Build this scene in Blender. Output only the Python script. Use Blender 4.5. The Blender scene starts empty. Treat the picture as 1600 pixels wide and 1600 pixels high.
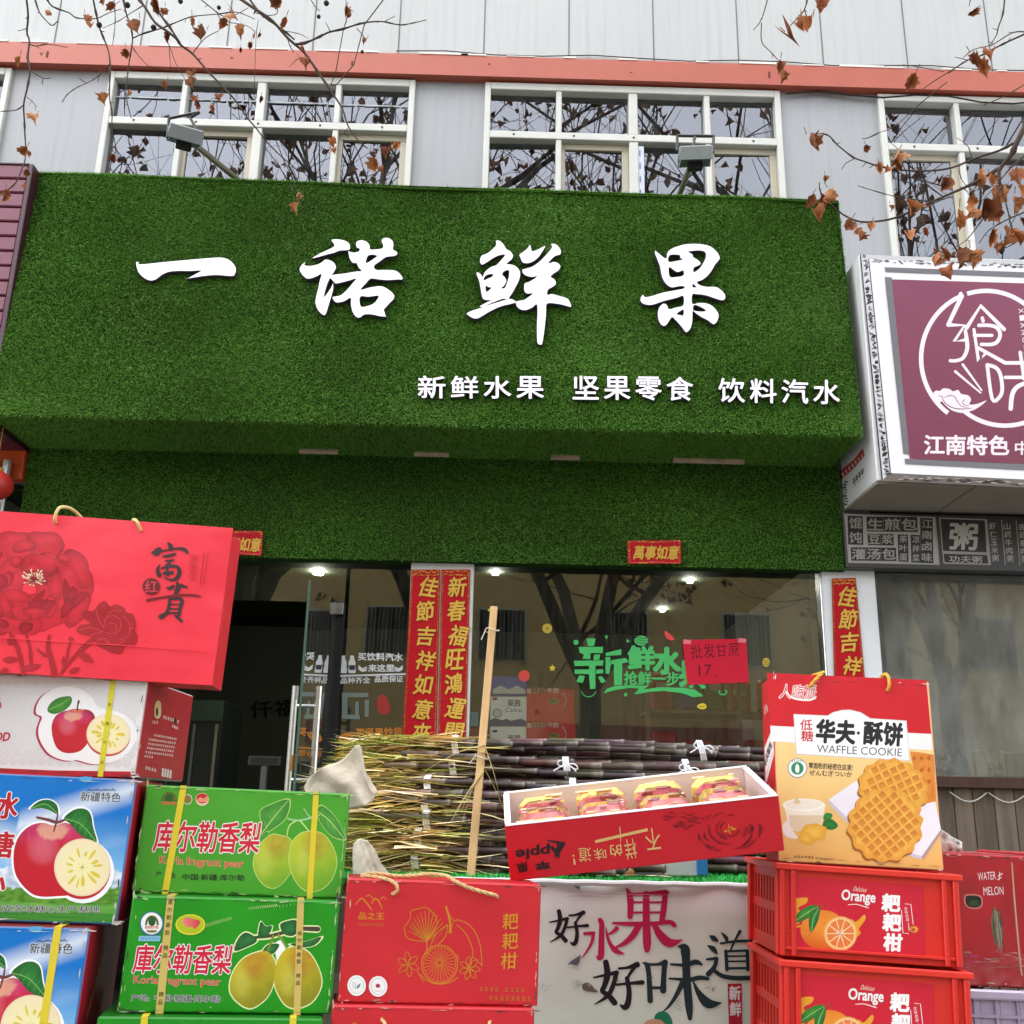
import bpy, bmesh, math, random
import numpy as np
from mathutils import Vector, noise
from mathutils.geometry import delaunay_2d_cdt

rad = math.radians
S = bpy.context.scene
COL = S.collection
random.seed(7)
RNG = np.random.default_rng(7)

# ------------------------------------------------------------------ camera
CAM = np.array([0.0, 0.0, 1.25])
FPX = 1600.0


def cam_rows(p, y, r):
    cy, sy, cp, sp = math.cos(y), math.sin(y), math.cos(p), math.sin(p)
    fw = np.array([sy * cp, cy * cp, sp])
    rt = np.array([cy, -sy, 0.0])
    up = np.cross(rt, fw)
    cr, sr = math.cos(r), math.sin(r)
    return np.array([cr * rt + sr * up, -sr * rt + cr * up, fw])


ROWS = cam_rows(rad(16.194), rad(0.801), rad(1.157))
cam_data = bpy.data.cameras.new("camera")
cam_data.sensor_width = 36.0
cam_data.lens = 36.0
cam_data.clip_start = 0.05
cam_data.clip_end = 500.0
cam = bpy.data.objects.new("camera", cam_data)
COL.objects.link(cam)
from mathutils import Matrix
_m = Matrix(((ROWS[0][0], ROWS[1][0], -ROWS[2][0], CAM[0]),
             (ROWS[0][1], ROWS[1][1], -ROWS[2][1], CAM[1]),
             (ROWS[0][2], ROWS[1][2], -ROWS[2][2], CAM[2]),
             (0, 0, 0, 1)))
cam.matrix_world = _m
S.camera = cam

# ------------------------------------------------------------------ light
SUN_EL, SUN_AZ = 64.0, 222.0          # overcast: a broad soft sun behind the camera
world = bpy.data.worlds.new("World")
S.world = world
world.use_nodes = True
wn, wl_ = world.node_tree.nodes, world.node_tree.links
wn.clear()
sky = wn.new("ShaderNodeTexSky")
sky.sky_type = 'NISHITA'
sky.sun_disc = False
sky.sun_elevation = rad(SUN_EL)
sky.sun_rotation = rad(SUN_AZ)
sky.air_density = 1.0
sky.dust_density = 0.6
sky.ozone_density = 1.0
hsv = wn.new("ShaderNodeHueSaturation")
hsv.inputs['Saturation'].default_value = 0.22
bg = wn.new("ShaderNodeBackground")
bg.inputs['Strength'].default_value = 0.15
wo = wn.new("ShaderNodeOutputWorld")
wl_.new(sky.outputs[0], hsv.inputs['Color'])
wl_.new(hsv.outputs[0], bg.inputs['Color'])
wl_.new(bg.outputs[0], wo.inputs['Surface'])

sd = bpy.data.lights.new("sun", 'SUN')
sd.energy = 0.6
sd.angle = rad(60)
sd.color = (1.0, 0.97, 0.93)
sun = bpy.data.objects.new("sun", sd)
COL.objects.link(sun)
_a, _e = rad(SUN_AZ), rad(SUN_EL)
to_sun = Vector((math.sin(_a) * math.cos(_e), math.cos(_a) * math.cos(_e), math.sin(_e)))
sun.rotation_euler = to_sun.to_track_quat('Z', 'Y').to_euler()

S.view_settings.view_transform = 'Standard'
S.view_settings.look = 'None'
S.view_settings.gamma = 1.0
S.view_settings.exposure = 2.22
S.cycles.max_bounces = 8
S.cycles.transparent_max_bounces = 24
S.cycles.caustics_reflective = False
S.cycles.caustics_refractive = False

# ------------------------------------------------------------------ colour
KA = 0.88


def lin1(v):
    v /= 255.0
    return v / 12.92 if v <= 0.04045 else ((v + 0.055) / 1.055) ** 2.4


def C(r, g, b, k=KA):
    return (lin1(r) * k, lin1(g) * k, lin1(b) * k)


def mix(a, b, t):
    t = min(1.0, max(0.0, t))
    return tuple(a[i] + (b[i] - a[i]) * t for i in range(3))


# ------------------------------------------------------------------ materials
def base_mat(name, rough=0.5, spec=0.4, metal=0.0, var=0.0, vscale=8.0, bump=0.0, bscale=20.0,
             stretch=(1, 1, 1), coat=0.0, detail=4.0, fine=0.0, fscale=300.0, attr=True, color=(.5, .5, .5), rvar=0.0):
    m = bpy.data.materials.new(name)
    m.use_nodes = True
    nt = m.node_tree
    n, l = nt.nodes, nt.links
    b = n['Principled BSDF']
    b.inputs['Roughness'].default_value = rough
    b.inputs['Specular IOR Level'].default_value = spec
    b.inputs['Metallic'].default_value = metal
    if coat:
        b.inputs['Coat Weight'].default_value = coat
        b.inputs['Coat Roughness'].default_value = 0.12
    if attr:
        a = n.new("ShaderNodeAttribute")
        a.attribute_name = "col"
        src = a.outputs['Color']
    else:
        a = n.new("ShaderNodeRGB")
        a.outputs[0].default_value = (*color, 1)
        src = a.outputs[0]
    tc = n.new("ShaderNodeTexCoord")
    mp = n.new("ShaderNodeMapping")
    mp.inputs['Scale'].default_value = stretch
    l.new(tc.outputs['Object'], mp.inputs['Vector'])
    if var:
        nz = n.new("ShaderNodeTexNoise")
        nz.inputs['Scale'].default_value = vscale
        nz.inputs['Detail'].default_value = detail
        l.new(mp.outputs[0], nz.inputs['Vector'])
        mr = n.new("ShaderNodeMapRange")
        mr.inputs['From Min'].default_value = 0.25
        mr.inputs['From Max'].default_value = 0.75
        mr.inputs['To Min'].default_value = 1.0 - var
        mr.inputs['To Max'].default_value = 1.0 + var * 0.6
        l.new(nz.outputs['Fac'], mr.inputs['Value'])
        vm = n.new("ShaderNodeVectorMath")
        vm.operation = 'MULTIPLY'
        l.new(src, vm.inputs[0])
        l.new(mr.outputs[0], vm.inputs[1])
        src = vm.outputs[0]
        if rvar:
            mr2 = n.new("ShaderNodeMapRange")
            mr2.inputs['To Min'].default_value = rough - rvar
            mr2.inputs['To Max'].default_value = rough + rvar
            l.new(nz.outputs['Fac'], mr2.inputs['Value'])
            l.new(mr2.outputs[0], b.inputs['Roughness'])
    l.new(src, b.inputs['Base Color'])
    prev = None
    for st, sc in ((bump, bscale), (fine, fscale)):
        if st:
            nz = n.new("ShaderNodeTexNoise")
            nz.inputs['Scale'].default_value = sc
            nz.inputs['Detail'].default_value = 3
            l.new(mp.outputs[0], nz.inputs['Vector'])
            bp = n.new("ShaderNodeBump")
            bp.inputs['Strength'].default_value = 1.0
            bp.inputs['Distance'].default_value = st
            l.new(nz.outputs['Fac'], bp.inputs['Height'])
            if prev:
                l.new(prev, bp.inputs['Normal'])
            prev = bp.outputs[0]
    if prev:
        l.new(prev, b.inputs['Normal'])
    return m


def ribbed(name, rough, scale, dist, var=0.06, streak=0.12, stain=False):
    """profiled sheet-steel cladding: narrow vertical ribs and faint rain streaks"""
    m = base_mat(name, rough=rough, spec=0.35, var=var, vscale=0.7)
    nt = m.node_tree
    n, l = nt.nodes, nt.links
    b = n['Principled BSDF']
    tc = n.new("ShaderNodeTexCoord")
    w = n.new("ShaderNodeTexWave")
    w.wave_type = 'BANDS'
    w.bands_direction = 'X'
    w.inputs['Scale'].default_value = scale
    w.inputs['Distortion'].default_value = 0.0
    l.new(tc.outputs['Object'], w.inputs['Vector'])
    bp = n.new("ShaderNodeBump")
    bp.inputs['Distance'].default_value = dist
    l.new(w.outputs['Fac'], bp.inputs['Height'])
    l.new(bp.outputs[0], b.inputs['Normal'])
    mp = n.new("ShaderNodeMapping")
    mp.inputs['Scale'].default_value = (14, 14, 0.5)
    l.new(tc.outputs['Object'], mp.inputs['Vector'])
    nz = n.new("ShaderNodeTexNoise")
    nz.inputs['Scale'].default_value = 2.0
    nz.inputs['Detail'].default_value = 5
    l.new(mp.outputs[0], nz.inputs['Vector'])
    mr = n.new("ShaderNodeMapRange")
    mr.inputs['From Min'].default_value = 0.5
    mr.inputs['From Max'].default_value = 0.8
    mr.inputs['To Min'].default_value = 1.0
    mr.inputs['To Max'].default_value = 1.0 - streak
    l.new(nz.outputs['Fac'], mr.inputs['Value'])
    # mould and drip marks gathering under the band
    sx = n.new("ShaderNodeSeparateXYZ")
    l.new(tc.outputs['Object'], sx.inputs[0])
    zr = n.new("ShaderNodeMapRange")
    zr.inputs['From Min'].default_value = 5.30
    zr.inputs['From Max'].default_value = 5.62
    l.new(sx.outputs['Z'], zr.inputs['Value'])
    n2 = n.new("ShaderNodeTexNoise")
    n2.inputs['Scale'].default_value = 2.2
    n2.inputs['Detail'].default_value = 9
    n2.inputs['Roughness'].default_value = 0.7
    l.new(tc.outputs['Object'], n2.inputs['Vector'])
    m2 = n.new("ShaderNodeMapRange")
    m2.inputs['From Min'].default_value = 0.5
    m2.inputs['From Max'].default_value = 0.72
    l.new(n2.outputs['Fac'], m2.inputs['Value'])
    mm = n.new("ShaderNodeMath")
    mm.operation = 'MULTIPLY'
    l.new(zr.outputs[0], mm.inputs[0])
    l.new(m2.outputs[0], mm.inputs[1])
    ms = n.new("ShaderNodeMath")
    ms.operation = 'MULTIPLY_ADD'
    ms.inputs[1].default_value = -0.45 if stain else 0.0
    l.new(mm.outputs[0], ms.inputs[0])
    l.new(mr.outputs[0], ms.inputs[2])
    mr = ms
    vm = n.new("ShaderNodeVectorMath")
    vm.operation = 'MULTIPLY'
    old = b.inputs['Base Color'].links[0].from_socket
    l.new(old, vm.inputs[0])
    l.new(mr.outputs[0], vm.inputs[1])
    l.new(vm.outputs[0], b.inputs['Base Color'])
    return m


def glass_mat(name, refl, tint=(1, 1, 1), rough=0.0, bump=0.0, bscale=1.2, dirt=0.0, streaks=(9, 9, 1.1), dmin=0.42, mirror=(1, 1, 1)):
    m = bpy.data.materials.new(name)
    m.use_nodes = True
    n, l = m.node_tree.nodes, m.node_tree.links
    n.clear()
    out = n.new("ShaderNodeOutputMaterial")
    tr = n.new("ShaderNodeBsdfTransparent")
    tr.inputs[0].default_value = (*tint, 1)
    gl = n.new("ShaderNodeBsdfGlossy")
    gl.inputs['Roughness'].default_value = rough
    gl.inputs['Color'].default_value = (*mirror, 1)
    lw = n.new("ShaderNodeFresnel")
    lw.inputs['IOR'].default_value = 1.5
    ad = n.new("ShaderNodeMath")
    ad.operation = 'ADD'
    ad.use_clamp = True
    ad.inputs[1].default_value = refl
    l.new(lw.outputs[0], ad.inputs[0])
    mx = n.new("ShaderNodeMixShader")
    l.new(ad.outputs[0], mx.inputs[0])
    l.new(tr.outputs[0], mx.inputs[1])
    l.new(gl.outputs[0], mx.inputs[2])
    last = mx.outputs[0]
    tc = n.new("ShaderNodeTexCoord")
    if bump:
        nz = n.new("ShaderNodeTexNoise")
        nz.inputs['Scale'].default_value = bscale
        nz.inputs['Detail'].default_value = 1
        l.new(tc.outputs['Object'], nz.inputs['Vector'])
        bp = n.new("ShaderNodeBump")
        bp.inputs['Distance'].default_value = bump
        l.new(nz.outputs['Fac'], bp.inputs['Height'])
        l.new(bp.outputs[0], gl.inputs['Normal'])
    if dirt:
        mp = n.new("ShaderNodeMapping")
        mp.inputs['Scale'].default_value = streaks
        l.new(tc.outputs['Object'], mp.inputs['Vector'])
        nz = n.new("ShaderNodeTexNoise")
        nz.inputs['Scale'].default_value = 3.0
        nz.inputs['Detail'].default_value = 8
        nz.inputs['Roughness'].default_value = 0.75
        l.new(mp.outputs[0], nz.inputs['Vector'])
        mr = n.new("ShaderNodeMapRange")
        mr.inputs['From Min'].default_value = dmin
        mr.inputs['From Max'].default_value = 0.8
        mr.inputs['To Max'].default_value = dirt
        l.new(nz.outputs['Fac'], mr.inputs['Value'])
        df = n.new("ShaderNodeBsdfDiffuse")
        df.inputs[0].default_value = (0.5, 0.5, 0.46, 1)
        m2 = n.new("ShaderNodeMixShader")
        l.new(mr.outputs[0], m2.inputs[0])
        l.new(last, m2.inputs[1])
        l.new(df.outputs[0], m2.inputs[2])
        last = m2.outputs[0]
    l.new(last, out.inputs[0])
    return m


def emit_mat(name, color, strength):
    m = bpy.data.materials.new(name)
    m.use_nodes = True
    b = m.node_tree.nodes['Principled BSDF']
    b.inputs['Emission Color'].default_value = (*color, 1)
    b.inputs['Emission Strength'].default_value = strength
    return m


M = {}
M['print'] = base_mat("printed_card", rough=0.42, spec=0.4, var=0.05, vscale=9, bump=0.0042, bscale=6, fine=0.00012, fscale=90, rvar=0.12)
M['bag'] = base_mat("laminated_bag_paper", rough=0.36, spec=0.45, var=0.03, vscale=5, bump=0.018, bscale=4.0, rvar=0.1)
M['paper'] = base_mat("paper", rough=0.75, spec=0.2, var=0.06, vscale=14, bump=0.002, bscale=12)
M['cloth'] = base_mat("banner_cloth", rough=0.7, spec=0.2, var=0.08, vscale=5, bump=0.006, bscale=6)
M['plastic'] = base_mat("moulded_plastic", rough=0.38, spec=0.45, var=0.06, vscale=16, fine=0.0002, fscale=160)
M['metal'] = base_mat("painted_metal", rough=0.4, spec=0.5, var=0.06, vscale=10)
M['steel'] = base_mat("brushed_steel", rough=0.25, metal=0.9, var=0.1, vscale=30)
M['frame'] = base_mat("white_window_profile", rough=0.4, spec=0.4, var=0.07, vscale=5)
M['matte'] = base_mat("matte_surface", rough=0.85, spec=0.15, var=0.1, vscale=3)
M['render'] = base_mat("painted_render", rough=0.8, spec=0.2, var=0.1, vscale=2.2, bump=0.002, bscale=40)
M['wood'] = base_mat("sawn_wood", rough=0.7, spec=0.2, var=0.35, vscale=3.0, stretch=(6, 6, 0.5), bump=0.001, bscale=14, detail=6)
M['plank'] = base_mat("weathered_planks", rough=0.85, spec=0.15, var=0.5, vscale=3.0, stretch=(7, 7, 0.6), bump=0.003, bscale=9, detail=8)
M['bark'] = base_mat("bark", rough=0.85, spec=0.15, var=0.35, vscale=9, bump=0.004, bscale=25)
M['leaf'] = base_mat("dry_leaf", rough=0.7, spec=0.2, var=0.3, vscale=25)
M['cane'] = base_mat("sugarcane_rind", rough=0.5, spec=0.35, var=0.45, vscale=12, stretch=(0.8, 5, 5), fine=0.0004, fscale=60, detail=6)
M['straw'] = base_mat("dry_cane_leaf", rough=0.75, spec=0.2, var=0.25, vscale=12)
M['rope'] = base_mat("rope_fibre", rough=0.85, spec=0.1, var=0.2, vscale=60)
M['burlap'] = base_mat("sack_cloth", rough=0.9, spec=0.1, var=0.15, vscale=8, bump=0.014, bscale=13, fine=0.0006, fscale=220)
M['turf'] = base_mat("artificial_turf_fibre", rough=0.55, spec=0.3)
M['turfback'] = base_mat("turf_backing", rough=0.9, spec=0.1, var=0.5, vscale=60, bump=0.006, bscale=140)
M['acrylic'] = base_mat("white_acrylic", rough=0.35, spec=0.4, var=0.02, vscale=3)
M['fascia'] = ribbed("fascia_cladding", 0.45, 5.0, 0.0005, streak=0.13)
M['clad'] = ribbed("wall_cladding", 0.45, 6.0, 0.00035, streak=0.14, stain=True)
M['asphalt'] = base_mat("worn_concrete_road", rough=0.9, spec=0.15, var=0.3, vscale=6, bump=0.004, bscale=90, attr=False, color=(.14, .14, .137))
M['paving'] = base_mat("paving", rough=0.85, spec=0.2, var=0.25, vscale=2, bump=0.003, bscale=60, attr=False, color=(.25, .245, .235))
M['glass'] = glass_mat("shop_glass", 0.035, tint=(0.92, 0.95, 0.90), bump=0.0012, bscale=1.0, dirt=0.05, mirror=(1.0, 0.93, 0.74))
M['door_glass'] = glass_mat("door_glass", 0.03, tint=(0.82, 0.88, 0.82), bump=0.001, dirt=0.08)
M['pane'] = glass_mat("window_pane", 0.17, tint=(0.6, 0.62, 0.66), bump=0.0008, bscale=1.6, dirt=0.12, mirror=(0.70, 0.71, 0.76))
M['shop2'] = glass_mat("dusty_glass", 0.03, tint=(0.85, 0.88, 0.85), bump=0.001, dirt=0.40, streaks=(3, 3, 1.2), dmin=0.25)
M['clear'] = glass_mat("clear_wrap", 0.02, tint=(0.97, 0.97, 0.97), rough=0.05, bump=0.004, bscale=30)
M['lamp'] = emit_mat("ceiling_lamp", (1, 0.97, 0.9), 110.0)
M['tub'] = base_mat("translucent_tub", rough=0.35, spec=0.4, var=0.05)
_b = M['tub'].node_tree.nodes['Principled BSDF']
_b.inputs['Transmission Weight'].default_value = 0.35


# ------------------------------------------------------------------ geometry
def ray(px, py):
    return ROWS.T @ np.array([(px - 800) / FPX, -(py - 800) / FPX, 1.0])


def at(px, py, Y):
    d = ray(px, py)
    return CAM + d * ((Y - CAM[1]) / d[1])


def depth_at(px, py, D):
    """point on the pixel's ray at distance D along the view axis"""
    return CAM + ray(px, py) * D


def unit(a):
    a = np.asarray(a, float)
    return a / max(1e-12, np.linalg.norm(a))


class Geo:
    def __init__(self, mat='matte', color=(.5, .5, .5)):
        self.v, self.c, self.f, self.mi = [], [], [], []
        self.names = []
        self.use(mat, color)

    def use(self, mat=None, color=None):
        if mat:
            if mat not in self.names:
                self.names.append(mat)
            self.m = self.names.index(mat)
        if color is not None:
            self.color = color
        return self

    def add(self, verts, faces, cols=None):
        b = len(self.v)
        self.v.extend([tuple(map(float, p)) for p in verts])
        self.c.extend(cols if cols is not None else [self.color] * len(verts))
        for f in faces:
            self.f.append([b + i for i in f])
            self.mi.append(self.m)

    def quad(self, a, b, c, d):
        self.add([a, b, c, d], [(0, 1, 2, 3)])

    def box(self, lo, hi, bev=0.0):
        lo, hi = np.minimum(lo, hi), np.maximum(lo, hi)
        self.obox((lo + hi) / 2, np.eye(3), hi - lo, bev)

    def obox(self, c, axes, size, bev=0.0, faces=None):
        """oriented box; axes rows are unit vectors; optional chamfer"""
        c = np.asarray(c, float)
        ax = [np.asarray(a, float) for a in axes]
        h = np.asarray(size, float) / 2
        bev = min(bev, h.min() * 0.8)
        if bev <= 0:
            vs = [c + ax[0] * sx * h[0] + ax[1] * sy * h[1] + ax[2] * sz * h[2]
                  for sx in (-1, 1) for sy in (-1, 1) for sz in (-1, 1)]
            self.add(vs, [(0, 1, 3, 2), (4, 6, 7, 5), (0, 4, 5, 1), (2, 3, 7, 6), (0, 2, 6, 4), (1, 5, 7, 3)])
            return
        vs, idx = [], {}
        for sx in (-1, 1):
            for sy in (-1, 1):
                for sz in (-1, 1):
                    for k in range(3):
                        s = [h[i] - (bev if i != k else 0) for i in range(3)]
                        idx[(sx, sy, sz, k)] = len(vs)
                        vs.append(c + ax[0] * sx * s[0] + ax[1] * sy * s[1] + ax[2] * sz * s[2])
        F = []
        for k in range(3):
            i, j = [(1, 2), (2, 0), (0, 1)][k]
            for s in (-1, 1):
                q = []
                for (a, b2) in ((-1, -1), (1, -1), (1, 1), (-1, 1)):
                    sg = [0, 0, 0]
                    sg[k], sg[i], sg[j] = s, a, b2
                    q.append(idx[(*sg, k)])
                F.append(q if s > 0 else q[::-1])
        for k in range(3):           # chamfers along axis k
            i, j = [(1, 2), (2, 0), (0, 1)][k]
            for a in (-1, 1):
                for b2 in (-1, 1):
                    q = []
                    for (t, w) in ((-1, i), (1, i), (1, j), (-1, j)):
                        sg = [0, 0, 0]
                        sg[k], sg[i], sg[j] = t, a, b2
                        q.append(idx[(*sg, w)])
                    F.append(q if a * b2 > 0 else q[::-1])
        for sx in (-1, 1):
            for sy in (-1, 1):
                for sz in (-1, 1):
                    q = [idx[(sx, sy, sz, k)] for k in range(3)]
                    F.append(q if sx * sy * sz > 0 else q[::-1])
        self.add(vs, F)

    def tube(self, pts, radii, n=6, cols=None, cap=True):
        pts = [np.asarray(p, float) for p in pts]
        if not hasattr(radii, '__len__'):
            radii = [radii] * len(pts)
        vs, cs, F = [], [], []
        ref = None
        for i, p in enumerate(pts):
            t = unit(pts[min(i + 1, len(pts) - 1)] - pts[max(i - 1, 0)])
            if ref is None:
                ref = np.array([0, 0, 1.0]) if abs(t[2]) < 0.9 else np.array([1.0, 0, 0])
            a = unit(np.cross(t, ref))
            b = np.cross(a, t)
            ref = b
            for k in range(n):
                an = 2 * math.pi * k / n
                vs.append(p + radii[i] * (math.cos(an) * a + math.sin(an) * b))
                cs.append(cols[i] if cols else self.color)
        for i in range(len(pts) - 1):
            for k in range(n):
                k2 = (k + 1) % n
                F.append((i * n + k, i * n + k2, (i + 1) * n + k2, (i + 1) * n + k))
        if cap:
            F.append(tuple(range(n))[::-1])
            F.append(tuple((len(pts) - 1) * n + k for k in range(n)))
        self.add(vs, F, cs)

    def lathe(self, c, prof, n=24, axis=(0, 0, 1)):
        """prof: (radius, height) pairs round `axis` through c"""
        ax = unit(axis)
        r0 = np.array([1.0, 0, 0]) if abs(ax[0]) < 0.9 else np.array([0, 1.0, 0])
        a = unit(np.cross(ax, r0))
        b = np.cross(ax, a)
        vs, F = [], []
        for (r, h) in prof:
            for k in range(n):
                an = 2 * math.pi * k / n
                vs.append(np.asarray(c) + ax * h + r * (math.cos(an) * a + math.sin(an) * b))
        for i in range(len(prof) - 1):
            for k in range(n):
                k2 = (k + 1) % n
                F.append((i * n + k, i * n + k2, (i + 1) * n + k2, (i + 1) * n + k))
        self.add(vs, F)

    def build(self, name, parent=None, base=None, smooth=False):
        v = np.array(self.v, float)
        if parent is not None:
            org = np.array(parent['_w'])
        elif base is not None:
            org = np.array(base, float)
        else:
            org = np.array([(v[:, 0].min() + v[:, 0].max()) / 2, (v[:, 1].min() + v[:, 1].max()) / 2, v[:, 2].min()])
        me = bpy.data.meshes.new(name)
        me.from_pydata((v - org).tolist(), [], self.f)
        for k in self.names:
            me.materials.append(M[k])
        me.polygons.foreach_set('material_index', self.mi)
        a = me.color_attributes.new('col', 'FLOAT_COLOR', 'POINT')
        cc = np.ones((len(v), 4), np.float32)
        cc[:, :3] = np.array(self.c, np.float32)
        a.data.foreach_set('color', cc.ravel())
        if smooth:
            me.polygons.foreach_set('use_smooth', [True] * len(me.polygons))
        me.update()
        return add_obj(name, me, parent, org)


def add_obj(name, data, parent, org):
    o = bpy.data.objects.new(name, data)
    COL.objects.link(o)
    if parent is not None:
        o.parent = parent
    else:
        o.location = [float(x) for x in org]
    o['_w'] = [float(x) for x in org]
    return o


def tag(o, label=None, cat=None, group=None, kind=None):
    for k, x in (('label', label), ('category', cat), ('group', group), ('kind', kind)):
        if x:
            o[k] = x
    return o


def empty(name, loc, label=None, cat=None, group=None):
    o = add_obj(name, None, None, loc)
    o.empty_display_size = 0.1
    return tag(o, label, cat, group)


def copy_tree(o, shift, label=None, parent=None):
    """a copy of a thing and of each of its parts"""
    c = o.copy()
    COL.objects.link(c)
    if parent is None:
        c.location = Vector(o.location) + Vector(shift)
        if label:
            c['label'] = label
    else:
        c.parent = parent
    for ch in list(o.children):
        copy_tree(ch, shift, None, c)
    return c


def catmull(pts, n=4, closed=True):
    P = [np.asarray(p, float) for p in pts]
    out = []
    N = len(P)
    rng = range(N) if closed else range(N - 1)
    for i in rng:
        if closed:
            p0, p1, p2, p3 = P[i - 1], P[i], P[(i + 1) % N], P[(i + 2) % N]
        else:
            p0, p1, p2, p3 = P[max(i - 1, 0)], P[i], P[i + 1], P[min(i + 2, N - 1)]
        for k in range(n):
            t = k / n
            out.append(0.5 * (2 * p1 + (p2 - p0) * t + (2 * p0 - 5 * p1 + 4 * p2 - p3) * t * t
                              + (3 * p1 - p0 - 3 * p2 + p3) * t ** 3))
    if not closed:
        out.append(P[-1])
    return out


def dedupe(l, eps=1e-3):
    out = []
    for p in l:
        if not out or math.hypot(p[0] - out[-1][0], p[1] - out[-1][1]) > eps:
            out.append(p)
    if math.hypot(out[0][0] - out[-1][0], out[0][1] - out[-1][1]) <= eps:
        out.pop()
    return out


def fill(loops):
    """even-odd filled outlines, tolerant of outlines that touch or cross themselves"""
    loops = [dedupe(l) for l in loops]
    pts, edges = [], []
    for l in loops:
        b, n = len(pts), len(l)
        pts += [Vector((float(p[0]), float(p[1]))) for p in l]
        edges += [(b + i, b + (i + 1) % n) for i in range(n)]
    vs, _, tris, _, _, _ = delaunay_2d_cdt(pts, edges, [], 1, 1e-4)
    segs = np.array([[*pts[a], *pts[b]] for a, b in edges])
    x0, y0, x1, y1 = segs.T
    out = []
    for t in tris:
        cx, cy = sum(vs[i][0] for i in t) / 3, sum(vs[i][1] for i in t) / 3
        k = ((y0 > cy) != (y1 > cy))
        xi = x0[k] + (cy - y0[k]) * (x1[k] - x0[k]) / (y1[k] - y0[k])
        if (xi > cx).sum() % 2:
            out.append(tuple(t))
    return [(v[0], v[1]) for v in vs], out


_font_cache = {}


def font_mesh(s, bold=0.0, extrude=0.0, spacing=1.0):
    key = (s, bold, extrude, spacing)
    if key not in _font_cache:
        cu = bpy.data.curves.new('tmp', 'FONT')
        cu.body = s
        cu.offset = bold
        cu.extrude = extrude
        cu.space_character = spacing
        cu.resolution_u = 3
        cu.fill_mode = 'BOTH' if extrude else 'FRONT'
        o = bpy.data.objects.new('tmp', cu)
        me = o.to_mesh()
        v = np.array([tuple(p.co) for p in me.vertices]).reshape(-1, 3)
        f = [list(p.vertices) for p in me.polygons]
        nz = [p.normal[2] for p in me.polygons]
        o.to_mesh_clear()
        bpy.data.objects.remove(o)
        bpy.data.curves.remove(cu)
        _font_cache[key] = (v, f, nz)
    return _font_cache[key]


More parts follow.
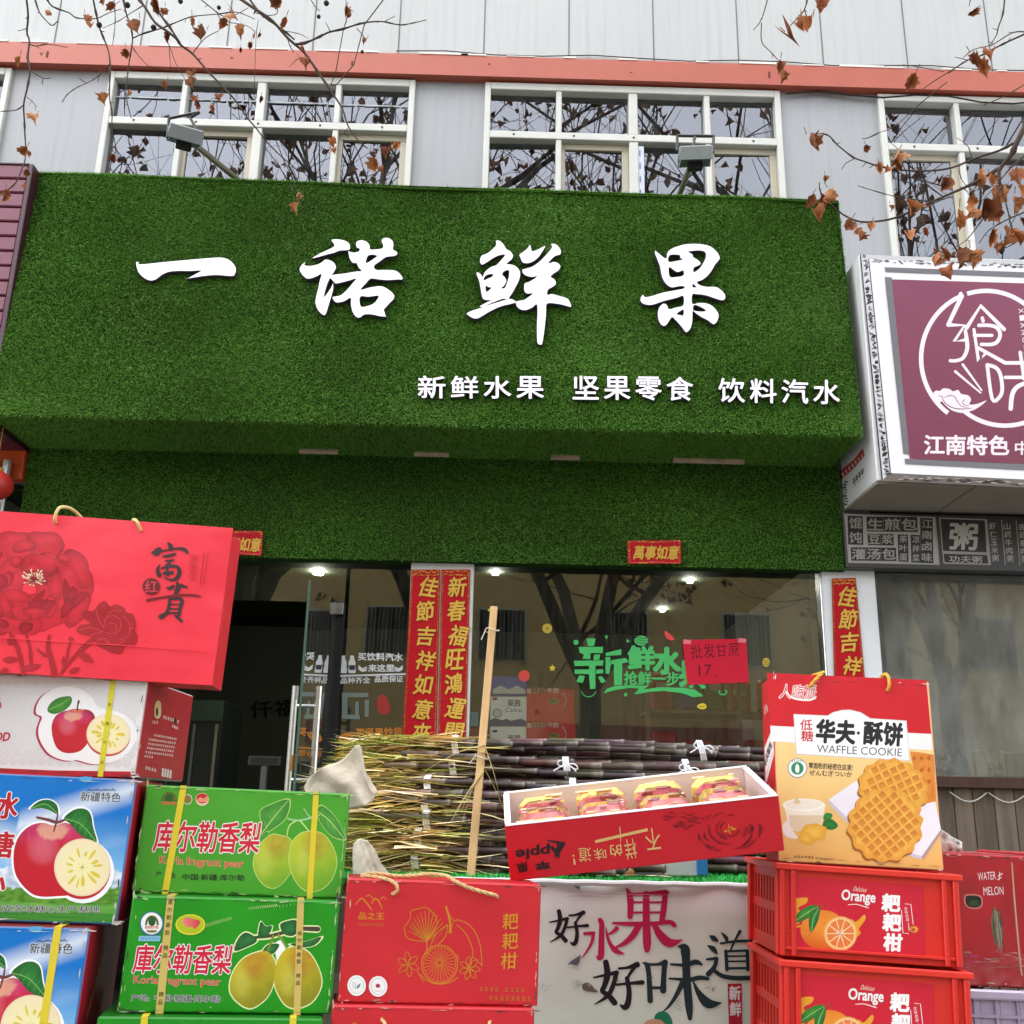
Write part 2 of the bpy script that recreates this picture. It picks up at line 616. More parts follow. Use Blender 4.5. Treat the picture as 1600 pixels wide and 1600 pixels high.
class Art(Geo):
    """flat prints and cut shapes on a plane, drawn where they stand on that surface"""

    def __init__(self, O, N, mat='print', step=6e-6, lift=2e-4):
        super().__init__(mat)
        self.O, self.N = np.asarray(O, float), unit(N)
        self.step, self.h = step, lift
        self.crop(0, 0, 1)

    def crop(self, ox, oy, sc):
        self.ox, self.oy, self.sc = ox, oy, sc
        return self

    def pt(self, x, y, lift=None):
        d = ray(self.ox + x / self.sc, self.oy + y / self.sc)
        t = ((self.O - CAM) @ self.N) / (d @ self.N)
        return CAM + d * t + self.N * (self.h if lift is None else lift)

    frozen = False          # shapes that never overlap share one layer

    def up(self):
        if not self.frozen:
            self.h += self.step

    def poly(self, loops, color, smooth=0):
        if not hasattr(loops[0][0], '__len__'):
            loops = [loops]
        if smooth:
            loops = [catmull(l, smooth) for l in loops]
        self.up()
        flat, tris = fill(loops)
        self.color = color
        self.add([self.pt(*p) for p in flat], tris)

    def blob(self, pts, fn, rings=6, smooth=3, scale=1.0, shift=(0, 0)):
        """star-shaped patch with a printed colour blend; fn(x, y, t) or a colour"""
        out = catmull(pts, smooth) if smooth else [np.asarray(p, float) for p in pts]
        c = sum(out) / len(out)
        out = [c + (p - c) * scale + np.asarray(shift, float) for p in out]
        c = c + np.asarray(shift, float)
        self.up()
        if isinstance(fn, tuple):
            k = fn
            fn = lambda x, y, t: k
            rings = 1
        vs, cs, F = [self.pt(*c)], [fn(c[0], c[1], 0.0)], []
        n = len(out)
        for r in range(1, rings + 1):
            t = r / rings
            for p in out:
                q = c + (p - c) * t
                vs.append(self.pt(*q))
                cs.append(fn(q[0], q[1], t))
        for k in range(n):
            F.append((0, 1 + k, 1 + (k + 1) % n))
        for r in range(rings - 1):
            for k in range(n):
                k2 = (k + 1) % n
                F.append((1 + r * n + k, 1 + r * n + k2, 1 + (r + 1) * n + k2, 1 + (r + 1) * n + k))
        self.add(vs, F, cs)

    def oval(self, x, y, rx, ry, fn, rings=5, n=28, rot=0.0):
        cr, sr = math.cos(rot), math.sin(rot)
        pts = []
        for k in range(n):
            a = 2 * math.pi * k / n
            u, v = rx * math.cos(a), ry * math.sin(a)
            pts.append((x + u * cr - v * sr, y + u * sr + v * cr))
        self.blob(pts, fn, rings, 0)

    def ring(self, x, y, rx, ry, w, color, n=24, a0=0, a1=360):
        self.stroke([(x + rx * math.cos(rad(a0 + (a1 - a0) * k / n)), y + ry * math.sin(rad(a0 + (a1 - a0) * k / n)), w)
                     for k in range(n + 1)], color, sub=1, cap=False)

    def stroke(self, pts, color, sub=4, cap=True):
        P = [np.array(p, float) for p in pts]
        if sub > 1 and len(P) > 2:
            P = catmull(P, sub, closed=False)
        self.up()
        base = self.h
        vs, F = [], []
        n = len(P)
        nm = []
        for i in range(n):
            t = P[min(i + 1, n - 1)][:2] - P[max(i - 1, 0)][:2]
            L = np.linalg.norm(t)
            t = t / L if L > 1e-9 else np.array([1.0, 0])
            nm.append((np.array([-t[1], t[0]]), t))
        for i in range(n):
            w = max(P[i][2], 0.0) / 2
            for s in (-1, 1):
                q = P[i][:2] + nm[i][0] * w * s
                vs.append(self.pt(q[0], q[1], base + i * 3e-7))
        for i in range(n - 1):
            F.append((2 * i, 2 * i + 1, 2 * i + 3, 2 * i + 2))
        if cap:
            for i, sg in ((0, -1), (n - 1, 1)):
                w = P[i][2] / 2
                if w <= 0:
                    continue
                nn, t = nm[i]
                b = len(vs)
                for k in range(7):
                    a = math.pi * k / 6
                    q = P[i][:2] + nn * w * math.cos(a) * -1 + t * sg * w * math.sin(a) * 0.9
                    vs.append(self.pt(q[0], q[1], base + i * 3e-7))
                F.append(tuple(range(b, b + 7)))
        self.color = color
        self.add(vs, F)
        if not self.frozen:
            self.h = base + n * 3e-7

    def text(self, s, p0, p1, h, color, bold=0.0, shear=0.0, outline=None, ow=0.04):
        """ink box of `s` set from p0 (bottom left) to p1 (bottom right), h tall"""
        v0, _, _ = font_mesh(s)
        if not len(v0):
            return
        lo, hi = v0.min(0), v0.max(0)
        p0, p1 = np.array(p0, float), np.array(p1, float)
        d = p1 - p0
        L = np.linalg.norm(d)
        d /= L
        upv = np.array([d[1], -d[0]])
        v, f, _ = font_mesh(s)
        sx, sy = L / max(1e-6, hi[0] - lo[0]), h / max(1e-6, hi[1] - lo[1])
        for (bb, cc) in (([(ow, outline)] if outline else []) + [(bold, color)]):
            sh = [(0, 0)]
            if bb > 0.004:
                n = 10 if bb > .03 else 6
                sh += [(bb * math.cos(2 * math.pi * k / n), bb * math.sin(2 * math.pi * k / n)) for k in range(n)]
            self.color = cc
            for (ax, ay) in sh:
                self.h += self.step * .15
                out = []
                for q in v:
                    a, b = (q[0] - lo[0] + ax) * sx, (q[1] - lo[1] + ay) * sy
                    w = p0 + d * (a + b * shear) + upv * b
                    out.append(self.pt(*w))
                self.add(out, f)
            self.up()

    def vtext(self, s, c0, c1, w, h, color, jit=0, **k):
        """characters set one under another, centred from c0 to c1"""
        n = len(s)
        for i, ch in enumerate(s):
            t = i / max(1, n - 1)
            x, y = c0[0] + (c1[0] - c0[0]) * t, c0[1] + (c1[1] - c0[1]) * t
            a, b, e = [random.uniform(-jit, jit) for _ in range(3)]
            self.text(ch, (x - w / 2, y + h / 2 + a * h), (x + w / 2, y + h / 2 - a * h * 1.5), h * (1 + e * .6), color, **k)

    def tinyprint(self, x0, y0, x1, y1, n, color, h=10, rnd=None):
        """print too small to read: little broken strokes where a line of characters stands"""
        r = rnd or random
        was, self.frozen = self.frozen, True
        for i in range(n):
            t = (i + 0.5) / n
            x, y = x0 + (x1 - x0) * t, y0 + (y1 - y0) * t
            w = abs(x1 - x0) / n * 0.36 if abs(x1 - x0) > abs(y1 - y0) else h * 0.4
            for k in range(3):
                yy = y + (k - 1) * h * 0.36
                self.stroke([(x - w, yy + r.uniform(-1, 1), h * .16), (x + w * r.uniform(.3, 1), yy, h * .16)], color, 1, False)
            xx = x + r.uniform(-.5, .5) * w
            self.h += 2e-6
            self.stroke([(xx, y - h * .5, h * .16), (xx + r.uniform(-1, 1), y + h * .5, h * .16)], color, 1, False)
            self.h -= 2e-6
        self.frozen = was
        self.h += 4e-6


def leafshape(x0, y0, x1, y1, w, bend=0.0):
    """outline of a pointed leaf from base to tip"""
    a, b = np.array((x0, y0), float), np.array((x1, y1), float)
    d = b - a
    n = np.array([-d[1], d[0]]) / max(1e-9, np.linalg.norm(d))
    L, Rr = [], []
    for t in (0, .15, .35, .55, .75, .9, 1):
        e = math.sin(math.pi * t ** 0.8) * w / 2
        c = a + d * t + n * bend * math.sin(math.pi * t)
        L.append(tuple(c + n * e))
        Rr.append(tuple(c - n * e))
    return L + Rr[-2:0:-1]


class Pose:
    """a box standing where the photo shows it: O right-bottom-front corner, yaw and lean"""

    def __init__(self, X, Y, Z, W, H, D, yaw=0.0, roll=0.0, pitch=0.0):
        y, r, p = rad(yaw), rad(roll), rad(pitch)
        U = np.array([math.cos(y) * math.cos(r), math.sin(y) * math.cos(r), -math.sin(r)])
        N = np.array([-math.sin(y), math.cos(y), 0.0])
        V = np.cross(U, N)
        if p:
            N, V = N * math.cos(p) + V * math.sin(p), V * math.cos(p) - N * math.sin(p)
        self.U, self.N, self.V = U, N, V
        self.W, self.H, self.D = W, H, D
        self.O = np.array([X, Y, Z], float) - U * W       # left-bottom-front
        self.c = self.O + U * W / 2 + V * H / 2 + N * D / 2

    def P(self, u, v, d=0.0):
        return self.O + self.U * u * self.W + self.V * v * self.H + self.N * d

    def base(self):
        return self.O + self.U * self.W / 2 + self.N * self.D / 2

    def art(self, mat='print'):
        return Art(self.O, -self.N, mat)

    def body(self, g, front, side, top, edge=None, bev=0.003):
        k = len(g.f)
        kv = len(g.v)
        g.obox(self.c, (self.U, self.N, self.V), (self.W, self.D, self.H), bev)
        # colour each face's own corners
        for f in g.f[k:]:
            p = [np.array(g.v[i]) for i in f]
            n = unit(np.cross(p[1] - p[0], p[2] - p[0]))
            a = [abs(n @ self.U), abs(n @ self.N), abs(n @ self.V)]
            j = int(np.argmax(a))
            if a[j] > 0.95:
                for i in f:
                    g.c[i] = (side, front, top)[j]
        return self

    def field(self, g, nx, ny, fn, inset=0.004, lift=1.5e-4):
        """printed background over the whole front: fn(u, v) -> colour"""
        iu, iv = inset / self.W, inset / self.H
        vs, cs, F = [], [], []
        for j in range(ny + 1):
            for i in range(nx + 1):
                u, v = iu + (1 - 2 * iu) * i / nx, iv + (1 - 2 * iv) * j / ny
                vs.append(self.P(u, v) - self.N * lift)
                cs.append(fn(u, v))
        for j in range(ny):
            for i in range(nx):
                a = j * (nx + 1) + i
                F.append((a, a + 1, a + nx + 2, a + nx + 1))
        g.add(vs, F, cs)

    def wear(self, g, n, seed, pale=(.62, .56, .5), dark=(.05, .04, .035)):
        """scuffed edges, crushed corners and creases of a box that has been handled"""
        r = random.Random(seed)
        for i in range(n):
            e = r.randrange(4)
            t = r.random() if r.random() < .6 else r.choice((r.uniform(0, .06), r.uniform(.94, 1)))
            L, w = r.uniform(.003, .022), r.uniform(.0006, .0022)
            d = 1.0 - abs(r.gauss(0, .004)) / self.H
            u, v, a, b = [(t, d, self.U * L, self.V * w), (t, 1 - d, self.U * L, self.V * w),
                          (1 - (1 - d) * self.H / self.W, t, self.V * L, self.U * w), ((1 - d) * self.H / self.W, t, self.V * L, self.U * w)][e]
            o = self.P(min(max(u, .004), .985), min(max(v, .004), .985)) - self.N * (.0016 + i * 2e-6)
            g.color = mix(pale, g.color, r.uniform(0, .5)) if r.random() < .8 else dark
            k = r.uniform(.2, .8)
            g.add([o, o + a * k - b, o + a, o + a * (1 - k) + b], [(0, 1, 2, 3)])
        for v in (.022, .974):                 # folds of the flaps
            for j in range(9):
                u0, u1 = j / 9 + r.uniform(0, .03), (j + 1) / 9 - r.uniform(0, .03)
                o, w = self.P(u0, v + r.uniform(-.003, .003)) - self.N * .0014, self.V * r.uniform(.0003, .0008)
                a = self.U * (u1 - u0) * self.W
                g.color = dark if r.random() < .8 else pale
                g.add([o, o + a * .5 + w * r.uniform(0, 1), o + a, o + a * .5 - w], [(0, 1, 2, 3)])

    def strap(self, name, parent, utop, ubot, w, color, writing=None, wcol=None):
        """flat packing band over front and top"""
        g = Geo('plastic', color)
        hw = w / 2
        a, b = self.P(utop, 1), self.P(ubot, 0)
        t = 0.0012
        du = self.U
        e = self.N * -t
        f0 = [b + e - du * hw - self.V * .001, b + e + du * hw - self.V * .001, a + e + du * hw + self.V * t, a + e - du * hw + self.V * t]
        bk = [p + self.N * self.D for p in f0]
        g.quad(*f0)
        g.quad(f0[3], f0[2], f0[2] + self.N * self.D, f0[3] + self.N * self.D)
        g.quad(f0[0], f0[3], f0[3] + self.N * t, f0[0] + self.N * t)
        g.quad(f0[1], f0[2], f0[2] + self.N * t, f0[1] + self.N * t)
        if writing:
            n = len(writing)
            for i, ch in enumerate(writing):
                if ch == ' ':
                    continue
                v0, f, _ = font_mesh(ch, 0.01)
                lo, hi = v0.min(0), v0.max(0)
                s = w * 0.62
                q = b + (a - b) * (1 - (i + .8) / (n + 1.2)) + e * 1.3
                g.use('plastic', wcol)
                g.add([q + du * ((p[0] - lo[0]) / (hi[0] - lo[0]) - .5) * s + self.V * ((p[1] - lo[1]) / (hi[1] - lo[1]) - .5) * s
                       for p in v0], f)
        return g.build(name, parent)

# ================================================================== ground
def sheet(name, x0, x1, y0, y1, z, mat, kind='structure'):
    g = Geo(mat)
    g.quad((x0, y0, z), (x1, y0, z), (x1, y1, z), (x0, y1, z))
    return tag(g.build(name, base=((x0 + x1) / 2, (y0 + y1) / 2, z)), kind=kind)


sheet("ground", -120, 120, -120, 120, -0.13, 'asphalt')
g = Geo('paving')
g.box((-40, -1.2, -0.12), (40, 12, 0.0))
tag(g.build("pavement"), kind='structure')

# ================================================================== the shop building
FY = 5.30                                   # plane of the shop fronts
XW = lambda px, py, Y=FY: at(px, py, Y)[0]
ZW = lambda px, py, Y=FY: at(px, py, Y)[2]

bld = empty("shop_building", (0, FY, 0),
            "long pale steel-clad building with an orange band above its upstairs windows", "building")

grey = C(211, 213, 216, .52)
white = C(230, 232, 230, .55)
Zband0, Zband1 = ZW(800, 121, 5.24), ZW(800, 87, 5.24)
Zw1 = ZW(400, 122)                           # window heads
Zw0 = 4.30
windows = [(XW(-480, 150), XW(15, 150)), (XW(163, 190), XW(646, 205)), (XW(756, 210), XW(1222, 232)),
           (XW(1377, 240), XW(1870, 262))]
trans = [ZW(20, 182), ZW(400, 198), ZW(990, 220), ZW(1430, 234)]

g = Geo('clad', grey)
edges = [-9.0] + [e for w in windows for e in w] + [12.0]
for i in range(0, len(edges), 2):
    g.box((edges[i], FY, 2.9), (edges[i + 1], FY + .12, Zband0 + .2))
for a, b in windows:
    g.box((a, FY, 2.9), (b, FY + .12, Zw0))
g.build("wall_cladding", bld)

g = Geo('fascia', white)
g.box((-9, 5.262, Zband1 - .03), (12, 5.5, 8.2))
g.use('matte', C(120, 122, 122))
x0 = XW(889, 60, 5.262)
for k in range(-16, 20):
    x = x0 + k * 0.5245
    g.box((x - .0035, 5.2595, Zband1), (x + .0035, 5.27, 8.2))
g.build("fascia_cladding", bld)

g = Geo('metal', C(222, 110, 84, .54))
g.box((-9, 5.235, Zband0), (12, 5.5, Zband1 - .012))
g.use('matte', C(236, 228, 220))
for k in range(60):                          # crumbling white sealant along the band's top
    x = -8.5 + k * .33 + random.uniform(-.1, .1)
    g.box((x, 5.231, Zband1 - .012), (x + random.uniform(.06, .3), 5.27, Zband1 - .012 + random.uniform(.004, .014)))
g.use('matte', C(110, 70, 60))
for k in range(14):
    x = -6 + k * .83 + random.uniform(-.2, .2)
    g.box((x, 5.2325, Zband0 + .03 + random.uniform(0, .06)), (x + .012, 5.24, Zband0 + .045 + random.uniform(0, .06)))
g.build("cornice_band", bld)

g = Geo('matte', C(60, 58, 55))
pts = []
for k in range(26):
    t = k / 25
    x = XW(1225, 140) + t * 5
    pts.append((x, 5.27, Zband0 - .035 + .02 * math.sin(k * 1.7) + .012 * math.sin(k * .6)))
g.tube(pts, .006, 5)
pts = [(XW(620, 100) + k * .3, 5.25, Zband1 + .018 + .012 * math.sin(k * 1.9)) for k in range(24)]
g.tube(pts, .004, 4)
g.build("loose_cable", bld)

FRM = C(238, 238, 230, .66)
CRM = C(224, 214, 190, .62)


def upstairs_window(i, a, b, zt):
    fr = Geo('frame', FRM)
    w = .036
    yf0, yf1 = FY - .03, FY + .06
    fr.box((a, yf0, Zw0), (a + w, yf1, Zw1), .004)
    fr.box((b - w, yf0, Zw0), (b, yf1, Zw1), .004)
    fr.box((a + w, yf0, Zw1 - .05), (b - w, yf1, Zw1), .004)
    th = .05
    fr.box((a + w, yf0, zt - th / 2), (b - w, yf1, zt + th / 2), .004)
    n = 4
    bars = []
    for k in range(1, n):
        x = a + (b - a) * k / n
        hw = .027 if k == 2 else .017
        bars.append((x, hw))
        fr.box((x - hw, yf0 + .004, Zw0), (x + hw, yf1, zt - th / 2), .004)
        fr.box((x - hw, yf0 + .004, zt + th / 2), (x + hw, yf1, Zw1 - .05), .004)
    fr.use('matte', C(70, 70, 70))
    for k in range(5):
        x = a + (b - a) * (k + .5) / 5
        fr.box((x - .006, yf0 - .002, zt - .006), (x + .006, yf0 + .01, zt + .006))
    win = fr.build("window", bld)
    xs = [a + w] + [q for x, hw in bars for q in (x - hw, x + hw)] + [b - w]
    for k in range(n):
        xa, xb = xs[2 * k], xs[2 * k + 1]
        for z0, z1 in ((Zw0, zt - th / 2), (zt + th / 2, Zw1 - .05)):
            low = z0 == Zw0
            xa2, xb2, z02, z12, yy = xa, xb, z0, z1, FY + .03
            if low and ((k in (1, 3)) if i < 3 else k in (0, 2)):     # sliding sash set behind, in cream profile
                s = Geo('frame', CRM)
                q = .04
                s.box((xa, FY + .012, z1 - q), (xb, FY + .04, z1), .003)
                s.box((xa, FY + .012, z0), (xa + q * .6, FY + .04, z1 - q), .003)
                s.box((xb - q, FY + .012, z0), (xb, FY + .04, z1 - q), .003)
                so = s.build("sash", win)
                xa2, xb2, z12 = xa + q * .6, xb - q, z1 - q
            p = Geo('pane')
            tl = random.uniform(-.004, .004)
            tz = random.uniform(-.004, .004)
            p.quad((xa2, yy + tl, z02), (xb2, yy - tl, z02), (xb2, yy - tl + tz, z12), (xa2, yy + tl + tz, z12))
            p.build("pane", win)
    if i == 1:
        z = (Zw1 + zt) / 2 + .03
        for k in range(n):
            t = Geo('frame', C(225, 230, 236, .6))
            xa, xb = xs[2 * k], xs[2 * k + 1]
            zz = z - .012 * k * .3
            for j in range(9):
                u0, u1 = xa + (xb - xa) * j / 9, xa + (xb - xa) * (j + 1) / 9 - random.choice((0, 0, .012))
                t.box((u0, FY + .02, zz - random.uniform(.004, .009)), (u1, FY + .027, zz + .001))
            t.build("tape_strip", win)
    if i == 2:
        t = Geo('frame', C(205, 212, 225))
        xa, xb = xs[4], xs[5]
        t.box((xa + .0, FY - .02, Zw0), (xa + .035, FY + .0, zt - .05), .003)
        t.use('metal', C(90, 100, 170))
        for j in range(6):
            t.box((xa + .006, FY - .0225, zt - .12 - j * .09), (xa + .012, FY - .019, zt - .08 - j * .09))
        t.build("protective_strip", win)


for i, (a, b) in enumerate(windows):
    upstairs_window(i, a, b, trans[i])

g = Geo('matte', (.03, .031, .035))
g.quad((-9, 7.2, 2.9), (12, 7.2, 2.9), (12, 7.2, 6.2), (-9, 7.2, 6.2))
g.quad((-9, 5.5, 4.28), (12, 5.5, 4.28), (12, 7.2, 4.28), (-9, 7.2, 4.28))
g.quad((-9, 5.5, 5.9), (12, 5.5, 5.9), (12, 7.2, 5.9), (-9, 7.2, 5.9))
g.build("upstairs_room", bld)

# ---------------------------------------------------------------- street level
XL = -2.75                                    # left party wall of the fruit shop
xp0, xp1 = XW(637, 1000, 5.24), XW(737, 1000, 5.24)
xg1 = XW(1280, 950)
xr0, xr1 = XW(1287, 950, 5.24), XW(1371, 950, 5.24)
ZG = 2.515
Zdoor = 2.274

g = Geo('render', C(228, 228, 226, .82))
g.box((xp0, 5.24, 0), (xp1, 5.46, 2.95), .004)
g.build("pillar", bld)
g = Geo('render', C(232, 234, 236, .84))
g.box((xr0, 5.24, 0), (xr1, 5.46, 2.95), .004)
g.build("pillar", bld)
g = Geo('render', C(190, 178, 150, .8))
g.box((-9, 5.24, 0), (XL, 5.46, 2.95))
g.use('matte', C(120, 110, 95))
for k in range(38):
    g.box((-9, 5.237, k * .077), (XL, 5.25, k * .077 + .008))
g.build("tiled_wall", bld)
g = Geo('steel', (.6, .6, .6))
for xx in (XL + .12, XL + .18):
    g.tube([(xx, 5.12, 0), (xx, 5.12, 2.95)], .022, 10)
g.build("drain_pipe", bld)

# fixed main pane with its silver side profile
g = Geo('steel', C(205, 208, 205))
g.box((xg1, 5.26, 0), (xg1 + .03, 5.34, 2.95), .003)
g.box((xg1 + .038, 5.28, 0), (xr0, 5.36, 2.95), .002)
g.box((XL, 5.27, ZG - .012), (xp0, 5.33, ZG + .02))
g.box((xp1, 5.27, ZG + .03), (xg1, 5.33, ZG + .05))
g.build("pane_profile", bld)
g = Geo('glass')
g.quad((xp1, 5.30, .2), (xg1, 5.30, .2), (xg1, 5.303, ZG + .04), (xp1, 5.303, ZG + .04))
g.build("shop_window", bld)
g = Geo('glass')
g.quad((XL, 5.305, Zdoor), (XW(538, 950), 5.30, Zdoor), (XW(538, 950), 5.30, ZG - .012), (XL, 5.305, ZG - .012))
g.build("transom_pane", bld)
xs0 = XW(541, 1000)
g = Geo('glass')
g.quad((xs0, 5.302, .05), (xp0, 5.30, .05), (xp0, 5.30, ZG), (xs0, 5.302, ZG))
g.build("side_pane", bld)
g = Geo('matte', (.02, .02, .02))
g.box((XW(517, 1000), 5.27, 0), (XW(536, 1000), 5.33, Zdoor), .004)
g.build("door_post", bld)

# the glass door, swung out over the pavement
hx, fx = XW(524, 1000), at(484, 908, 4.70)[0]
ha, fa = np.array([hx, 5.26, 0.05]), np.array([fx, 4.70, 0.05])
du = unit(fa - ha)
dn = np.array([-du[1], du[0], 0])
Ld = np.linalg.norm(fa - ha)
g = Geo('door_glass')
T = np.array([0, 0, Zdoor - .06])
for s in (-1, 1):
    o = dn * .006 * s
    g.quad(ha + o, fa + o, fa + o + T, ha + o + T)
g.use('matte', C(70, 92, 80))
g.quad(fa - dn * .006, fa + dn * .006, fa + dn * .006 + T, fa - dn * .006 + T)
door = g.build("door", bld)
g = Geo('steel', C(190, 190, 190))
hz0, hz1 = 1.27, 1.78
p = fa - du * .10
for s in (-1, 1):
    q = p + dn * .055 * s
    g.tube([(q[0], q[1], hz0), (q[0], q[1], hz1)], .016, 12)
for z in (hz0 + .09, hz1 - .09):
    a, b = p - dn * .055, p + dn * .055
    g.tube([(a[0], a[1], z), (b[0], b[1], z)], .009, 8)
g.build("handle", door, smooth=False)
g = Geo('steel', C(120, 120, 120))
g.box((hx - .05, 5.235, Zdoor - .075), (hx + .04, 5.29, Zdoor - .01), .004)
g.build("hinge", door)
# vinyl lettering on the open leaf, seen edge on
g = Geo('print', C(40, 170, 95))
for k in range(9):
    z = 1.86 - k * .105
    for j in range(4):
        a = ha + du * (Ld * .42) + du * random.uniform(-.05, .07)
        a[2] = z + random.uniform(-.03, .03)
        s1, s2 = random.uniform(.02, .07), random.uniform(.008, .02)
        o = dn * -.0075
        g.quad(a + o, a + du * s1 + o, a + du * s1 + o + np.array([0, 0, s2]), a + o + np.array([0, 0, s2]))
g.use('print', C(210, 220, 225))
for sx in (0.12, .3):
    a = ha + du * (Ld * .62 + sx * .3)
    a[2] = 1.72
    o = dn * -.0075
    g.quad(a + o, a + du * .055 + o, a + du * .055 + o + np.array([0, 0, .18]), a + o + np.array([0, 0, .18]))
g.use('print', C(225, 150, 40))
a = ha + du * (Ld * .72)
a[2] = 1.40
o = dn * -.0075
g.quad(a + o, a + du * .16 + o, a + du * .16 + o + np.array([0, 0, .07]), a + o + np.array([0, 0, .07]))
a[2] = 1.26
for k in range(4):
    b = a + du * k * .045
    g.quad(b + o, b + du * .03 + o, b + du * .03 + o + np.array([0, 0, .05]), b + o + np.array([0, 0, .05]))
g.build("vinyl_lettering", door)

# room behind the glass
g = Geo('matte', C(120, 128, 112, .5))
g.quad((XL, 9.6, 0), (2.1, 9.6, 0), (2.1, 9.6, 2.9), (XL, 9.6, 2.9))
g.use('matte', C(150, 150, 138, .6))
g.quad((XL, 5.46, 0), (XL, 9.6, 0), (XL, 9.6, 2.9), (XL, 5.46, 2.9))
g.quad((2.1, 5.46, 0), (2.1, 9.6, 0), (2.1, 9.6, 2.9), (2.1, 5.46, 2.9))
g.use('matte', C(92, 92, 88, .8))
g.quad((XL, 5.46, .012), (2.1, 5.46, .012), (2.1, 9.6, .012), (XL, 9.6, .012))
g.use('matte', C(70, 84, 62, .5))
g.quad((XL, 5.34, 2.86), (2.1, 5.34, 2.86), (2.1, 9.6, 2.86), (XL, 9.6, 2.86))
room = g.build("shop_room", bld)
A = Art((0, 9.58, 0), (0, -1, 0), 'matte')
A.text('仟福温', (392, 1122), (502, 1116), 26, C(25, 30, 25), bold=.01)
A.build("wall_lettering", room)

for n_l, (px, py, Y) in enumerate(((497, 897, 6.2), (1078, 910, 6.6), (1035, 955, 7.6), (774, 898, 6.4), (420, 996, 8.0))):
    p = at(px, py, Y)
    zc = 2.84
    d = ray(px, py)
    t = (zc - CAM[2]) / d[2]
    p = CAM + d * t
    if p[1] < 5.5:
        p[1] = 5.6
    g = Geo('lamp')
    q_ = .034 if n_l == 0 else .02
    g.lathe(p, [(0, 0), (q_, 0), (q_ * 1.1, .01)], 16)
    dl = g.build("downlight", room)

# ---------------------------------------------------------------- neighbour on the right
xn0, xn1 = xr1, 12.0
Zsill = ZW(1500, 1214)
g = Geo('shop2')
g.quad((xn0, 5.32, Zsill), (xn1, 5.32, Zsill), (xn1, 5.32, 2.52), (xn0, 5.32, 2.52))
g.build("shop_window", bld)
g = Geo('wood', C(74, 52, 46))
g.box((xn0, 5.24, Zsill - .055), (xn1, 5.40, Zsill), .004)
g.use('steel', C(150, 150, 148))
g.box((xn0, 5.27, 2.49), (xn1, 5.34, 2.56))
g.build("window_sill", bld)
g = Geo('plank', C(118, 104, 88, .8))
x = xn0
while x < xn1:
    w = random.uniform(.085, .12)
    k = random.uniform(.75, 1.15)
    g.color = tuple(c * k for c in C(112, 100, 86, .8))
    g.box((x, 5.28 + random.uniform(0, .004), .0), (x + w - .004, 5.31, Zsill - .055), .003)
    x += w
g.build("plank_cladding", bld)
g = Geo('matte', C(200, 200, 190))
for s in range(2):
    pts = []
    a, b = XW(1478 + s * 60, 1222), XW(1535 + s * 62, 1222)
    for k in range(9):
        t = k / 8
        pts.append((a + (b - a) * t, 5.265, Zsill - .075 - .045 * math.sin(math.pi * t)))
    g.tube(pts, .003, 5)
g.build("loose_wire", bld)
g = Geo('matte', C(170, 170, 162, .95))
g.quad((xn0, 8.4, 0), (xn1, 8.4, 0), (xn1, 8.4, 2.9), (xn0, 8.4, 2.9))
g.use('matte', C(110, 108, 100, .6))
g.quad((xn0, 5.36, Zsill - .02), (xn1, 5.36, Zsill - .02), (xn1, 8.4, Zsill - .02), (xn0, 8.4, Zsill - .02))
g.use('matte', C(170, 168, 155, .8))
g.quad((xn0, 5.5, 1.98), (xn1, 5.5, 1.98), (xn1, 5.56, 2.6), (xn0, 5.56, 2.6))
g.build("shop_room", bld)

# ---------------------------------------------------------------- lintel clad in turf and the turf sign
def turf_patch(P00, P10, P11, P01, n, length, rng, droop=(0, 0, -0.55), sag=None, tone=1.0):
    """blades of artificial grass over a four-cornered sheet: arrays of triangle corners and colours"""
    P00, P10, P11, P01 = [np.asarray(p, float) for p in (P00, P10, P11, P01)]
    u, v = rng.random(n)[:, None], rng.random(n)[:, None]
    p = (P00 * (1 - u) + P10 * u) * (1 - v) + (P01 * (1 - u) + P11 * u) * v
    nrm = unit(np.cross(P10 - P00, P01 - P00))
    if sag is not None:
        p = p + sag(u, v) * nrm
    tdir = rng.normal(size=(n, 3))
    tdir /= np.linalg.norm(tdir, axis=1)[:, None]
    # combed patches: the pile leans one way here, another there
    f = np.sin(p[:, 0] * 5.1 + p[:, 2] * 3.3) + np.sin(p[:, 0] * 2.3 - p[:, 2] * 7.1)
    lean = np.stack([0.35 * f, np.zeros(n), 0.15 * np.cos(p[:, 0] * 9)], 1)
    d = nrm * 0.9 + tdir * 0.75 + np.asarray(droop) + lean
    d /= np.linalg.norm(d, axis=1)[:, None]
    L = (length * (0.6 + 0.8 * rng.random(n)))[:, None]
    side = np.cross(d, rng.normal(size=(n, 3)))
    side /= np.linalg.norm(side, axis=1)[:, None]
    w = 0.0019
    tri = np.stack([p - side * w, p + side * w, p + d * L], 1)
    broad = 1 + .09 * np.sin(p[:, 0] * 1.9 + 1.3 * np.sin(p[:, 2] * 2.1)) + .06 * np.sin(p[:, 2] * 13 + 2 * np.sin(p[:, 0] * 2.7)) + .05 * np.sin(p[:, 0] * 7.3 + p[:, 2] * 3)
    k = ((0.84 + 0.32 * rng.random(n)) * broad)[:, None] * tone
    light = (rng.random(n) < .05)[:, None]
    base = np.array([0.118, 0.285, 0.034])[None]
    col = base * k
    col = np.where(light, np.array([0.17, 0.33, 0.06])[None] * k, col)
    return tri.reshape(-1, 3), np.repeat(col, 3, 0)


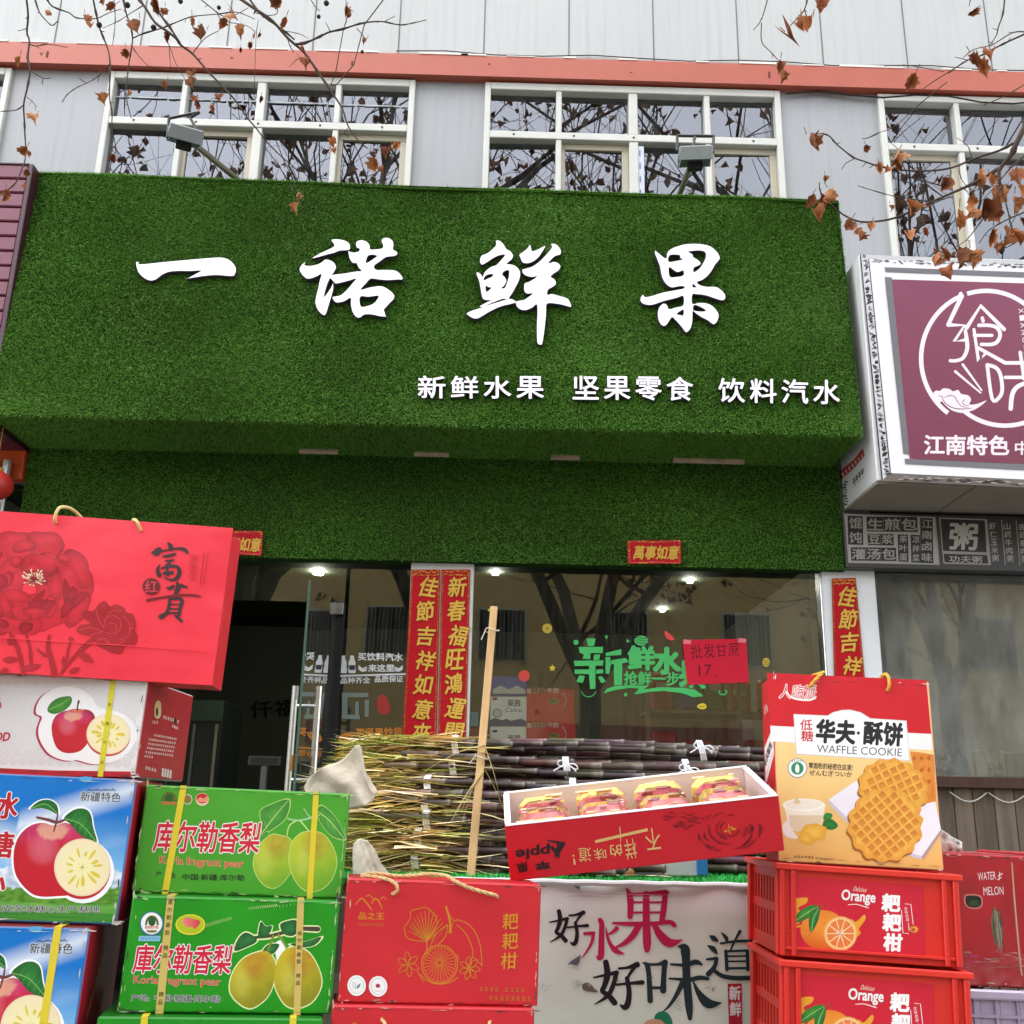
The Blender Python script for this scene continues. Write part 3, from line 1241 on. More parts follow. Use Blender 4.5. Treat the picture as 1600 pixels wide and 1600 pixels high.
def turf_mesh(name, patches, parent):
    v = np.concatenate([p[0] for p in patches])
    c = np.concatenate([p[1] for p in patches])
    org = np.array(parent['_w'])
    n = len(v)
    me = bpy.data.meshes.new(name)
    me.vertices.add(n)
    me.vertices.foreach_set('co', (v - org).astype(np.float32).ravel())
    me.loops.add(n)
    me.loops.foreach_set('vertex_index', np.arange(n, dtype=np.int32))
    me.polygons.add(n // 3)
    me.polygons.foreach_set('loop_start', np.arange(0, n, 3, dtype=np.int32))
    me.materials.append(M['turf'])
    a = me.color_attributes.new('col', 'FLOAT_COLOR', 'POINT')
    cc = np.ones((n, 4), np.float32)
    cc[:, :3] = c
    a.data.foreach_set('color', cc.ravel())
    me.update()
    return add_obj(name, me, parent, org)


TB = (0.018, 0.048, 0.008)
TL, TR = at(55, 270, 4.81), at(1310, 313, 4.81)
BL, BR = at(-17, 647, 4.71), at(1346, 680, 4.71)
back = lambda p, Y, dz=0: np.array([p[0], Y, p[2] + dz])
BLb, BRb = back(BL, 5.19), back(BR, 5.19)
TLb, TRb = back(TL, 5.19), back(TR, 5.19)

sign = empty("shop_sign", (float((BL[0] + BR[0]) / 2), 4.95, float(BL[2])),
             "wide green artificial-turf shop sign with four large white brush characters", "sign")


def sag(u, v):
    return 0.008 * (np.sin(u * 9.0 + 0.4) - 1) * v + 0.008 * (np.sin(u * 3.1 + 1.0) - 1) * v + 0.005 * (np.sin(u * 23) - 1) * v * v


NX, NZ = 60, 12
g = Geo('turfback', TB)
nf = unit(np.cross(BR - BL, TL - BL))
vs, F = [], []
for j in range(NZ + 1):
    for i in range(NX + 1):
        u, v = i / NX, j / NZ
        vs.append((BL * (1 - u) + BR * u) * (1 - v) + (TL * (1 - u) + TR * u) * v + nf * sag(u, v))
for j in range(NZ):
    for i in range(NX):
        a = j * (NX + 1) + i
        F.append((a, a + 1, a + NX + 2, a + NX + 1))
g.add(vs, F)
g.quad(BLb, BRb, BR, BL)
g.quad(TL, TR, TRb, TLb)
g.quad(BLb, BL, TL, TLb)
g.quad(BR, BRb, TRb, TR)
g.build("sign_box", sign)
rng = np.random.default_rng(3)
sagf = lambda u, v: sag(u, v)
P = [turf_patch(BL, BR, TR, TL, 430000, .0125, rng, sag=sagf),
     turf_patch(BLb, BRb, BR, BL, 75000, .012, rng, droop=(0, 0, -.2)),
     turf_patch(TL, TR, TRb, TLb, 14000, .016, rng, droop=(0, 0, 0)),
     turf_patch(TL, TR, TR + np.array([0, .03, .012]), TL + np.array([0, .03, .012]), 16000, .017, rng, droop=(0, -.3, 0.2), sag=lambda u, v: sag(u, 1.0) * 0.5),
     turf_patch(BLb, BL, TL, TLb, 12000, .016, rng), turf_patch(BR, BRb, TRb, TR, 12000, .016, rng)]
turf_mesh("turf_cover", P, sign)

# pale battens peeping out at the back of the underside
for a, b, py in ((470, 530, 703), (648, 702, 709), (860, 905, 716), (1050, 1160, 717)):
    p, q = at(a, py, 5.15), at(b, py + 1, 5.15)
    z = BLb[2] + .0
    g = Geo('wood', C(200, 170, 150))
    g.box((p[0], 5.10, z - .016), (q[0], 5.135, z + .004))
    g.build("batten", sign)

LY = 5.19
LTL, LTR = at(46, 697, LY), at(1313, 722, LY)
zt = max(LTL[2], LTR[2]) + .05
LBL, LBR = at(22, 862, LY), at(1322, 891, LY)
lin = empty("turf_lintel", (float((LBL[0] + LBR[0]) / 2), LY + .05, float(LBL[2])),
            "dark green turf panel over the shop door and window, beneath the sign", "panel")
g = Geo('turfback', TB)
g.quad(LBL, LBR, (LBR[0], LY, zt), (LBL[0], LY, zt))
g.quad((LBL[0], LY, LBL[2]), (LBR[0], LY, LBR[2]), (LBR[0], 5.29, LBR[2]), (LBL[0], 5.29, LBL[2]))
g.quad((LBL[0], LY, LBL[2]), (LBL[0], 5.29, LBL[2]), (LBL[0], 5.29, zt), (LBL[0], LY, zt))
g.quad((LBR[0], LY, LBR[2]), (LBR[0], 5.29, LBR[2]), (LBR[0], 5.29, zt), (LBR[0], LY, zt))
g.build("backing", lin)
turf_mesh("turf_cover", [turf_patch(LBL, LBR, (LBR[0], LY, zt), (LBL[0], LY, zt), 140000, .0115, rng)], lin)


# ---------------------------------------------------------------- white letters on the turf
def cut_letter(name, loops, crop, parent, thick=.008, smooth=4, stand=.015):
    """a cut acrylic letter: dark returns, white face, on the sign's front plane"""
    ox, oy, sc = crop
    plane = Art(BL, -np.cross(BR - BL, TL - BL) * -1, 'acrylic')
    nrm = unit(np.cross(BR - BL, TL - BL))
    plane.N = nrm
    plane.crop(ox, oy, sc)
    loops = [catmull(l, smooth) if smooth else [np.array(p, float) for p in l] for l in loops]
    loops = [dedupe(l, .5) for l in loops]
    flat, tris = fill(loops)
    g = Geo('acrylic', C(252, 246, 252, .92))
    g.add([plane.pt(p[0], p[1], stand + thick) for p in flat], tris)
    g.use('matte', C(62, 54, 66))
    # returns, flaring a little where the letter's base board shows round it
    for l in loops:
        n = len(l)
        area = sum(l[i][0] * l[(i + 1) % n][1] - l[(i + 1) % n][0] * l[i][1] for i in range(n))
        is_hole = l is not loops[0]
        out = []
        for i in range(n):
            t = l[(i + 1) % n] - l[i - 1]
            L = np.linalg.norm(t)
            nn = np.array([t[1], -t[0]]) / L if L > 1e-6 else np.zeros(2)
            if area < 0:
                nn = -nn
            if is_hole:
                nn = -nn
            out.append(l[i] + nn * 1.0 * sc)
        vs = [plane.pt(p[0], p[1], stand + thick) for p in l] + [plane.pt(p[0], p[1], stand + thick - .004) for p in out] \
            + [plane.pt(p[0], p[1], .004) for p in out]
        F = []
        for i in range(n):
            j = (i + 1) % n
            F += [(i, j, n + j, n + i), (n + i, n + j, 2 * n + j, 2 * n + i)]
        g.add(vs, F)
    return g.build(name, parent)


yi = [(50, 182), (62, 179), (75, 190), (200, 178), (400, 160), (490, 155), (535, 170), (565, 205), (562, 240), (545, 250),
      (470, 245), (400, 250), (318, 263), (318, 263), (360, 240), (388, 222), (330, 224), (240, 225), (190, 240), (150, 268), (120, 273),
      (85, 255), (60, 225)]
cut_letter("character", [yi], (200, 360, 3.3333), sign)
nuoA = [(525, 80), (600, 72), (690, 85), (750, 115), (778, 160), (775, 205), (740, 220), (640, 225), (560, 255), (480, 275),
        (410, 295), (280, 330), (272, 322), (380, 260), (500, 205), (565, 165), (550, 120)]
nuoB = [(160, 390), (152, 430), (230, 440), (330, 420), (390, 390), (430, 358), (480, 355), (550, 390), (585, 450), (570, 500),
        (530, 560), (495, 620), (460, 700), (430, 800), (415, 880), (415, 880), (460, 830), (520, 740), (545, 680), (545, 680), (545, 760), (520, 860),
        (480, 990), (440, 1110), (400, 1110), (340, 1050), (305, 960), (310, 880), (340, 760), (365, 640), (385, 550), (300, 590),
        (200, 615), (140, 580), (95, 520), (85, 480), (110, 430)]
nuoC = [(760, 235), (790, 248), (830, 255), (890, 245), (915, 220), (905, 190), (880, 190), (865, 140), (880, 100), (940, 85),
        (1010, 105), (1050, 160), (1060, 210), (1150, 210), (1230, 195), (1240, 150), (1218, 95), (1240, 60), (1300, 52), (1360, 85),
        (1380, 140), (1375, 210), (1425, 245), (1430, 280), (1390, 300), (1280, 315), (1200, 370), (1110, 440), (1145, 495),
        (1250, 495), (1380, 500), (1450, 530), (1500, 590), (1500, 625), (1440, 625), (1300, 635), (1180, 625), (1065, 615),
        (1000, 680), (925, 770), (1050, 740), (1200, 720), (1290, 755), (1380, 830), (1385, 890), (1320, 960), (1245, 1045), (1245, 1045),
        (1275, 1140), (1275, 1140), (1200, 1135), (1080, 1110), (980, 1110), (920, 1150), (870, 1145), (820, 1080), (795, 980), (790, 880),
        (700, 925), (600, 945), (555, 910), (545, 870), (640, 850), (720, 790), (800, 700), (865, 615), (750, 645), (600, 680),
        (570, 670), (505, 592), (560, 562), (700, 545), (850, 520), (940, 510), (900, 460), (870, 400), (820, 395), (780, 340), (765, 280)]
nuoH = [[(1000, 400), (1010, 330), (1040, 290), (1100, 283), (1155, 300), (1110, 340), (1050, 380)],
        [(920, 865), (1040, 865), (1170, 850), (1165, 890), (1120, 950), (1040, 990), (930, 1000)]]
nuo = empty("character", sign['_w'])
nuo.parent = sign
nuo.location = (0, 0, 0)
cut_letter("stroke", [nuoA], (460, 370, 8.889), nuo)
cut_letter("stroke", [nuoB], (460, 370, 8.889), nuo)
cut_letter("stroke", [nuoC] + nuoH, (460, 370, 8.889), nuo)
xA = [(492, 90), (540, 95), (590, 140), (630, 205), (690, 240), (722, 300), (700, 350), (635, 410), (720, 425), (790, 470), (820, 530),
      (815, 600), (780, 690), (720, 800), (665, 890), (700, 898), (740, 915), (768, 940), (690, 965), (600, 985), (500, 1020), (400, 1070),
      (300, 1130), (230, 1165), (170, 1160), (110, 1125), (85, 1100), (130, 1070), (220, 1040), (300, 1012), (265, 1000), (350, 950),
      (420, 912), (350, 910), (310, 890), (290, 830), (275, 740), (255, 640), (220, 550), (240, 530), (280, 560), (305, 590), (340, 520),
      (420, 455), (490, 430), (560, 360), (610, 300), (600, 280), (520, 295), (430, 340), (350, 395), (290, 418), (268, 370), (290, 300),
      (370, 265), (440, 210), (490, 150)]
xH = [[(320, 640), (330, 590), (370, 560), (440, 550), (440, 585), (390, 610)], [(345, 710), (380, 730), (425, 740), (390, 780), (350, 795)],
      [(575, 560), (590, 520), (650, 495), (672, 520), (665, 600), (640, 680), (610, 745), (560, 748), (600, 710), (630, 650), (610, 600)],
      [(560, 900), (600, 893), (640, 900), (520, 940), (340, 993), (430, 950)]]
xB = [(960, 150), (985, 235), (1060, 215), (1165, 165), (1140, 220), (1080, 310), (1010, 370), (930, 400), (860, 390), (830, 330),
      (815, 285), (860, 250), (920, 200)]
xC = [(1255, 135), (1310, 140), (1360, 180), (1385, 235), (1375, 280), (1310, 300), (1250, 350), (1215, 405), (1290, 385), (1350, 405),
      (1378, 450), (1350, 500), (1290, 540), (1245, 590), (1300, 630), (1315, 690), (1270, 730), (1205, 770), (1200, 840), (1265, 830),
      (1380, 860), (1470, 890), (1510, 940), (1525, 1005), (1460, 990), (1350, 965), (1195, 960), (1180, 1100), (1160, 1300), (1130, 1500),
      (1110, 1528), (1075, 1520), (1060, 1480), (1055, 1300), (1060, 985), (980, 1020), (900, 1050), (830, 1040), (780, 1000), (768, 940),
      (820, 920), (880, 910), (940, 870), (1000, 820), (920, 820), (885, 790), (880, 720), (890, 680), (960, 655), (1060, 585), (980, 590),
      (900, 570), (860, 530), (860, 490), (930, 470), (1010, 440), (1090, 380), (1180, 290), (1240, 220), (1265, 180)]
xian = empty("character", sign['_w'])
xian.parent = sign
xian.location = (0, 0, 0)
cut_letter("stroke", [xA] + xH, (720, 370, 8.889), xian)
cut_letter("stroke", [xB], (720, 370, 8.889), xian)
cut_letter("stroke", [xC], (720, 370, 8.889), xian)
guo = [(350, 170), (420, 225), (530, 300), (550, 210), (600, 150), (720, 95), (870, 60), (1050, 55), (1200, 75), (1300, 120), (1380, 200),
       (1420, 280), (1400, 330), (1340, 400), (1290, 490), (1220, 580), (1130, 650), (1040, 690), (1100, 745), (1220, 770), (1350, 770),
       (1440, 820), (1500, 890), (1510, 950), (1480, 985), (1430, 985), (1320, 950), (1180, 905), (1050, 890), (965, 895), (965, 1050),
       (1080, 1035), (1200, 1045), (1300, 1090), (1370, 1170), (1400, 1240), (1380, 1330), (1330, 1385), (1290, 1375), (1220, 1320),
       (1120, 1270), (1030, 1210), (975, 1165), (965, 1250), (960, 1360), (930, 1460), (870, 1520), (840, 1500), (780, 1420), (700, 1330),
       (630, 1270), (580, 1330), (530, 1400), (480, 1415), (430, 1370), (400, 1290), (395, 1200), (420, 1110), (480, 1050), (540, 1070),
       (580, 1140), (700, 1110), (815, 1075), (815, 920), (700, 950), (500, 1000), (320, 1060), (220, 1065), (140, 1040), (105, 990),
       (120, 930), (150, 905), (185, 940), (300, 920), (500, 860), (815, 800), (815, 755), (720, 760), (620, 775), (540, 725), (480, 640),
       (450, 540), (430, 430), (390, 320), (350, 220)]
guoH = [[(590, 240), (755, 240), (765, 285), (810, 310), (700, 340), (570, 350)], [(580, 440), (710, 520), (815, 495), (815, 580), (700, 605), (590, 600)],
        [(895, 185), (1000, 165), (1120, 165), (1185, 200), (1190, 280), (1150, 370), (1080, 470), (990, 525), (990, 450), (1090, 400),
         (1095, 360), (1040, 310), (985, 280), (960, 225)], [(975, 715), (1030, 770), (970, 775)],
        [(985, 1080), (1030, 1070), (1140, 1120), (1190, 1165), (1120, 1180), (985, 1160)], [(705, 1215), (815, 1145), (815, 1240), (770, 1240)]]
cut_letter("character", [guo] + guoH, (990, 380, 10.667), sign)


def small_letters(s, p0, p1, h, parent):
    """row of small moulded letters, one object each; coordinates in the crop below"""
    nrm = unit(np.cross(BR - BL, TL - BL))
    pl = Art(BL, nrm, 'acrylic').crop(640, 570, 2.2857)
    n = len(s)
    p0, p1 = np.array(p0, float), np.array(p1, float)
    cw = (p1 - p0) / (n - 1 + .82)
    for i, ch in enumerate(s):
        v0, _, _ = font_mesh(ch)
        lo, hi = v0.min(0), v0.max(0)
        v, f, nz = font_mesh(ch)
        ve, fe, nze = font_mesh(ch, 0.0, 0.02)
        a = p0 + cw * i
        w = np.linalg.norm(cw) * .82

        def place(q, z, dx=0.0, dy=0.0):
            x = a[0] + (q[0] + dx - lo[0]) / (hi[0] - lo[0]) * w
            y = a[1] + (x - a[0]) * cw[1] / cw[0] - (q[1] + dy - lo[1]) / (hi[1] - lo[1]) * h
            return pl.pt(x, y, z)
        ring = [(math.cos(k * math.pi / 4), math.sin(k * math.pi / 4)) for k in range(8)]
        g = Geo('acrylic', C(250, 244, 252, .92))
        for k, (cx_, cy_) in enumerate([(0, 0)] + ring):
            g.add([place(q, .024 + k * 3e-5, cx_ * .014, cy_ * .014) for q in v], f)
        g.use('matte', C(70, 58, 76))
        g.add([place(q, .0235 if q[2] > 0 else .004) for q in ve], [fe[k] for k in range(len(fe)) if abs(nze[k]) <= .5])
        for k, (cx_, cy_) in enumerate(ring):
            g.add([place(q, .020 + k * 3e-5, cx_ * .028, cy_ * .028) for q in v], f)
        g.build("letter", parent)


small_letters('新鲜水果', (32, 126), (478, 128), 78, sign)
small_letters('坚果零食', (582, 130), (1008, 135), 82, sign)
small_letters('饮料汽水', (1100, 140), (1530, 148), 84, sign)

# ================================================================== floodlights over the sign
def floodlight(label, base_px, head_px, tilt_pts, w, h, yaw):
    """LED floodlight on a steel arm rising from behind the sign"""
    b = at(*base_px, 4.9)
    hd = at(*head_px, 4.55)
    t = empty("floodlight", b, label, "floodlight", "floodlights over the turf sign")
    g = Geo('metal', C(120, 112, 96, .7))
    b0 = b + (b - hd) * .35
    g.tube([b0, hd + np.array([0, .05, 0])], .016, 8)
    g.build("arm", t)
    ax = np.array([math.cos(yaw), math.sin(yaw), 0])
    fw = unit(np.array([-math.sin(yaw) * -1, -math.cos(yaw) * -1, 0]) + np.array([0, 0, .28]))   # lit face looks back at the sign
    fw = fw - ax * (fw @ ax)
    fw = unit(fw)
    upv = np.cross(ax, fw)
    g = Geo('metal', C(136, 142, 142, .8))
    g.obox(hd, (ax, fw, upv), (w, h, .045), .006)
    for k in range(15):
        q = hd + ax * (k - 7) * w / 16
        g.obox(q - upv * .033, (ax, fw, upv), (.004, h * .92, .03))
    for k in (-1, 1):
        g.obox(hd - upv * .03 + fw * k * h * .48, (ax, fw, upv), (w, .006, .04))
    g.use('matte', C(40, 40, 42))
    g.obox(hd - upv * .06, (ax, fw, upv), (w * .45, h * .4, .05), .004)
    g.build("lamp_head", t)
    g = Geo('metal', C(42, 42, 44, .8))
    tp = [at(px, py, 4.55) for px, py in tilt_pts]
    for a, c in zip(tp[:-1], tp[1:]):
        g.tube([a, c], .008, 6)
    g.build("bracket", t)
    return t


floodlight("small grey floodlight on a slanting arm, before the window above the first white character",
           (370, 278), (290, 208), [(262, 215), (264, 185), (312, 175), (297, 184), (308, 204)], .17, .12, rad(24))
floodlight("small grey floodlight on a slanting arm, before the window between the last two white characters",
           (1063, 300), (1086, 240), [(1058, 236), (1058, 212), (1116, 213), (1086, 212), (1082, 236), (1086, 240), (1114, 238), (1115, 213)], .17, .12, rad(-6))

# ================================================================== burgundy sign on the left
g = Geo('metal', C(128, 62, 82, .75))
bx1 = at(52, 256, 4.74)[0]
zt_, zb_ = at(20, 254, 4.72)[2], 3.02
bx1b = at(0, 545, 4.72)[0]
sgn = empty("slatted_sign", (bx1 - .6, 4.95, zb_), "burgundy slatted metal sign box beside the green turf sign", "sign")
nsl = 17
for k in range(nsl):
    z1 = zt_ - (zt_ - zb_) * k / nsl
    z0 = zt_ - (zt_ - zb_) * (k + 1) / nsl
    g.box((-8, 4.74, z0 + .008), (bx1 - .02, 4.80, z1), .006)
g.use('metal', C(84, 34, 50, .7))
g.box((-8, 4.765, zb_), (bx1 - .02, 5.2, zt_ - .01))
g.build("slat_cladding", sgn)
g = Geo('metal', C(74, 28, 46, .7))
g.box((bx1 - .02, 4.735, zb_), (bx1 + .004, 5.2, zt_ + .006), .003)
g.box((-8, 4.735, zt_), (bx1 - .02, 5.2, zt_ + .012), .003)
g.build("edge_trim", sgn)

g = Geo('metal', C(222, 88, 34, .8))
ox1 = at(43, 720, 5.2)[0]
g.box((-8, 5.16, at(20, 751, 5.2)[2]), (ox1, 5.235, 3.6), .004)
tag(g.build("fascia_board"), "plain orange fascia board under the burgundy sign", "board")

# red lantern hanging at the left edge
lc = at(-10, 758, 4.85)
lan = empty("paper_lantern", lc, "red lantern hanging at the left edge under the orange board", "lantern")
g = Geo('print', C(196, 48, 40, .8))
prof = []
for k in range(13):
    a = math.pi * k / 12
    prof.append((max(.03, .092 * math.sin(a)), -.075 * math.cos(a)))
g.lathe(lc, prof, 28)
g.build("shade", lan, smooth=True)
g = Geo('print', C(190, 150, 70))
for dz in (-.085, .07):
    g.lathe(lc + np.array([0, 0, dz]), [(0, 0), (.034, 0), (.034, .018), (0, .018)], 16)
g.tube([lc + np.array([0, 0, .08]), lc + np.array([0, 0, .36])], .002, 5)
g.build("cap_ring", lan)
g = Geo('rope', C(200, 60, 40))
for k in range(10):
    a = k * .63
    g.tube([lc + np.array([.018 * math.cos(a), .018 * math.sin(a), -.085]), lc + np.array([.026 * math.cos(a), .026 * math.sin(a), -.22])], .002, 4)
g.build("tassel", lan)

# ================================================================== light-box sign of the noodle shop
LBY = 4.70
lx0 = at(1342, 398, LBY)[0]
lz1, lz0 = at(1342, 397, LBY)[2], at(1377, 750, LBY)[2]
lx1 = 4.36
lbx = empty("light_box_sign", (float((lx0 + lx1) / 2), 4.95, float(lz0)),
            "burgundy and white light-box sign with a white ring emblem, right of the turf sign", "sign")
g = Geo('metal', C(226, 226, 226, .82))
g.box((lx0, LBY + .008, lz0), (lx1, 5.2, lz1), .004)
g.use('matte', C(150, 142, 128, .8))
g.box((lx0 + .004, LBY + .02, lz0 - .012), (lx1, 5.2, lz0 - .001))
g.use('matte', C(90, 88, 84))
q0, q1 = at(1478, 792, 5.0), at(1520, 762, 4.75)
g.box((q1[0], 4.72, lz0 - .0135), (q1[0] + .006, 5.2, lz0 - .012))
g.build("box", lbx)
A = Art((lx0, LBY, lz0), (0, -1, 0), 'print', lift=.0006, step=1e-5)
W_ = lambda px, py: (px, py)
blk, wht, grayc = C(28, 26, 30), C(232, 230, 234), C(112, 112, 116)
A.poly([(1344, 398), (1346, 399), (2110, 425), (2160, 788), (1378, 751)], C(238, 236, 240))
# veined marble edging
A.poly([(1344, 398), (1357, 404), (1391, 742), (1378, 751)], C(216, 214, 218))
A.poly([(1344, 398), (2110, 425), (2110, 435), (1357, 405)], C(200, 200, 202))
A.poly([(1378, 751), (1390, 739), (2160, 776), (2160, 788)], C(108, 98, 92))
rnd = random.Random(4)
for k in range(110):
    y = 402 + 342 * (k + rnd.random()) / 110
    xl = 1346 + 34 * (y - 400) / 346
    a = rnd.uniform(-1.2, 1.2)
    x0_, x1_ = xl + rnd.uniform(0, 5), xl + rnd.uniform(5, 11)
    dy = rnd.uniform(-5, 5)
    w_ = rnd.choice((2, 3.5, 5, 7))
    A.stroke([(x0_, y, .4), ((x0_ + x1_) / 2, y + dy * .6 + rnd.uniform(-2, 2), w_), (x1_, y + dy, .4)], rnd.choice([blk, blk, grayc, C(60, 58, 62), C(150, 148, 150)]), 4, False)
for k in range(70):
    x = rnd.uniform(1362, 1600)
    y = 403 + (x - 1344) * .034 + rnd.uniform(1, 7)
    A.stroke([(x - rnd.uniform(2, 5), y + rnd.uniform(-2, 2), .3), (x, y, rnd.uniform(.8, 2.2)), (x + rnd.uniform(2, 5), y + rnd.uniform(-2, 2), .3)], rnd.choice([blk, grayc]), 3, False)
    x = rnd.uniform(1395, 1600)
    y = 746 + (x - 1380) * .045 + rnd.uniform(-3, 3)
    A.stroke([(x - rnd.uniform(3, 9), y + rnd.uniform(-2, 2), .3), (x, y, rnd.uniform(.8, 2)), (x + rnd.uniform(3, 9), y, .3)], rnd.choice([C(170, 160, 150), blk]), 3, False)
A.stroke([(1344, 398, 1.6), (1378, 751, 2.2)], blk, 1, False)
A.stroke([(1357, 405, 1.2), (1391, 741, 1.6)], blk, 1, False)
# grey key lines and the burgundy field
A.poly([(1382, 418), (2050, 442), (2050, 451), (1383, 425)], grayc)
A.poly([(1382, 433), (1393, 434), (1421, 710), (1411, 709)], grayc)
A.poly([(1413, 717), (2100, 751), (2100, 761), (1414, 725)], grayc)
A.blob([(1393, 437), (2030, 456), (2080, 748), (1421, 717)], lambda x, y, t: mix(C(132, 62, 88), C(118, 48, 70), (y - 440) / 280), 5, 0)
pk = C(240, 228, 234)
A.crop(1420, 430, 6.4)
lw = 44
A.ring(770, 835, 650, 675, lw, pk, 40, 126, 247)
A.ring(770, 835, 650, 675, lw, pk, 48, 253, 330)
A.ring(960, 835, 660, 672, lw, pk, 48, 40, 128)
A.stroke([(515, 190, lw), (530, 205, lw), (390, 500, 40)], pk, 1)
A.stroke([(390, 500, 40), (555, 505, 34), (450, 665, 34), (560, 650, 34)], pk, 1)
A.stroke([(562, 560, 34), (575, 640, 40), (580, 740, 40), (540, 830, 36), (470, 858, 34), (410, 858, 34)], pk)
A.stroke([(575, 530, 40), (715, 310, 42), (950, 545, 40)], pk, 1)
A.stroke([(732, 430, 34), (740, 465, 34)], pk, 1)
A.stroke([(695, 505, 36), (800, 505, 36), (880, 530, 38), (910, 600, 38), (880, 670, 38), (820, 695, 36), (720, 695, 34)], pk)
A.stroke([(650, 605, 32), (830, 605, 32)], pk, 1)
A.stroke([(648, 545, 30), (695, 870, 34), (770, 780, 30)], pk, 1)
A.stroke([(690, 730, 34), (960, 880, 38), (1180, 880, 38)], pk, 1)
A.stroke([(1110, 775, 36), (1150, 1040, 36)], pk, 1)
A.stroke([(960, 1025, 34), (1180, 1025, 34)], pk, 1)
A.stroke([(1180, 1075, 40), (1080, 1120, 44), (1030, 1200, 46), (1015, 1340, 44)], pk)
A.stroke([(780, 900, 36), (830, 1240, 36), (900, 1225, 38), (930, 1150, 38), (915, 1010, 38), (870, 930, 38), (780, 900, 36)], pk)
A.stroke([(535, 895, 26), (725, 1155, 16)], pk, 1)
A.stroke([(460, 965, 26), (715, 1180, 16)], pk, 1)
cl = [(260, 1160), (310, 1160), (340, 1135), (400, 1140), (440, 1165), (490, 1150), (520, 1190), (590, 1205), (620, 1250), (600, 1295), (680, 1290),
      (775, 1255), (700, 1320), (620, 1360), (520, 1380), (420, 1350), (350, 1290), (330, 1265), (290, 1280), (245, 1265), (228, 1215)]
A.poly(cl, pk, 3)
dk = C(118, 70, 84)
A.stroke([(290, 1212, 6), (330, 1215, 8), (340, 1250, 8), (380, 1300, 10), (460, 1335, 10), (560, 1340, 8), (640, 1330, 3)], dk)
A.stroke([(355, 1225, 6), (400, 1208, 8), (450, 1215, 8), (480, 1260, 8), (520, 1310, 8), (600, 1330, 3)], dk)
A.stroke([(560, 1245, 6), (535, 1270, 8), (550, 1300, 8), (600, 1305, 4)], dk)
for i, ch in enumerate("XIANGWEI"):
    A.text(ch, (1092 + i * 9, 340 + i * 72), (1099 + i * 9, 385 + i * 72), 46, pk, bold=.01)
A.crop(1200, 380, 2.963)
A.text('江南特色', (722, 978), (1112, 982), 88, C(240, 226, 232), bold=.03)
A.text('中式快餐', (1142, 980), (1440, 986), 62, C(240, 226, 232), bold=.02)
A.build("sign_face", lbx)
# sticker on the side cheek
A = Art((lx0, 5, lz0), (-1, 0, 0), 'print', lift=.0005, step=1e-5)
A.crop(1200, 380, 2.963)
A.poly([(330, 1055), (395, 1005), (440, 950), (448, 985), (395, 1045), (332, 1100)], C(176, 36, 42))
for k in range(7):
    a = k / 6
    A.stroke([(345 + 88 * a, 1062 - 84 * a, 7), (350 + 88 * a, 1078 - 84 * a, 7)], C(230, 220, 215), 1, False)
for k in range(4):
    x, y = 398 + k * 13, 1088 - k * 14
    A.stroke([(x, y, 5), (x + 2, y + 26, 5)], blk, 1, False)
    A.stroke([(x - 5, y + 8, 4), (x + 8, y - 4, 4)], blk, 1, False)
    A.stroke([(x - 5, y + 22, 4), (x + 8, y + 10, 4)], blk, 1, False)
A.tinyprint(392, 1130, 445, 1080, 6, blk, 7, rnd)
for k in range(9):
    x, y = 355 + rnd.uniform(-8, 10), 1100 + k * 13
    A.stroke([(x - 8, y, 3), (x, y + 6, rnd.uniform(5, 12)), (x + 9, y + 2, 3)], blk, 3, False)
A.build("sticker", lbx)

# ================================================================== menu board under it
MY = 5.16
mx0, mx1 = at(1320, 845, MY)[0], 4.3
mz1, mz0 = at(1322, 803, MY)[2], at(1326, 884, MY)[2]
menu = empty("menu_board", (float((mx0 + mx1) / 2), MY + .04, float(mz0)),
             "long black menu board with grey characters under the burgundy light-box", "sign")
g = Geo('metal', C(52, 50, 50, .8))
g.box((mx0, MY, mz0 - .01), (mx1, 5.235, mz1 + .01), .004)
g.build("board", menu)
A = Art((mx0, MY, mz0), (0, -1, 0), 'print', lift=.0006, step=1e-5)
A.crop(1200, 380, 2.963)
lt, bkk = C(150, 146, 142), C(34, 31, 31)
A.poly([(352, 1252), (775, 1268), (795, 1490), (372, 1480)], lt)
A.poly([(358, 1258), (768, 1274), (788, 1484), (377, 1474)], C(160, 157, 152))


def cell(x0, y0, x1, y1, s, vertical=False):
    A.poly([(x0, y0), (x1, y0 + 2), (x1 + 3, y1 + 2), (x0 + 3, y1)], bkk)
    n = len(s)
    for i, ch in enumerate(s):
        if vertical:
            h = (y1 - y0) / n
            A.text(ch, (x0 + 8, y0 + h * (i + .88)), (x1 - 4, y0 + h * (i + .88) + 1), h * .76, C(150, 147, 142), bold=.02)
        else:
            w = (x1 - x0) / n
            A.text(ch, (x0 + w * i + 6, y1 - 7), (x0 + w * (i + 1) - 3, y1 - 6), (y1 - y0) * .78, C(150, 147, 142), bold=.025)
            if i:
                A.stroke([(x0 + w * i, y0, 2), (x0 + w * i + 2, y1, 2)], C(110, 108, 104), 1, False)


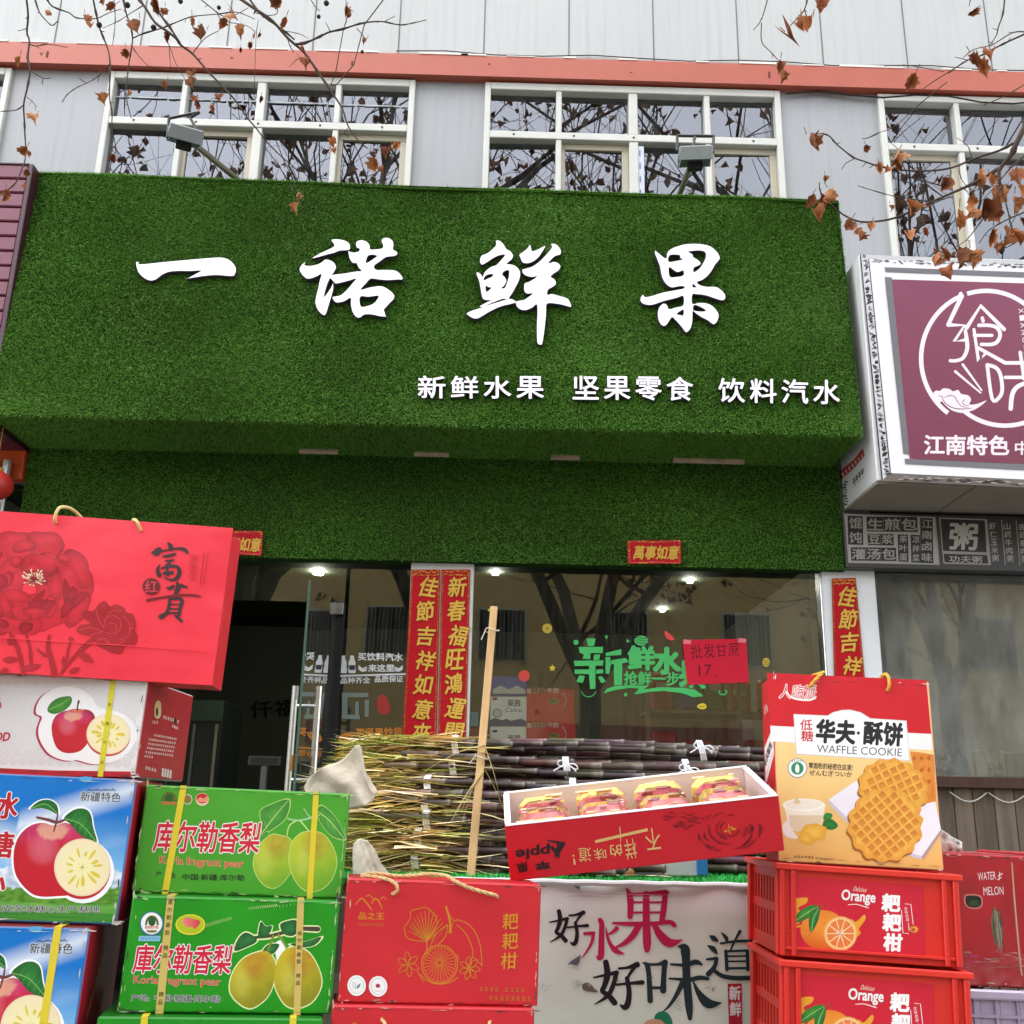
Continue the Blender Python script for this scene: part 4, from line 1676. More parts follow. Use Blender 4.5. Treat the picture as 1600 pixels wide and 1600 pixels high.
cell(368, 1262, 438, 1395, '馄饨', True)
cell(455, 1266, 690, 1335, '生煎包')
cell(704, 1272, 762, 1480, '江南卤味', True)
cell(460, 1345, 580, 1398, '豆浆')
cell(382, 1408, 592, 1470, '灌汤包')
cell(600, 1348, 648, 1474, '茶叶蛋', True)
cell(660, 1350, 704, 1478, '凉拌菜', True)
A.poly([(792, 1270), (1010, 1278), (1028, 1490), (812, 1484)], lt)
A.poly([(798, 1276), (1003, 1284), (1012, 1432), (810, 1424)], bkk)
A.text('粥', (840, 1415), (965, 1420), 118, C(170, 166, 160), bold=.03)
A.poly([(812, 1438), (1014, 1444), (1020, 1484), (818, 1478)], bkk)
A.text('功夫粥', (838, 1478), (990, 1482), 32, C(165, 160, 155), bold=.015)
for k, s in enumerate(['虾仁玉米粥', '山药牛肉粥', '香菇瘦肉粥', '皮蛋瘦肉粥', '南瓜小米粥', '红枣银耳粥']):
    x = 1018 + k * 68
    A.stroke([(x - 6, 1280 + k * 2, 4), (x + 12, 1490 + k * 2, 4)], lt, 1, False)
    A.vtext(s, (x + 20, 1310 + k * 2), (x + 34, 1458 + k * 2), 30, 30, C(160, 156, 150), bold=.02)
A.build("lettering", menu)

# ================================================================== couplets and lucky banners
RED, GOLD, DGOLD = C(182, 14, 28), C(216, 172, 72), C(170, 110, 40)


def couplet(label, corners, chars, cc0, cc1, cw, ch, Y, wave=0.004):
    """vertical red New Year strip with gold brush characters and a gold-printed border"""
    TLc, TRc, BRc, BLc = corners
    P = [at(*c, Y) for c in (TLc, TRc, BRc, BLc)]
    A = Art((0, Y, 0), (0, -1, 0), 'paper', lift=.003, step=1e-5)
    lerp = lambda u, v: ((TLc[0] * (1 - u) + TRc[0] * u) * (1 - v) + (BLc[0] * (1 - u) + BRc[0] * u) * v,
                         (TLc[1] * (1 - u) + TRc[1] * u) * (1 - v) + (BLc[1] * (1 - u) + BRc[1] * u) * v)
    g = A
    n = 12
    vs, F = [], []
    for j in range(n + 1):
        for i in range(2):
            x, y = lerp(i, j / n)
            vs.append(A.pt(x, y, .0025))
    for j in range(n):
        F.append((2 * j, 2 * j + 1, 2 * j + 3, 2 * j + 2))
    A.color = RED
    A.add(vs, F)
    r = random.Random(len(label))
    for u in (.045, .955):
        a, b = lerp(u, .01), lerp(u, .99)
        A.stroke([(a[0], a[1], 2.6), (b[0], b[1], 2.6)], C(150, 26, 28), 1, False)
        for k in range(int(abs(b[1] - a[1]) / 3)):
            t = (k + .5) * 3 / abs(b[1] - a[1])
            x, y = a[0] + (b[0] - a[0]) * t, a[1] + (b[1] - a[1]) * t
            s = r.uniform(.5, 1.2)
            A.stroke([(x - s, y - 1, .9), (x + s, y + r.uniform(-.5, 1.2), .9)], r.choice([GOLD, DGOLD, C(214, 120, 60)]), 1, False)
    for v in (.012, .03):
        a, b = lerp(.04, v), lerp(.96, v)
        for k in range(16):
            t = (k + .5) / 16
            x, y = a[0] + (b[0] - a[0]) * t, a[1] + (b[1] - a[1]) * t
            A.stroke([(x - 1.4, y + r.uniform(-2, 2), 1.2), (x + 1.4, y + r.uniform(-2, 2), 1.2)], r.choice([GOLD, DGOLD]), 1, False)
    A.vtext(chars, cc0, cc1, cw, ch, GOLD, bold=.022, shear=.18, jit=.06, outline=C(120, 30, 20), ow=.042)
    return tag(A.build("couplet_scroll"), label, "couplet", "red New Year couplet strips")


PY = 5.235
couplet("left one of two red couplet strips on the pillar, starting with 佳",
        [(643, 890), (688, 890), (682, 1163), (628, 1163)], '佳節吉祥如意來', (665, 917), (655, 1146), 27, 30, PY)
couplet("right one of two red couplet strips on the pillar, starting with 新",
        [(690, 890), (735, 890), (728, 1163), (684, 1163)], '新春福旺鴻運開', (713, 917), (706, 1144), 27, 31, PY)
couplet("single red couplet strip on the white post right of the shop window",
        [(1299, 904), (1337, 903), (1362, 1180), (1306, 1180)], '佳節吉祥如意來', (1319, 932), (1336, 1147), 27, 30, PY)


def lucky_banner(label, corners, chars, p0, p1, h):
    A = Art((0, LY - .018, 0), (0, -1, 0), 'paper', lift=.002, step=1e-5)
    A.poly(corners, C(186, 24, 34))
    a, b, c, d = [np.array(q, float) for q in corners]
    r = random.Random(3)
    for (s, e) in ((a, b), (b, c), (c, d), (d, a)):
        L = np.linalg.norm(e - s)
        cen = (a + b + c + d) / 4
        for k in range(int(L / 3)):
            q = s + (e - s) * (k + .5) * 3 / L
            q = q + (cen - q) / np.linalg.norm(cen - q) * 2.6
            A.stroke([(q[0] - 1.2, q[1] + r.uniform(-1, 1), 1.4), (q[0] + 1.2, q[1] + r.uniform(-1, 1), 1.4)],
                     r.choice([GOLD, DGOLD, C(210, 90, 110)]), 1, False)
    A.text(chars, p0, p1, h, GOLD, bold=.03, shear=.18, outline=C(140, 60, 24), ow=.055)
    return tag(A.build("lucky_banner"), label, "banner", "small red lucky banners on the turf")


lucky_banner("small red lucky banner on the turf above the shop window", [(980, 845), (1064, 844), (1064, 881), (981, 881)], '萬事如意', (989, 874), (1058, 874), 21)
lucky_banner("small red lucky banner half hidden behind the big red gift bag", [(330, 828), (411, 830), (409, 868), (330, 866)], '萬事如意', (339, 860), (405, 862), 21)

# ================================================================== vinyl on the glass
GY = 5.296


def decal(name, label, fn, Y=GY, mat='print', lift=.001, cat="decal"):
    A = Art((0, Y, 0), (0, -1, 0), mat, lift=lift, step=1e-5)
    fn(A)
    return tag(A.build(name), label, cat)


def fresh_fruit(A):
    G = C(66, 176, 92)
    A.crop(880, 980, 6.6667)
    for p in ([(240, 118), (338, 118), (322, 195), (258, 195)],
              [(162, 205), (415, 205), (410, 270), (285, 270), (280, 335), (200, 330), (215, 285), (170, 265)],
              [(320, 285), (385, 285), (375, 340), (315, 340)],
              [(108, 350), (420, 345), (415, 400), (335, 400), (335, 640), (280, 645), (268, 490), (118, 485), (120, 440), (270, 440), (270, 402), (120, 405)],
              [(345, 440), (418, 440), (418, 480), (340, 485)], [(170, 500), (225, 510), (205, 580), (135, 570)],
              [(360, 520), (400, 510), (445, 565), (400, 585)], [(440, 270), (605, 228), (605, 290), (445, 300)],
              [(440, 310), (490, 310), (495, 400), (480, 485), (440, 485)],
              [(500, 345), (650, 320), (685, 360), (615, 378), (612, 605), (528, 605), (528, 385), (495, 385)]):
        A.poly(p, G)
    A.text('鲜', (682, 440), (945, 440), 240, G, bold=.045)
    A.text('水', (945, 480), (1212, 480), 262, G, bold=.055)
    A.text('果', (1215, 620), (1450, 620), 260, G, bold=.055)
    A.text('抢鲜一步', (632, 600), (1205, 612), 140, G, bold=.03)
    A.poly([(420, 690), (455, 640), (540, 612), (700, 604), (890, 610), (835, 650), (1000, 625), (1250, 630), (1380, 655), (1465, 718),
            (1350, 730), (1250, 690), (1050, 665), (900, 675), (738, 702), (790, 640), (700, 632), (540, 655)], G)
    A.oval(812, 140, 72, 52, G)
    for k in (-1, 0, 1):
        A.stroke([(750, 140 + k * 26, 7), (790, 132 + k * 26, 7), (830, 146 + k * 26, 7), (875, 138 + k * 26, 7)], C(30, 70, 40), 3)
    A.poly([(1430, 600), (1482, 600), (1482, 640), (1430, 640)], G)
    A.poly([(108, 140), (150, 135), (158, 175), (115, 182)], G, 2)
    A.poly([(430, 95), (465, 85), (455, 130)], G)
    A.poly([(660, 120), (700, 150), (660, 160)], G)
    A.poly([(635, 685), (665, 685), (665, 720), (635, 720)], G)
    A.ring(265, 655, 75, 70, 8, G, 14, 10, 170)
    A.poly([(1065, 35), (1160, 125), (1100, 135), (1060, 90)], C(216, 62, 62), 2)
    A.crop(860, 820, 2.963)
    A.ring(798, 775, 18, 12, 6, G, 10, -60, 230)


decal("window_lettering", "green cut-vinyl slogan with a wavy underline on the shop window", fresh_fruit)


def drinks(A):
    Wt = C(226, 230, 232)
    A.crop(300, 820, 2.6667)
    for x in (630, 667):
        A.poly([(x - 8, 545), (x + 8, 545), (x + 8, 558), (x + 15, 575), (x + 13, 590), (x + 16, 605), (x + 14, 618), (x - 14, 618), (x - 16, 605), (x - 13, 590), (x - 15, 575), (x - 8, 558)], Wt)
    A.poly([(655, 585), (679, 585), (679, 605), (655, 605)], C(30, 40, 42))
    A.text('买饮料汽水', (692, 565), (878, 568), 32, Wt, bold=.03)
    A.text('来这里', (735, 612), (842, 612), 30, Wt, bold=.03)
    for s, x in ((1, 710), (-1, 862)):
        for k in range(3):
            A.stroke([(x - s * 15, 588 + k * 6, 5), (x, 600 + k * 5, 5), (x + s * 18, 592 + k * 7, 4)], Wt, 3)
    A.stroke([(612, 630, 7), (890, 622, 7)], Wt, 1)
    A.text('品种齐全', (620, 662), (742, 660), 26, Wt, bold=.02)
    A.text('品质保证', (762, 656), (880, 655), 26, Wt, bold=.02)
    A.crop(0, 0, 1)


decal("window_lettering", "white cut-vinyl drinks slogan with two bottles on the narrow glass pane", drinks)


def nuts(A):
    Og = C(214, 132, 40)
    A.crop(300, 820, 2.6667)
    A.poly(leafshape(610, 900, 682, 868, 40), Og, 2)
    A.stroke([(625, 895, 3), (650, 885, 3), (672, 872, 3)], C(60, 40, 20), 3)
    A.text('买坚果炒货', (684, 882), (876, 878), 34, Og, bold=.03)
    A.text('来这里', (720, 922), (850, 920), 30, Og, bold=.03)
    A.stroke([(600, 935, 6), (890, 928, 6)], Og, 1)
    A.text('现炒现卖', (604, 970), (740, 968), 26, Og, bold=.02)


decal("window_lettering", "orange cut-vinyl nut slogan low on the narrow glass pane", nuts)


def milk(A):
    A.crop(300, 820, 2.6667)
    Gg = C(120, 134, 128)
    A.poly([(625, 700), (735, 700), (735, 718), (648, 718), (648, 790), (700, 795), (700, 810), (625, 808)], Gg)
    A.poly([(680, 740), (695, 735), (695, 800), (680, 800)], Gg)
    A.poly([(720, 730), (738, 728), (736, 800), (720, 800)], Gg)
    A.poly([(770, 740), (790, 705), (815, 725), (828, 770), (815, 790), (780, 785)], C(170, 48, 44), 2)


decal("window_lettering", "faded grey lettering with a red blot between the white and orange slogans", milk)


def sticker(kind, label, x, y, r):
    def fn(A):
        Yl = C(206, 180, 52)
        if kind == 'slice':
            A.oval(x, y, r, r, Yl, 1, 20)
            A.ring(x, y, r * .8, r * .8, r * .12, C(120, 100, 30), 20)
            for k in range(6):
                a = k * math.pi / 6
                A.stroke([(x - r * .7 * math.cos(a), y - r * .7 * math.sin(a), r * .1), (x + r * .7 * math.cos(a), y + r * .7 * math.sin(a), r * .1)], C(120, 100, 30), 1, False)
        elif kind == 'star':
            A.poly([(x + (r if k % 2 == 0 else r * .45) * math.sin(k * math.pi / 5), y - (r if k % 2 == 0 else r * .45) * math.cos(k * math.pi / 5)) for k in range(10)], Yl)
        elif kind == 'dot':
            A.oval(x, y, r, r, C(190, 62, 52), 1, 18)
        elif kind == 'pine':
            A.oval(x, y, r * .85, r, Yl, 1, 18)
            for k in (-1, 0, 1):
                A.stroke([(x + k * r * .5 - 2, y - r * .8, 1), (x + k * r * .5 + 2, y + r * .8, 1)], C(110, 90, 30), 1, False)
                A.stroke([(x - r * .7, y + k * r * .45, 1), (x + r * .7, y + k * r * .45 + 1, 1)], C(110, 90, 30), 1, False)
        elif kind == 'lemon':
            A.blob([(x - r * 1.3, y), (x - r * .7, y - r * .6), (x + r * .3, y - r * .7), (x + r * .9, y), (x + r * .3, y + r * .6), (x - r * .7, y + r * .5)], Yl)
            A.stroke([(x - r * .7, y, 1.2), (x + r * .4, y, 1.2)], C(110, 90, 30), 1, False)
        elif kind == 'leaf':
            A.poly(leafshape(x - r, y + r * .5, x + r, y - r * .5, r), C(150, 190, 40), 2)
    A = Art((0, GY, 0), (0, -1, 0), 'print', lift=.001, step=1e-5)
    fn(A)
    tag(A.build("fruit_sticker"), label, "sticker", "small fruit stickers on the glass")


sticker('slice', "round yellow lemon-slice sticker on the shop window", 855, 982, 7.5)
sticker('star', "small yellow star sticker on the shop window", 863, 1044, 6)
sticker('dot', "round red sticker on the glass above the white carton", 819, 1056, 9)
sticker('pine', "yellow pineapple sticker right of the red paper notice", 1197, 1035, 7)
sticker('lemon', "yellow lemon sticker below the red paper notice", 1098, 1104, 7)
sticker('leaf', "yellow-green leaf sticker at the top of the wooden stake", 767, 952, 5)


def notice(A):
    A.poly([(1066, 1000), (1166, 998), (1170, 1066), (1074, 1070)], C(196, 28, 52))
    ink = C(92, 16, 30)
    A.text('批发甘蔗', (1080, 1030), (1156, 1025), 22, ink, bold=-.012)
    A.text('17', (1092, 1056), (1112, 1055), 17, ink, bold=-.01)
    A.stroke([(1118, 1056, 2), (1121, 1060, 1)], ink, 1)
    for x, y in ((1072, 1004), (1158, 1002)):
        A.poly([(x - 4, y - 5), (x + 8, y - 4), (x + 7, y + 2), (x - 5, y + 2)], C(216, 120, 130))


decal("paper_notice", "sheet of red paper with handwriting taped to the shop window", notice, GY - .004, 'paper', .001, "notice")

# ================================================================== goods seen through the glass
cz = at(830, 1160, 5.6)[2]
shelf = empty("display_counter", (.2, 5.75, 0), "low dark counter just behind the shop window", "counter")
g = Geo('wood', C(70, 62, 52, .8))
g.box((xp1 + .05, 5.42, cz - .03), (xg1 - .05, 6.05, cz), .004)
g.build("counter_top", shelf)
g = Geo('matte', C(60, 58, 50, .7))
g.box((xp1 + .1, 5.46, .013), (xg1 - .1, 6.0, cz - .03))
g.build("cabinet", shelf)


def carton(label, x0, x1, ytop, ybot, base, art, Y=5.46, D=.2, group="cartons behind the shop window"):
    a, b = at(x0, ybot, Y), at(x1, ybot, Y)
    H = at(x0, ytop, Y)[2] - a[2]
    ps = Pose(b[0], Y, a[2], b[0] - a[0], H, D)
    A = ps.art()
    ps.body(A, base, base, base, bev=.004)
    art(A)
    return tag(A.build("drink_carton", base=ps.base()), label, "carton", group)


def blue_milk(A, y0, full):
    Bl, Wh = C(52, 66, 140), C(225, 228, 232)
    A.crop(300, 820, 2.6667)
    dy = 0 if full else 135
    if full:
        A.blob([(1238, 840), (1238, 815), (1260, 805), (1280, 820), (1310, 808), (1340, 822), (1370, 808), (1394, 818), (1394, 840)], Bl, smooth=0)
        A.blob([(1238, 708), (1394, 708), (1394, 716), (1238, 716)], Bl, smooth=0)
    A.text('莱茜', (1315, 757 + dy), (1368, 757 + dy), 28 if full else 16, C(40, 50, 90), bold=.02)
    if full:
        A.text('Calxsi', (1305, 780), (1372, 780), 18, C(40, 50, 90), shear=.2)
        A.oval(1272, 785, 20, 20, C(150, 160, 190), 1, 16)
        A.oval(1272, 785, 15, 15, Wh, 1, 16)
    A.oval(1262, 725 + dy, 12, 6, C(190, 40, 60) if full else Bl, 1, 12)


carton("white and navy milk carton, lower one of the white pair behind the glass", 765, 822, 1135, 1160, C(252, 254, 255, .95), lambda A: blue_milk(A, 0, False))
carton("white and navy milk carton, upper one of the white pair behind the glass", 765, 823, 1085, 1135, C(252, 254, 255, .95), lambda A: blue_milk(A, 0, True))
carton("navy carton with a pale wavy edge on top of the white milk cartons", 767, 823, 1056, 1085, C(66, 84, 176, 1),
       lambda A: A.poly([(770, 1084), (770, 1077), (782, 1071), (795, 1077), (808, 1071), (821, 1078), (821, 1084)], C(220, 224, 230)))


def red_milk(A, dy):
    A.crop(300, 820, 2.6667)
    Rd = C(176, 28, 40)
    A.text('旺仔', (1418, 702 + dy), (1475, 702 + dy), 22, C(40, 16, 20), bold=.03, outline=C(230, 210, 190), ow=.06)
    A.text('牛奶', (1482, 702 + dy), (1528, 702 + dy), 22, C(236, 228, 224), bold=.03)
    A.poly([(1396, 684 + dy), (1412, 684 + dy), (1412, 704 + dy), (1396, 704 + dy)], C(230, 200, 190))
    A.oval(1508, 735 + dy, 24, 12, C(170, 150, 50), 1, 14)
    A.oval(1505, 734 + dy, 15, 7, C(60, 110, 50), 1, 12)
    A.stroke([(1545, 700 + dy, 5), (1560, 730 + dy, 4), (1545, 770 + dy, 4)], C(222, 190, 180), 3)


carton("red milk carton, lower one of the red pair behind the glass", 822, 899, 1128, 1162, C(214, 30, 44, 1), lambda A: red_milk(A, 143))
carton("red milk carton, upper one of the red pair behind the glass", 822, 898, 1075, 1128, C(214, 30, 44, 1), lambda A: red_milk(A, 0))
carton("small light-blue carton beside the couplet pillar behind the glass", 731, 747, 1112, 1135, C(120, 180, 215), lambda A: None)
carton("small red carton beside the couplet pillar behind the glass", 730, 748, 1136, 1160, C(150, 40, 46), lambda A: None)

# shelf of snacks deeper in the shop
rk = empty("snack_rack", (1.4, 6.9, 0), "dim shelf rack of snacks at the right inside the fruit shop", "rack")
g = Geo('metal', C(120, 116, 104, .7))
rx0, rx1 = XW(1010, 1000, 6.8), XW(1290, 1000, 6.8)
for x in (rx0, (rx0 + rx1) / 2, rx1):
    for y in (6.8, 7.2):
        g.box((x - .015, y - .015, 0.012), (x + .015, y + .015, 2.1))
for z in (.7, 1.1, 1.5, 1.9):
    g.box((rx0, 6.8, z - .02), (rx1, 7.2, z))
g.build("rack_frame", rk)
cols_ = [C(190, 90, 40), C(180, 46, 40), C(200, 150, 60), C(70, 120, 70), C(60, 90, 150), C(200, 120, 60), C(170, 60, 60)]
r = random.Random(11)
for z in (1.1, 1.5, 1.9):
    x = rx0 + .03
    k = 0
    while x < rx1 - .2:
        w, h = r.uniform(.13, .2), r.uniform(.2, .3)
        g = Geo('print', r.choice(cols_))
        g.obox((x + w / 2, 6.9, z + h / 2), np.eye(3), (w, .1, h), .02)
        g.use('print', C(220, 210, 190))
        g.quad((x + w * .2, 6.848, z + h * .5), (x + w * .8, 6.848, z + h * .5), (x + w * .8, 6.848, z + h * .72), (x + w * .2, 6.848, z + h * .72))
        tag(g.build("snack_packet"), "one of the snack packets on the dim rack inside the shop", "packet", "snack packets on the rack inside the shop")
        x += w + r.uniform(.02, .06)

# fridge and scale in the doorway
p = at(305, 1100, 7.6)
fr = empty("display_fridge", (float(p[0]), 7.9, .012), "dark glass-door drinks fridge in the shop doorway", "fridge")
fx0, fx1 = at(262, 1150, 7.6)[0], at(345, 1150, 7.6)[0]
fz1 = at(305, 1092, 7.6)[2]
g = Geo('metal', C(46, 58, 52, .8))
g.box((fx0, 7.6, .012), (fx1, 8.2, fz1), .01)
g.use('metal', C(70, 96, 80, .8))
g.box((fx0, 7.585, fz1 - .16), (fx1, 7.6, fz1 - .01), .004)
g.build("body", fr)
g = Geo('steel', C(140, 146, 140))
for x in (fx0 + .02, (fx0 + fx1) / 2 - .01, fx1 - .04):
    g.box((x, 7.575, .1), (x + .022, 7.598, fz1 - .18))
g.build("door_frame", fr)
p = at(412, 1200, 6.4)
sc_ = empty("checkout_scale", (float(p[0]), 6.45, .012), "grey scale display on a pole inside the dark doorway", "scale")
g = Geo('plastic', C(96, 102, 98, .8))
q0, q1 = at(413, 1196, 6.4), at(413, 1240, 6.4)
g.box((q0[0] - .1, 6.39, q0[2]), (q0[0] + .1, 6.43, q0[2] + .055), .006)
g.use('plastic', C(30, 34, 32))
g.box((q0[0] - .085, 6.386, q0[2] + .01), (q0[0] + .085, 6.392, q0[2] + .045))
g.build("display", sc_)
g = Geo('plastic', C(120, 126, 122, .8))
g.box((q0[0] - .02, 6.40, .78), (q0[0] + .02, 6.44, q0[2]), .004)
g.build("pole", sc_)
g = Geo('wood', C(90, 84, 70, .7))
g.box((q0[0] - .5, 6.2, .012), (q0[0] + .6, 6.7, .78), .006)
tag(g.build("checkout_counter"), "low checkout counter under the scale in the dark doorway", "counter")

# jars in the neighbour's window
def jar(label, x0, x1, ytop, ybot, cc, lidc=None, text=None):
    Y = 5.52
    a, b, c = at(x0, ybot, Y), at(x1, ybot, Y), at(x0, ytop, Y)
    rr = (b[0] - a[0]) / 2
    z0 = Zsill - .02
    o = np.array([(a[0] + b[0]) / 2, Y + rr, z0])
    H = c[2] - z0
    t = empty("storage_tin", o, label, "tin", "tins on the neighbour's window sill")
    g = Geo('plastic', cc)
    g.lathe(o, [(0, 0), (rr * .97, 0), (rr, .01), (rr, H * .86), (rr * .97, H * .88), (0, H * .88)], 28)
    g.build("body", t, smooth=False)
    g = Geo('plastic', lidc or cc)
    g.lathe(o + np.array([0, 0, H * .86]), [(rr * 1.02, 0), (rr * 1.02, H * .12), (rr * .96, H * .14), (0, H * .14)], 28)
    g.build("lid", t)
    if text:
        v, f, _ = font_mesh(text, .01)
        lo, hi = v.min(0), v.max(0)
        g = Geo('print', C(80, 60, 50))
        for_w = rr * 1.0
        vs = []
        for q in v:
            s = ((q[0] - lo[0]) / (hi[0] - lo[0]) - .5) * for_w
            an = s / rr
            vs.append(o + np.array([rr * 1.006 * math.sin(an), -rr * 1.006 * math.cos(an), H * (.4 + .22 * (q[1] - lo[1]) / (hi[1] - lo[1]))]))
        g.add(vs, f)
        g.build("lettering", t)


jar("cream tin with dark lettering on the neighbour's window sill", 1536, 1582, 1172, 1214, C(176, 166, 140), None, "Dado")
jar("plain greenish tin at the right frame edge in the neighbour's window", 1586, 1640, 1176, 1214, C(150, 156, 132))
p = at(1475, 1170, 5.5)
g = Geo('burlap', C(196, 200, 196, .8))
for k in range(16):
    q = np.array([p[0] + random.uniform(-.09, .09), 5.6 + random.uniform(-.03, .05), Zsill + .03 + random.uniform(0, .1)])
    g.lathe(q, [(0.001, -.03), (.03, -.015), (.034, .004), (.022, .022), (.001, .032)], 8)
tag(g.build("white_bulbs", smooth=True), "heap of pale bulbs behind the neighbour's dusty window", "bulbs", None, "stuff")
g = Geo('burlap', C(170, 176, 172, .8))
pts0 = at(1400, 1090, 5.6)
vs, F = [], []
for i in range(16):
    for j in range(10):
        x = XW(1385, 1100, 5.6) + i * .03
        z = Zsill + .02 + j * .032 * (1 - abs(i - 6) / 14)
        vs.append((x, 5.62 + .03 * math.sin(i * 1.3) + j * .006, z))
for i in range(15):
    for j in range(9):
        F.append((i * 10 + j, i * 10 + j + 1, i * 10 + j + 11, i * 10 + j + 10))
g.add(vs, F)
tag(g.build("folded_curtain", smooth=True), "pale gathered cloth behind the neighbour's dusty window", "cloth")

# ================================================================== the sugarcane stall
TZ = 1.086
TY0, TY1 = 2.64, 3.72
TX0, TX1 = -.62, 1.22
tb = empty("stall_table", ((TX0 + TX1) / 2, (TY0 + TY1) / 2, 0), "plain stall table holding the sugarcane bundles behind the white banner", "table")
g = Geo('wood', C(140, 112, 80, .8))
g.box((TX0, TY0, TZ - .04), (TX1, TY1, TZ - .008), .004)
g.build("table_top", tb)
for x in (TX0 + .05, TX1 - .05):
    for y in (TY0 + .06, TY1 - .06):
        g = Geo('wood', C(120, 96, 70, .8))
        g.box((x - .03, y - .03, 0), (x + .03, y + .03, TZ - .04), .003)
        g.build("leg", tb)

# bright green mat over the table
mat = empty("green_mat", ((TX0 + TX1) / 2, (TY0 + TY1) / 2, TZ - .008), "bright green artificial-grass mat on the stall table edge", "mat")
g = Geo('turfback', (.02, .16, .035))
g.box((TX0 - .004, TY0 - .012, TZ - .008), (TX1 + .004, TY1, TZ))
g.build("mat_backing", mat)
rng = np.random.default_rng(9)
pa = turf_patch((TX0, TY0 - .012, TZ), (TX1, TY0 - .012, TZ), (TX1, TY0 + .5, TZ), (TX0, TY0 + .5, TZ), 26000, .012, rng, droop=(0, 0, 0))
pb = turf_patch((TX0, TY0 - .013, TZ - .012), (TX1, TY0 - .013, TZ - .012), (TX1, TY0 - .013, TZ + .002), (TX0, TY0 - .013, TZ + .002), 6000, .010, rng, droop=(0, -.3, -.5))
for q in (pa, pb):
    q[1][:] = q[1] * np.array([0.35, 1.45, 2.2])
turf_mesh("mat_pile", [pa, pb], mat)

# white printed banner in front of the table
BY = 2.60
b0, b1 = at(700, 1380, BY)[0], at(1196, 1380, BY)[0]
bz1 = at(1000, 1381, BY)[2]
ban = empty("banner", ((b0 + b1) / 2, BY, bz1 - .75), "white cloth banner with pink and black brush slogan hung in front of the stall table", "banner")
g = Geo('cloth', C(240, 240, 232, .85))
nx, nz = 60, 30
vs, F = [], []
lx_, hx_ = b0, b1
for j in range(nz + 1):
    for i in range(nx + 1):
        x, z = b0 + (b1 - b0) * i / nx, bz1 - .75 * j / nz
        zz = z + .004 * math.sin(x * 14) * (1 if j == 0 else 0)
        dz = bz1 - z
        y = BY + .010 + .003 * math.sin(x * 9 + z * 5) + .002 * math.sin(x * 31)
        vs.append((x, y, zz))
cs = []
for v in vs:
    t = (bz1 - v[2])
    n_ = noise.noise(Vector((v[0] * 3, v[2] * 4, 1.3)))
    n2 = noise.noise(Vector((v[0] * 7, v[2] * 7, 8.3)))
    base = mix(C(240, 237, 232, .9), C(216, 228, 210, .9), t * 2.4 + n_ * .5)
    base = mix(base, C(176, 214, 190), max(0, t - .22) * 2 * max(0, n_ + .2))
    if t < .052:
        base = C(250, 248, 250, .9)
    cs.append(base)
for j in range(nz):
    for i in range(nx):
        a = j * (nx + 1) + i
        F.append((a, a + 1, a + nx + 2, a + nx + 1))
g.add(vs, F, cs)
# rolled white hem
g.use('cloth', C(240, 240, 242, .84))
pts = [(b0 + (b1 - b0) * k / 24, BY + .004 + .003 * math.sin(k), bz1 + .001 * math.sin(k * 1.9)) for k in range(25)]
g.tube(pts, .007, 8)
g.build("cloth_panel", ban)
A = Art((0, BY, bz1), (0, -1, 0), 'cloth', lift=.002, step=8e-6)
A.crop(850, 1380, 5.161)
pkk, ink1, ink2 = C(206, 34, 88), C(40, 30, 40), C(40, 54, 60)


def brush(strokes, color, fx=lambda x: x, fy=lambda y: y, s=1.0):
    for st in strokes:
        A.stroke([(fx(x), fy(y), w * s * BRW) for x, y, w in st], color, 4)


hao = [[(122, 226, 26), (132, 300, 30), (112, 370, 24), (98, 398, 20), (140, 425, 26), (178, 468, 28)],
       [(188, 290, 22), (172, 355, 22), (135, 425, 20), (50, 478, 4)], [(45, 318, 8), (120, 303, 14), (192, 288, 22)],
       [(205, 264, 12), (260, 258, 14), (322, 240, 28)], [(312, 246, 20), (275, 295, 14), (258, 325, 14)],
       [(256, 320, 20), (270, 400, 24), (262, 470, 28), (240, 495, 26), (212, 478, 5)], [(190, 360, 12), (270, 352, 14), (355, 346, 22)]]
BRW = 1.28


def cloth_y(x, z):
    return BY + .010 + .003 * math.sin(x * 9 + z * 5) + .002 * math.sin(x * 31)


def _cloth_pt(x, y, lift=None):
    p = Art.pt(A, x, y, 0.0)
    p[1] = cloth_y(p[0], p[2]) - (A.h if lift is None else lift)
    return p


A.pt = _cloth_pt
A.h = .0012
brush(hao, ink1)
brush(hao, ink1, lambda x: 405 + (x - 45) * 1.27, lambda y: 642 + (y - 226) * 1.36, 1.36)
brush([[(455, 300, 30), (470, 335, 34), (468, 450, 36), (464, 585, 40), (445, 612, 24), (425, 592, 5)],
       [(330, 412, 20), (405, 408, 24)], [(402, 412, 22), (390, 480, 20), (352, 550, 14), (305, 612, 5)],
       [(592, 368, 28), (545, 408, 16), (508, 422, 6)], [(505, 360, 4), (512, 420, 16), (540, 498, 24), (588, 552, 34), (655, 575, 4)]], pkk)
brush([[(672, 50, 14), (694, 95, 38), (702, 180, 40), (698, 275, 34)], [(690, 92, 22), (830, 88, 20), (985, 80, 36), (1012, 86, 6)],
       [(985, 84, 34), (972, 200, 38), (958, 302, 36)], [(715, 157, 13), (960, 157, 13)], [(712, 240, 13), (960, 238, 13)],
       [(828, 88, 42), (830, 300, 46), (836, 480, 52), (836, 545, 34)], [(560, 325, 14), (700, 332, 28), (900, 328, 26), (1020, 318, 30), (1060, 345, 28)],
       [(770, 345, 40), (720, 425, 40), (650, 490, 28), (560, 532, 6)], [(895, 345, 30), (950, 430, 52), (1025, 488, 56), (1125, 460, 4)]], pkk)
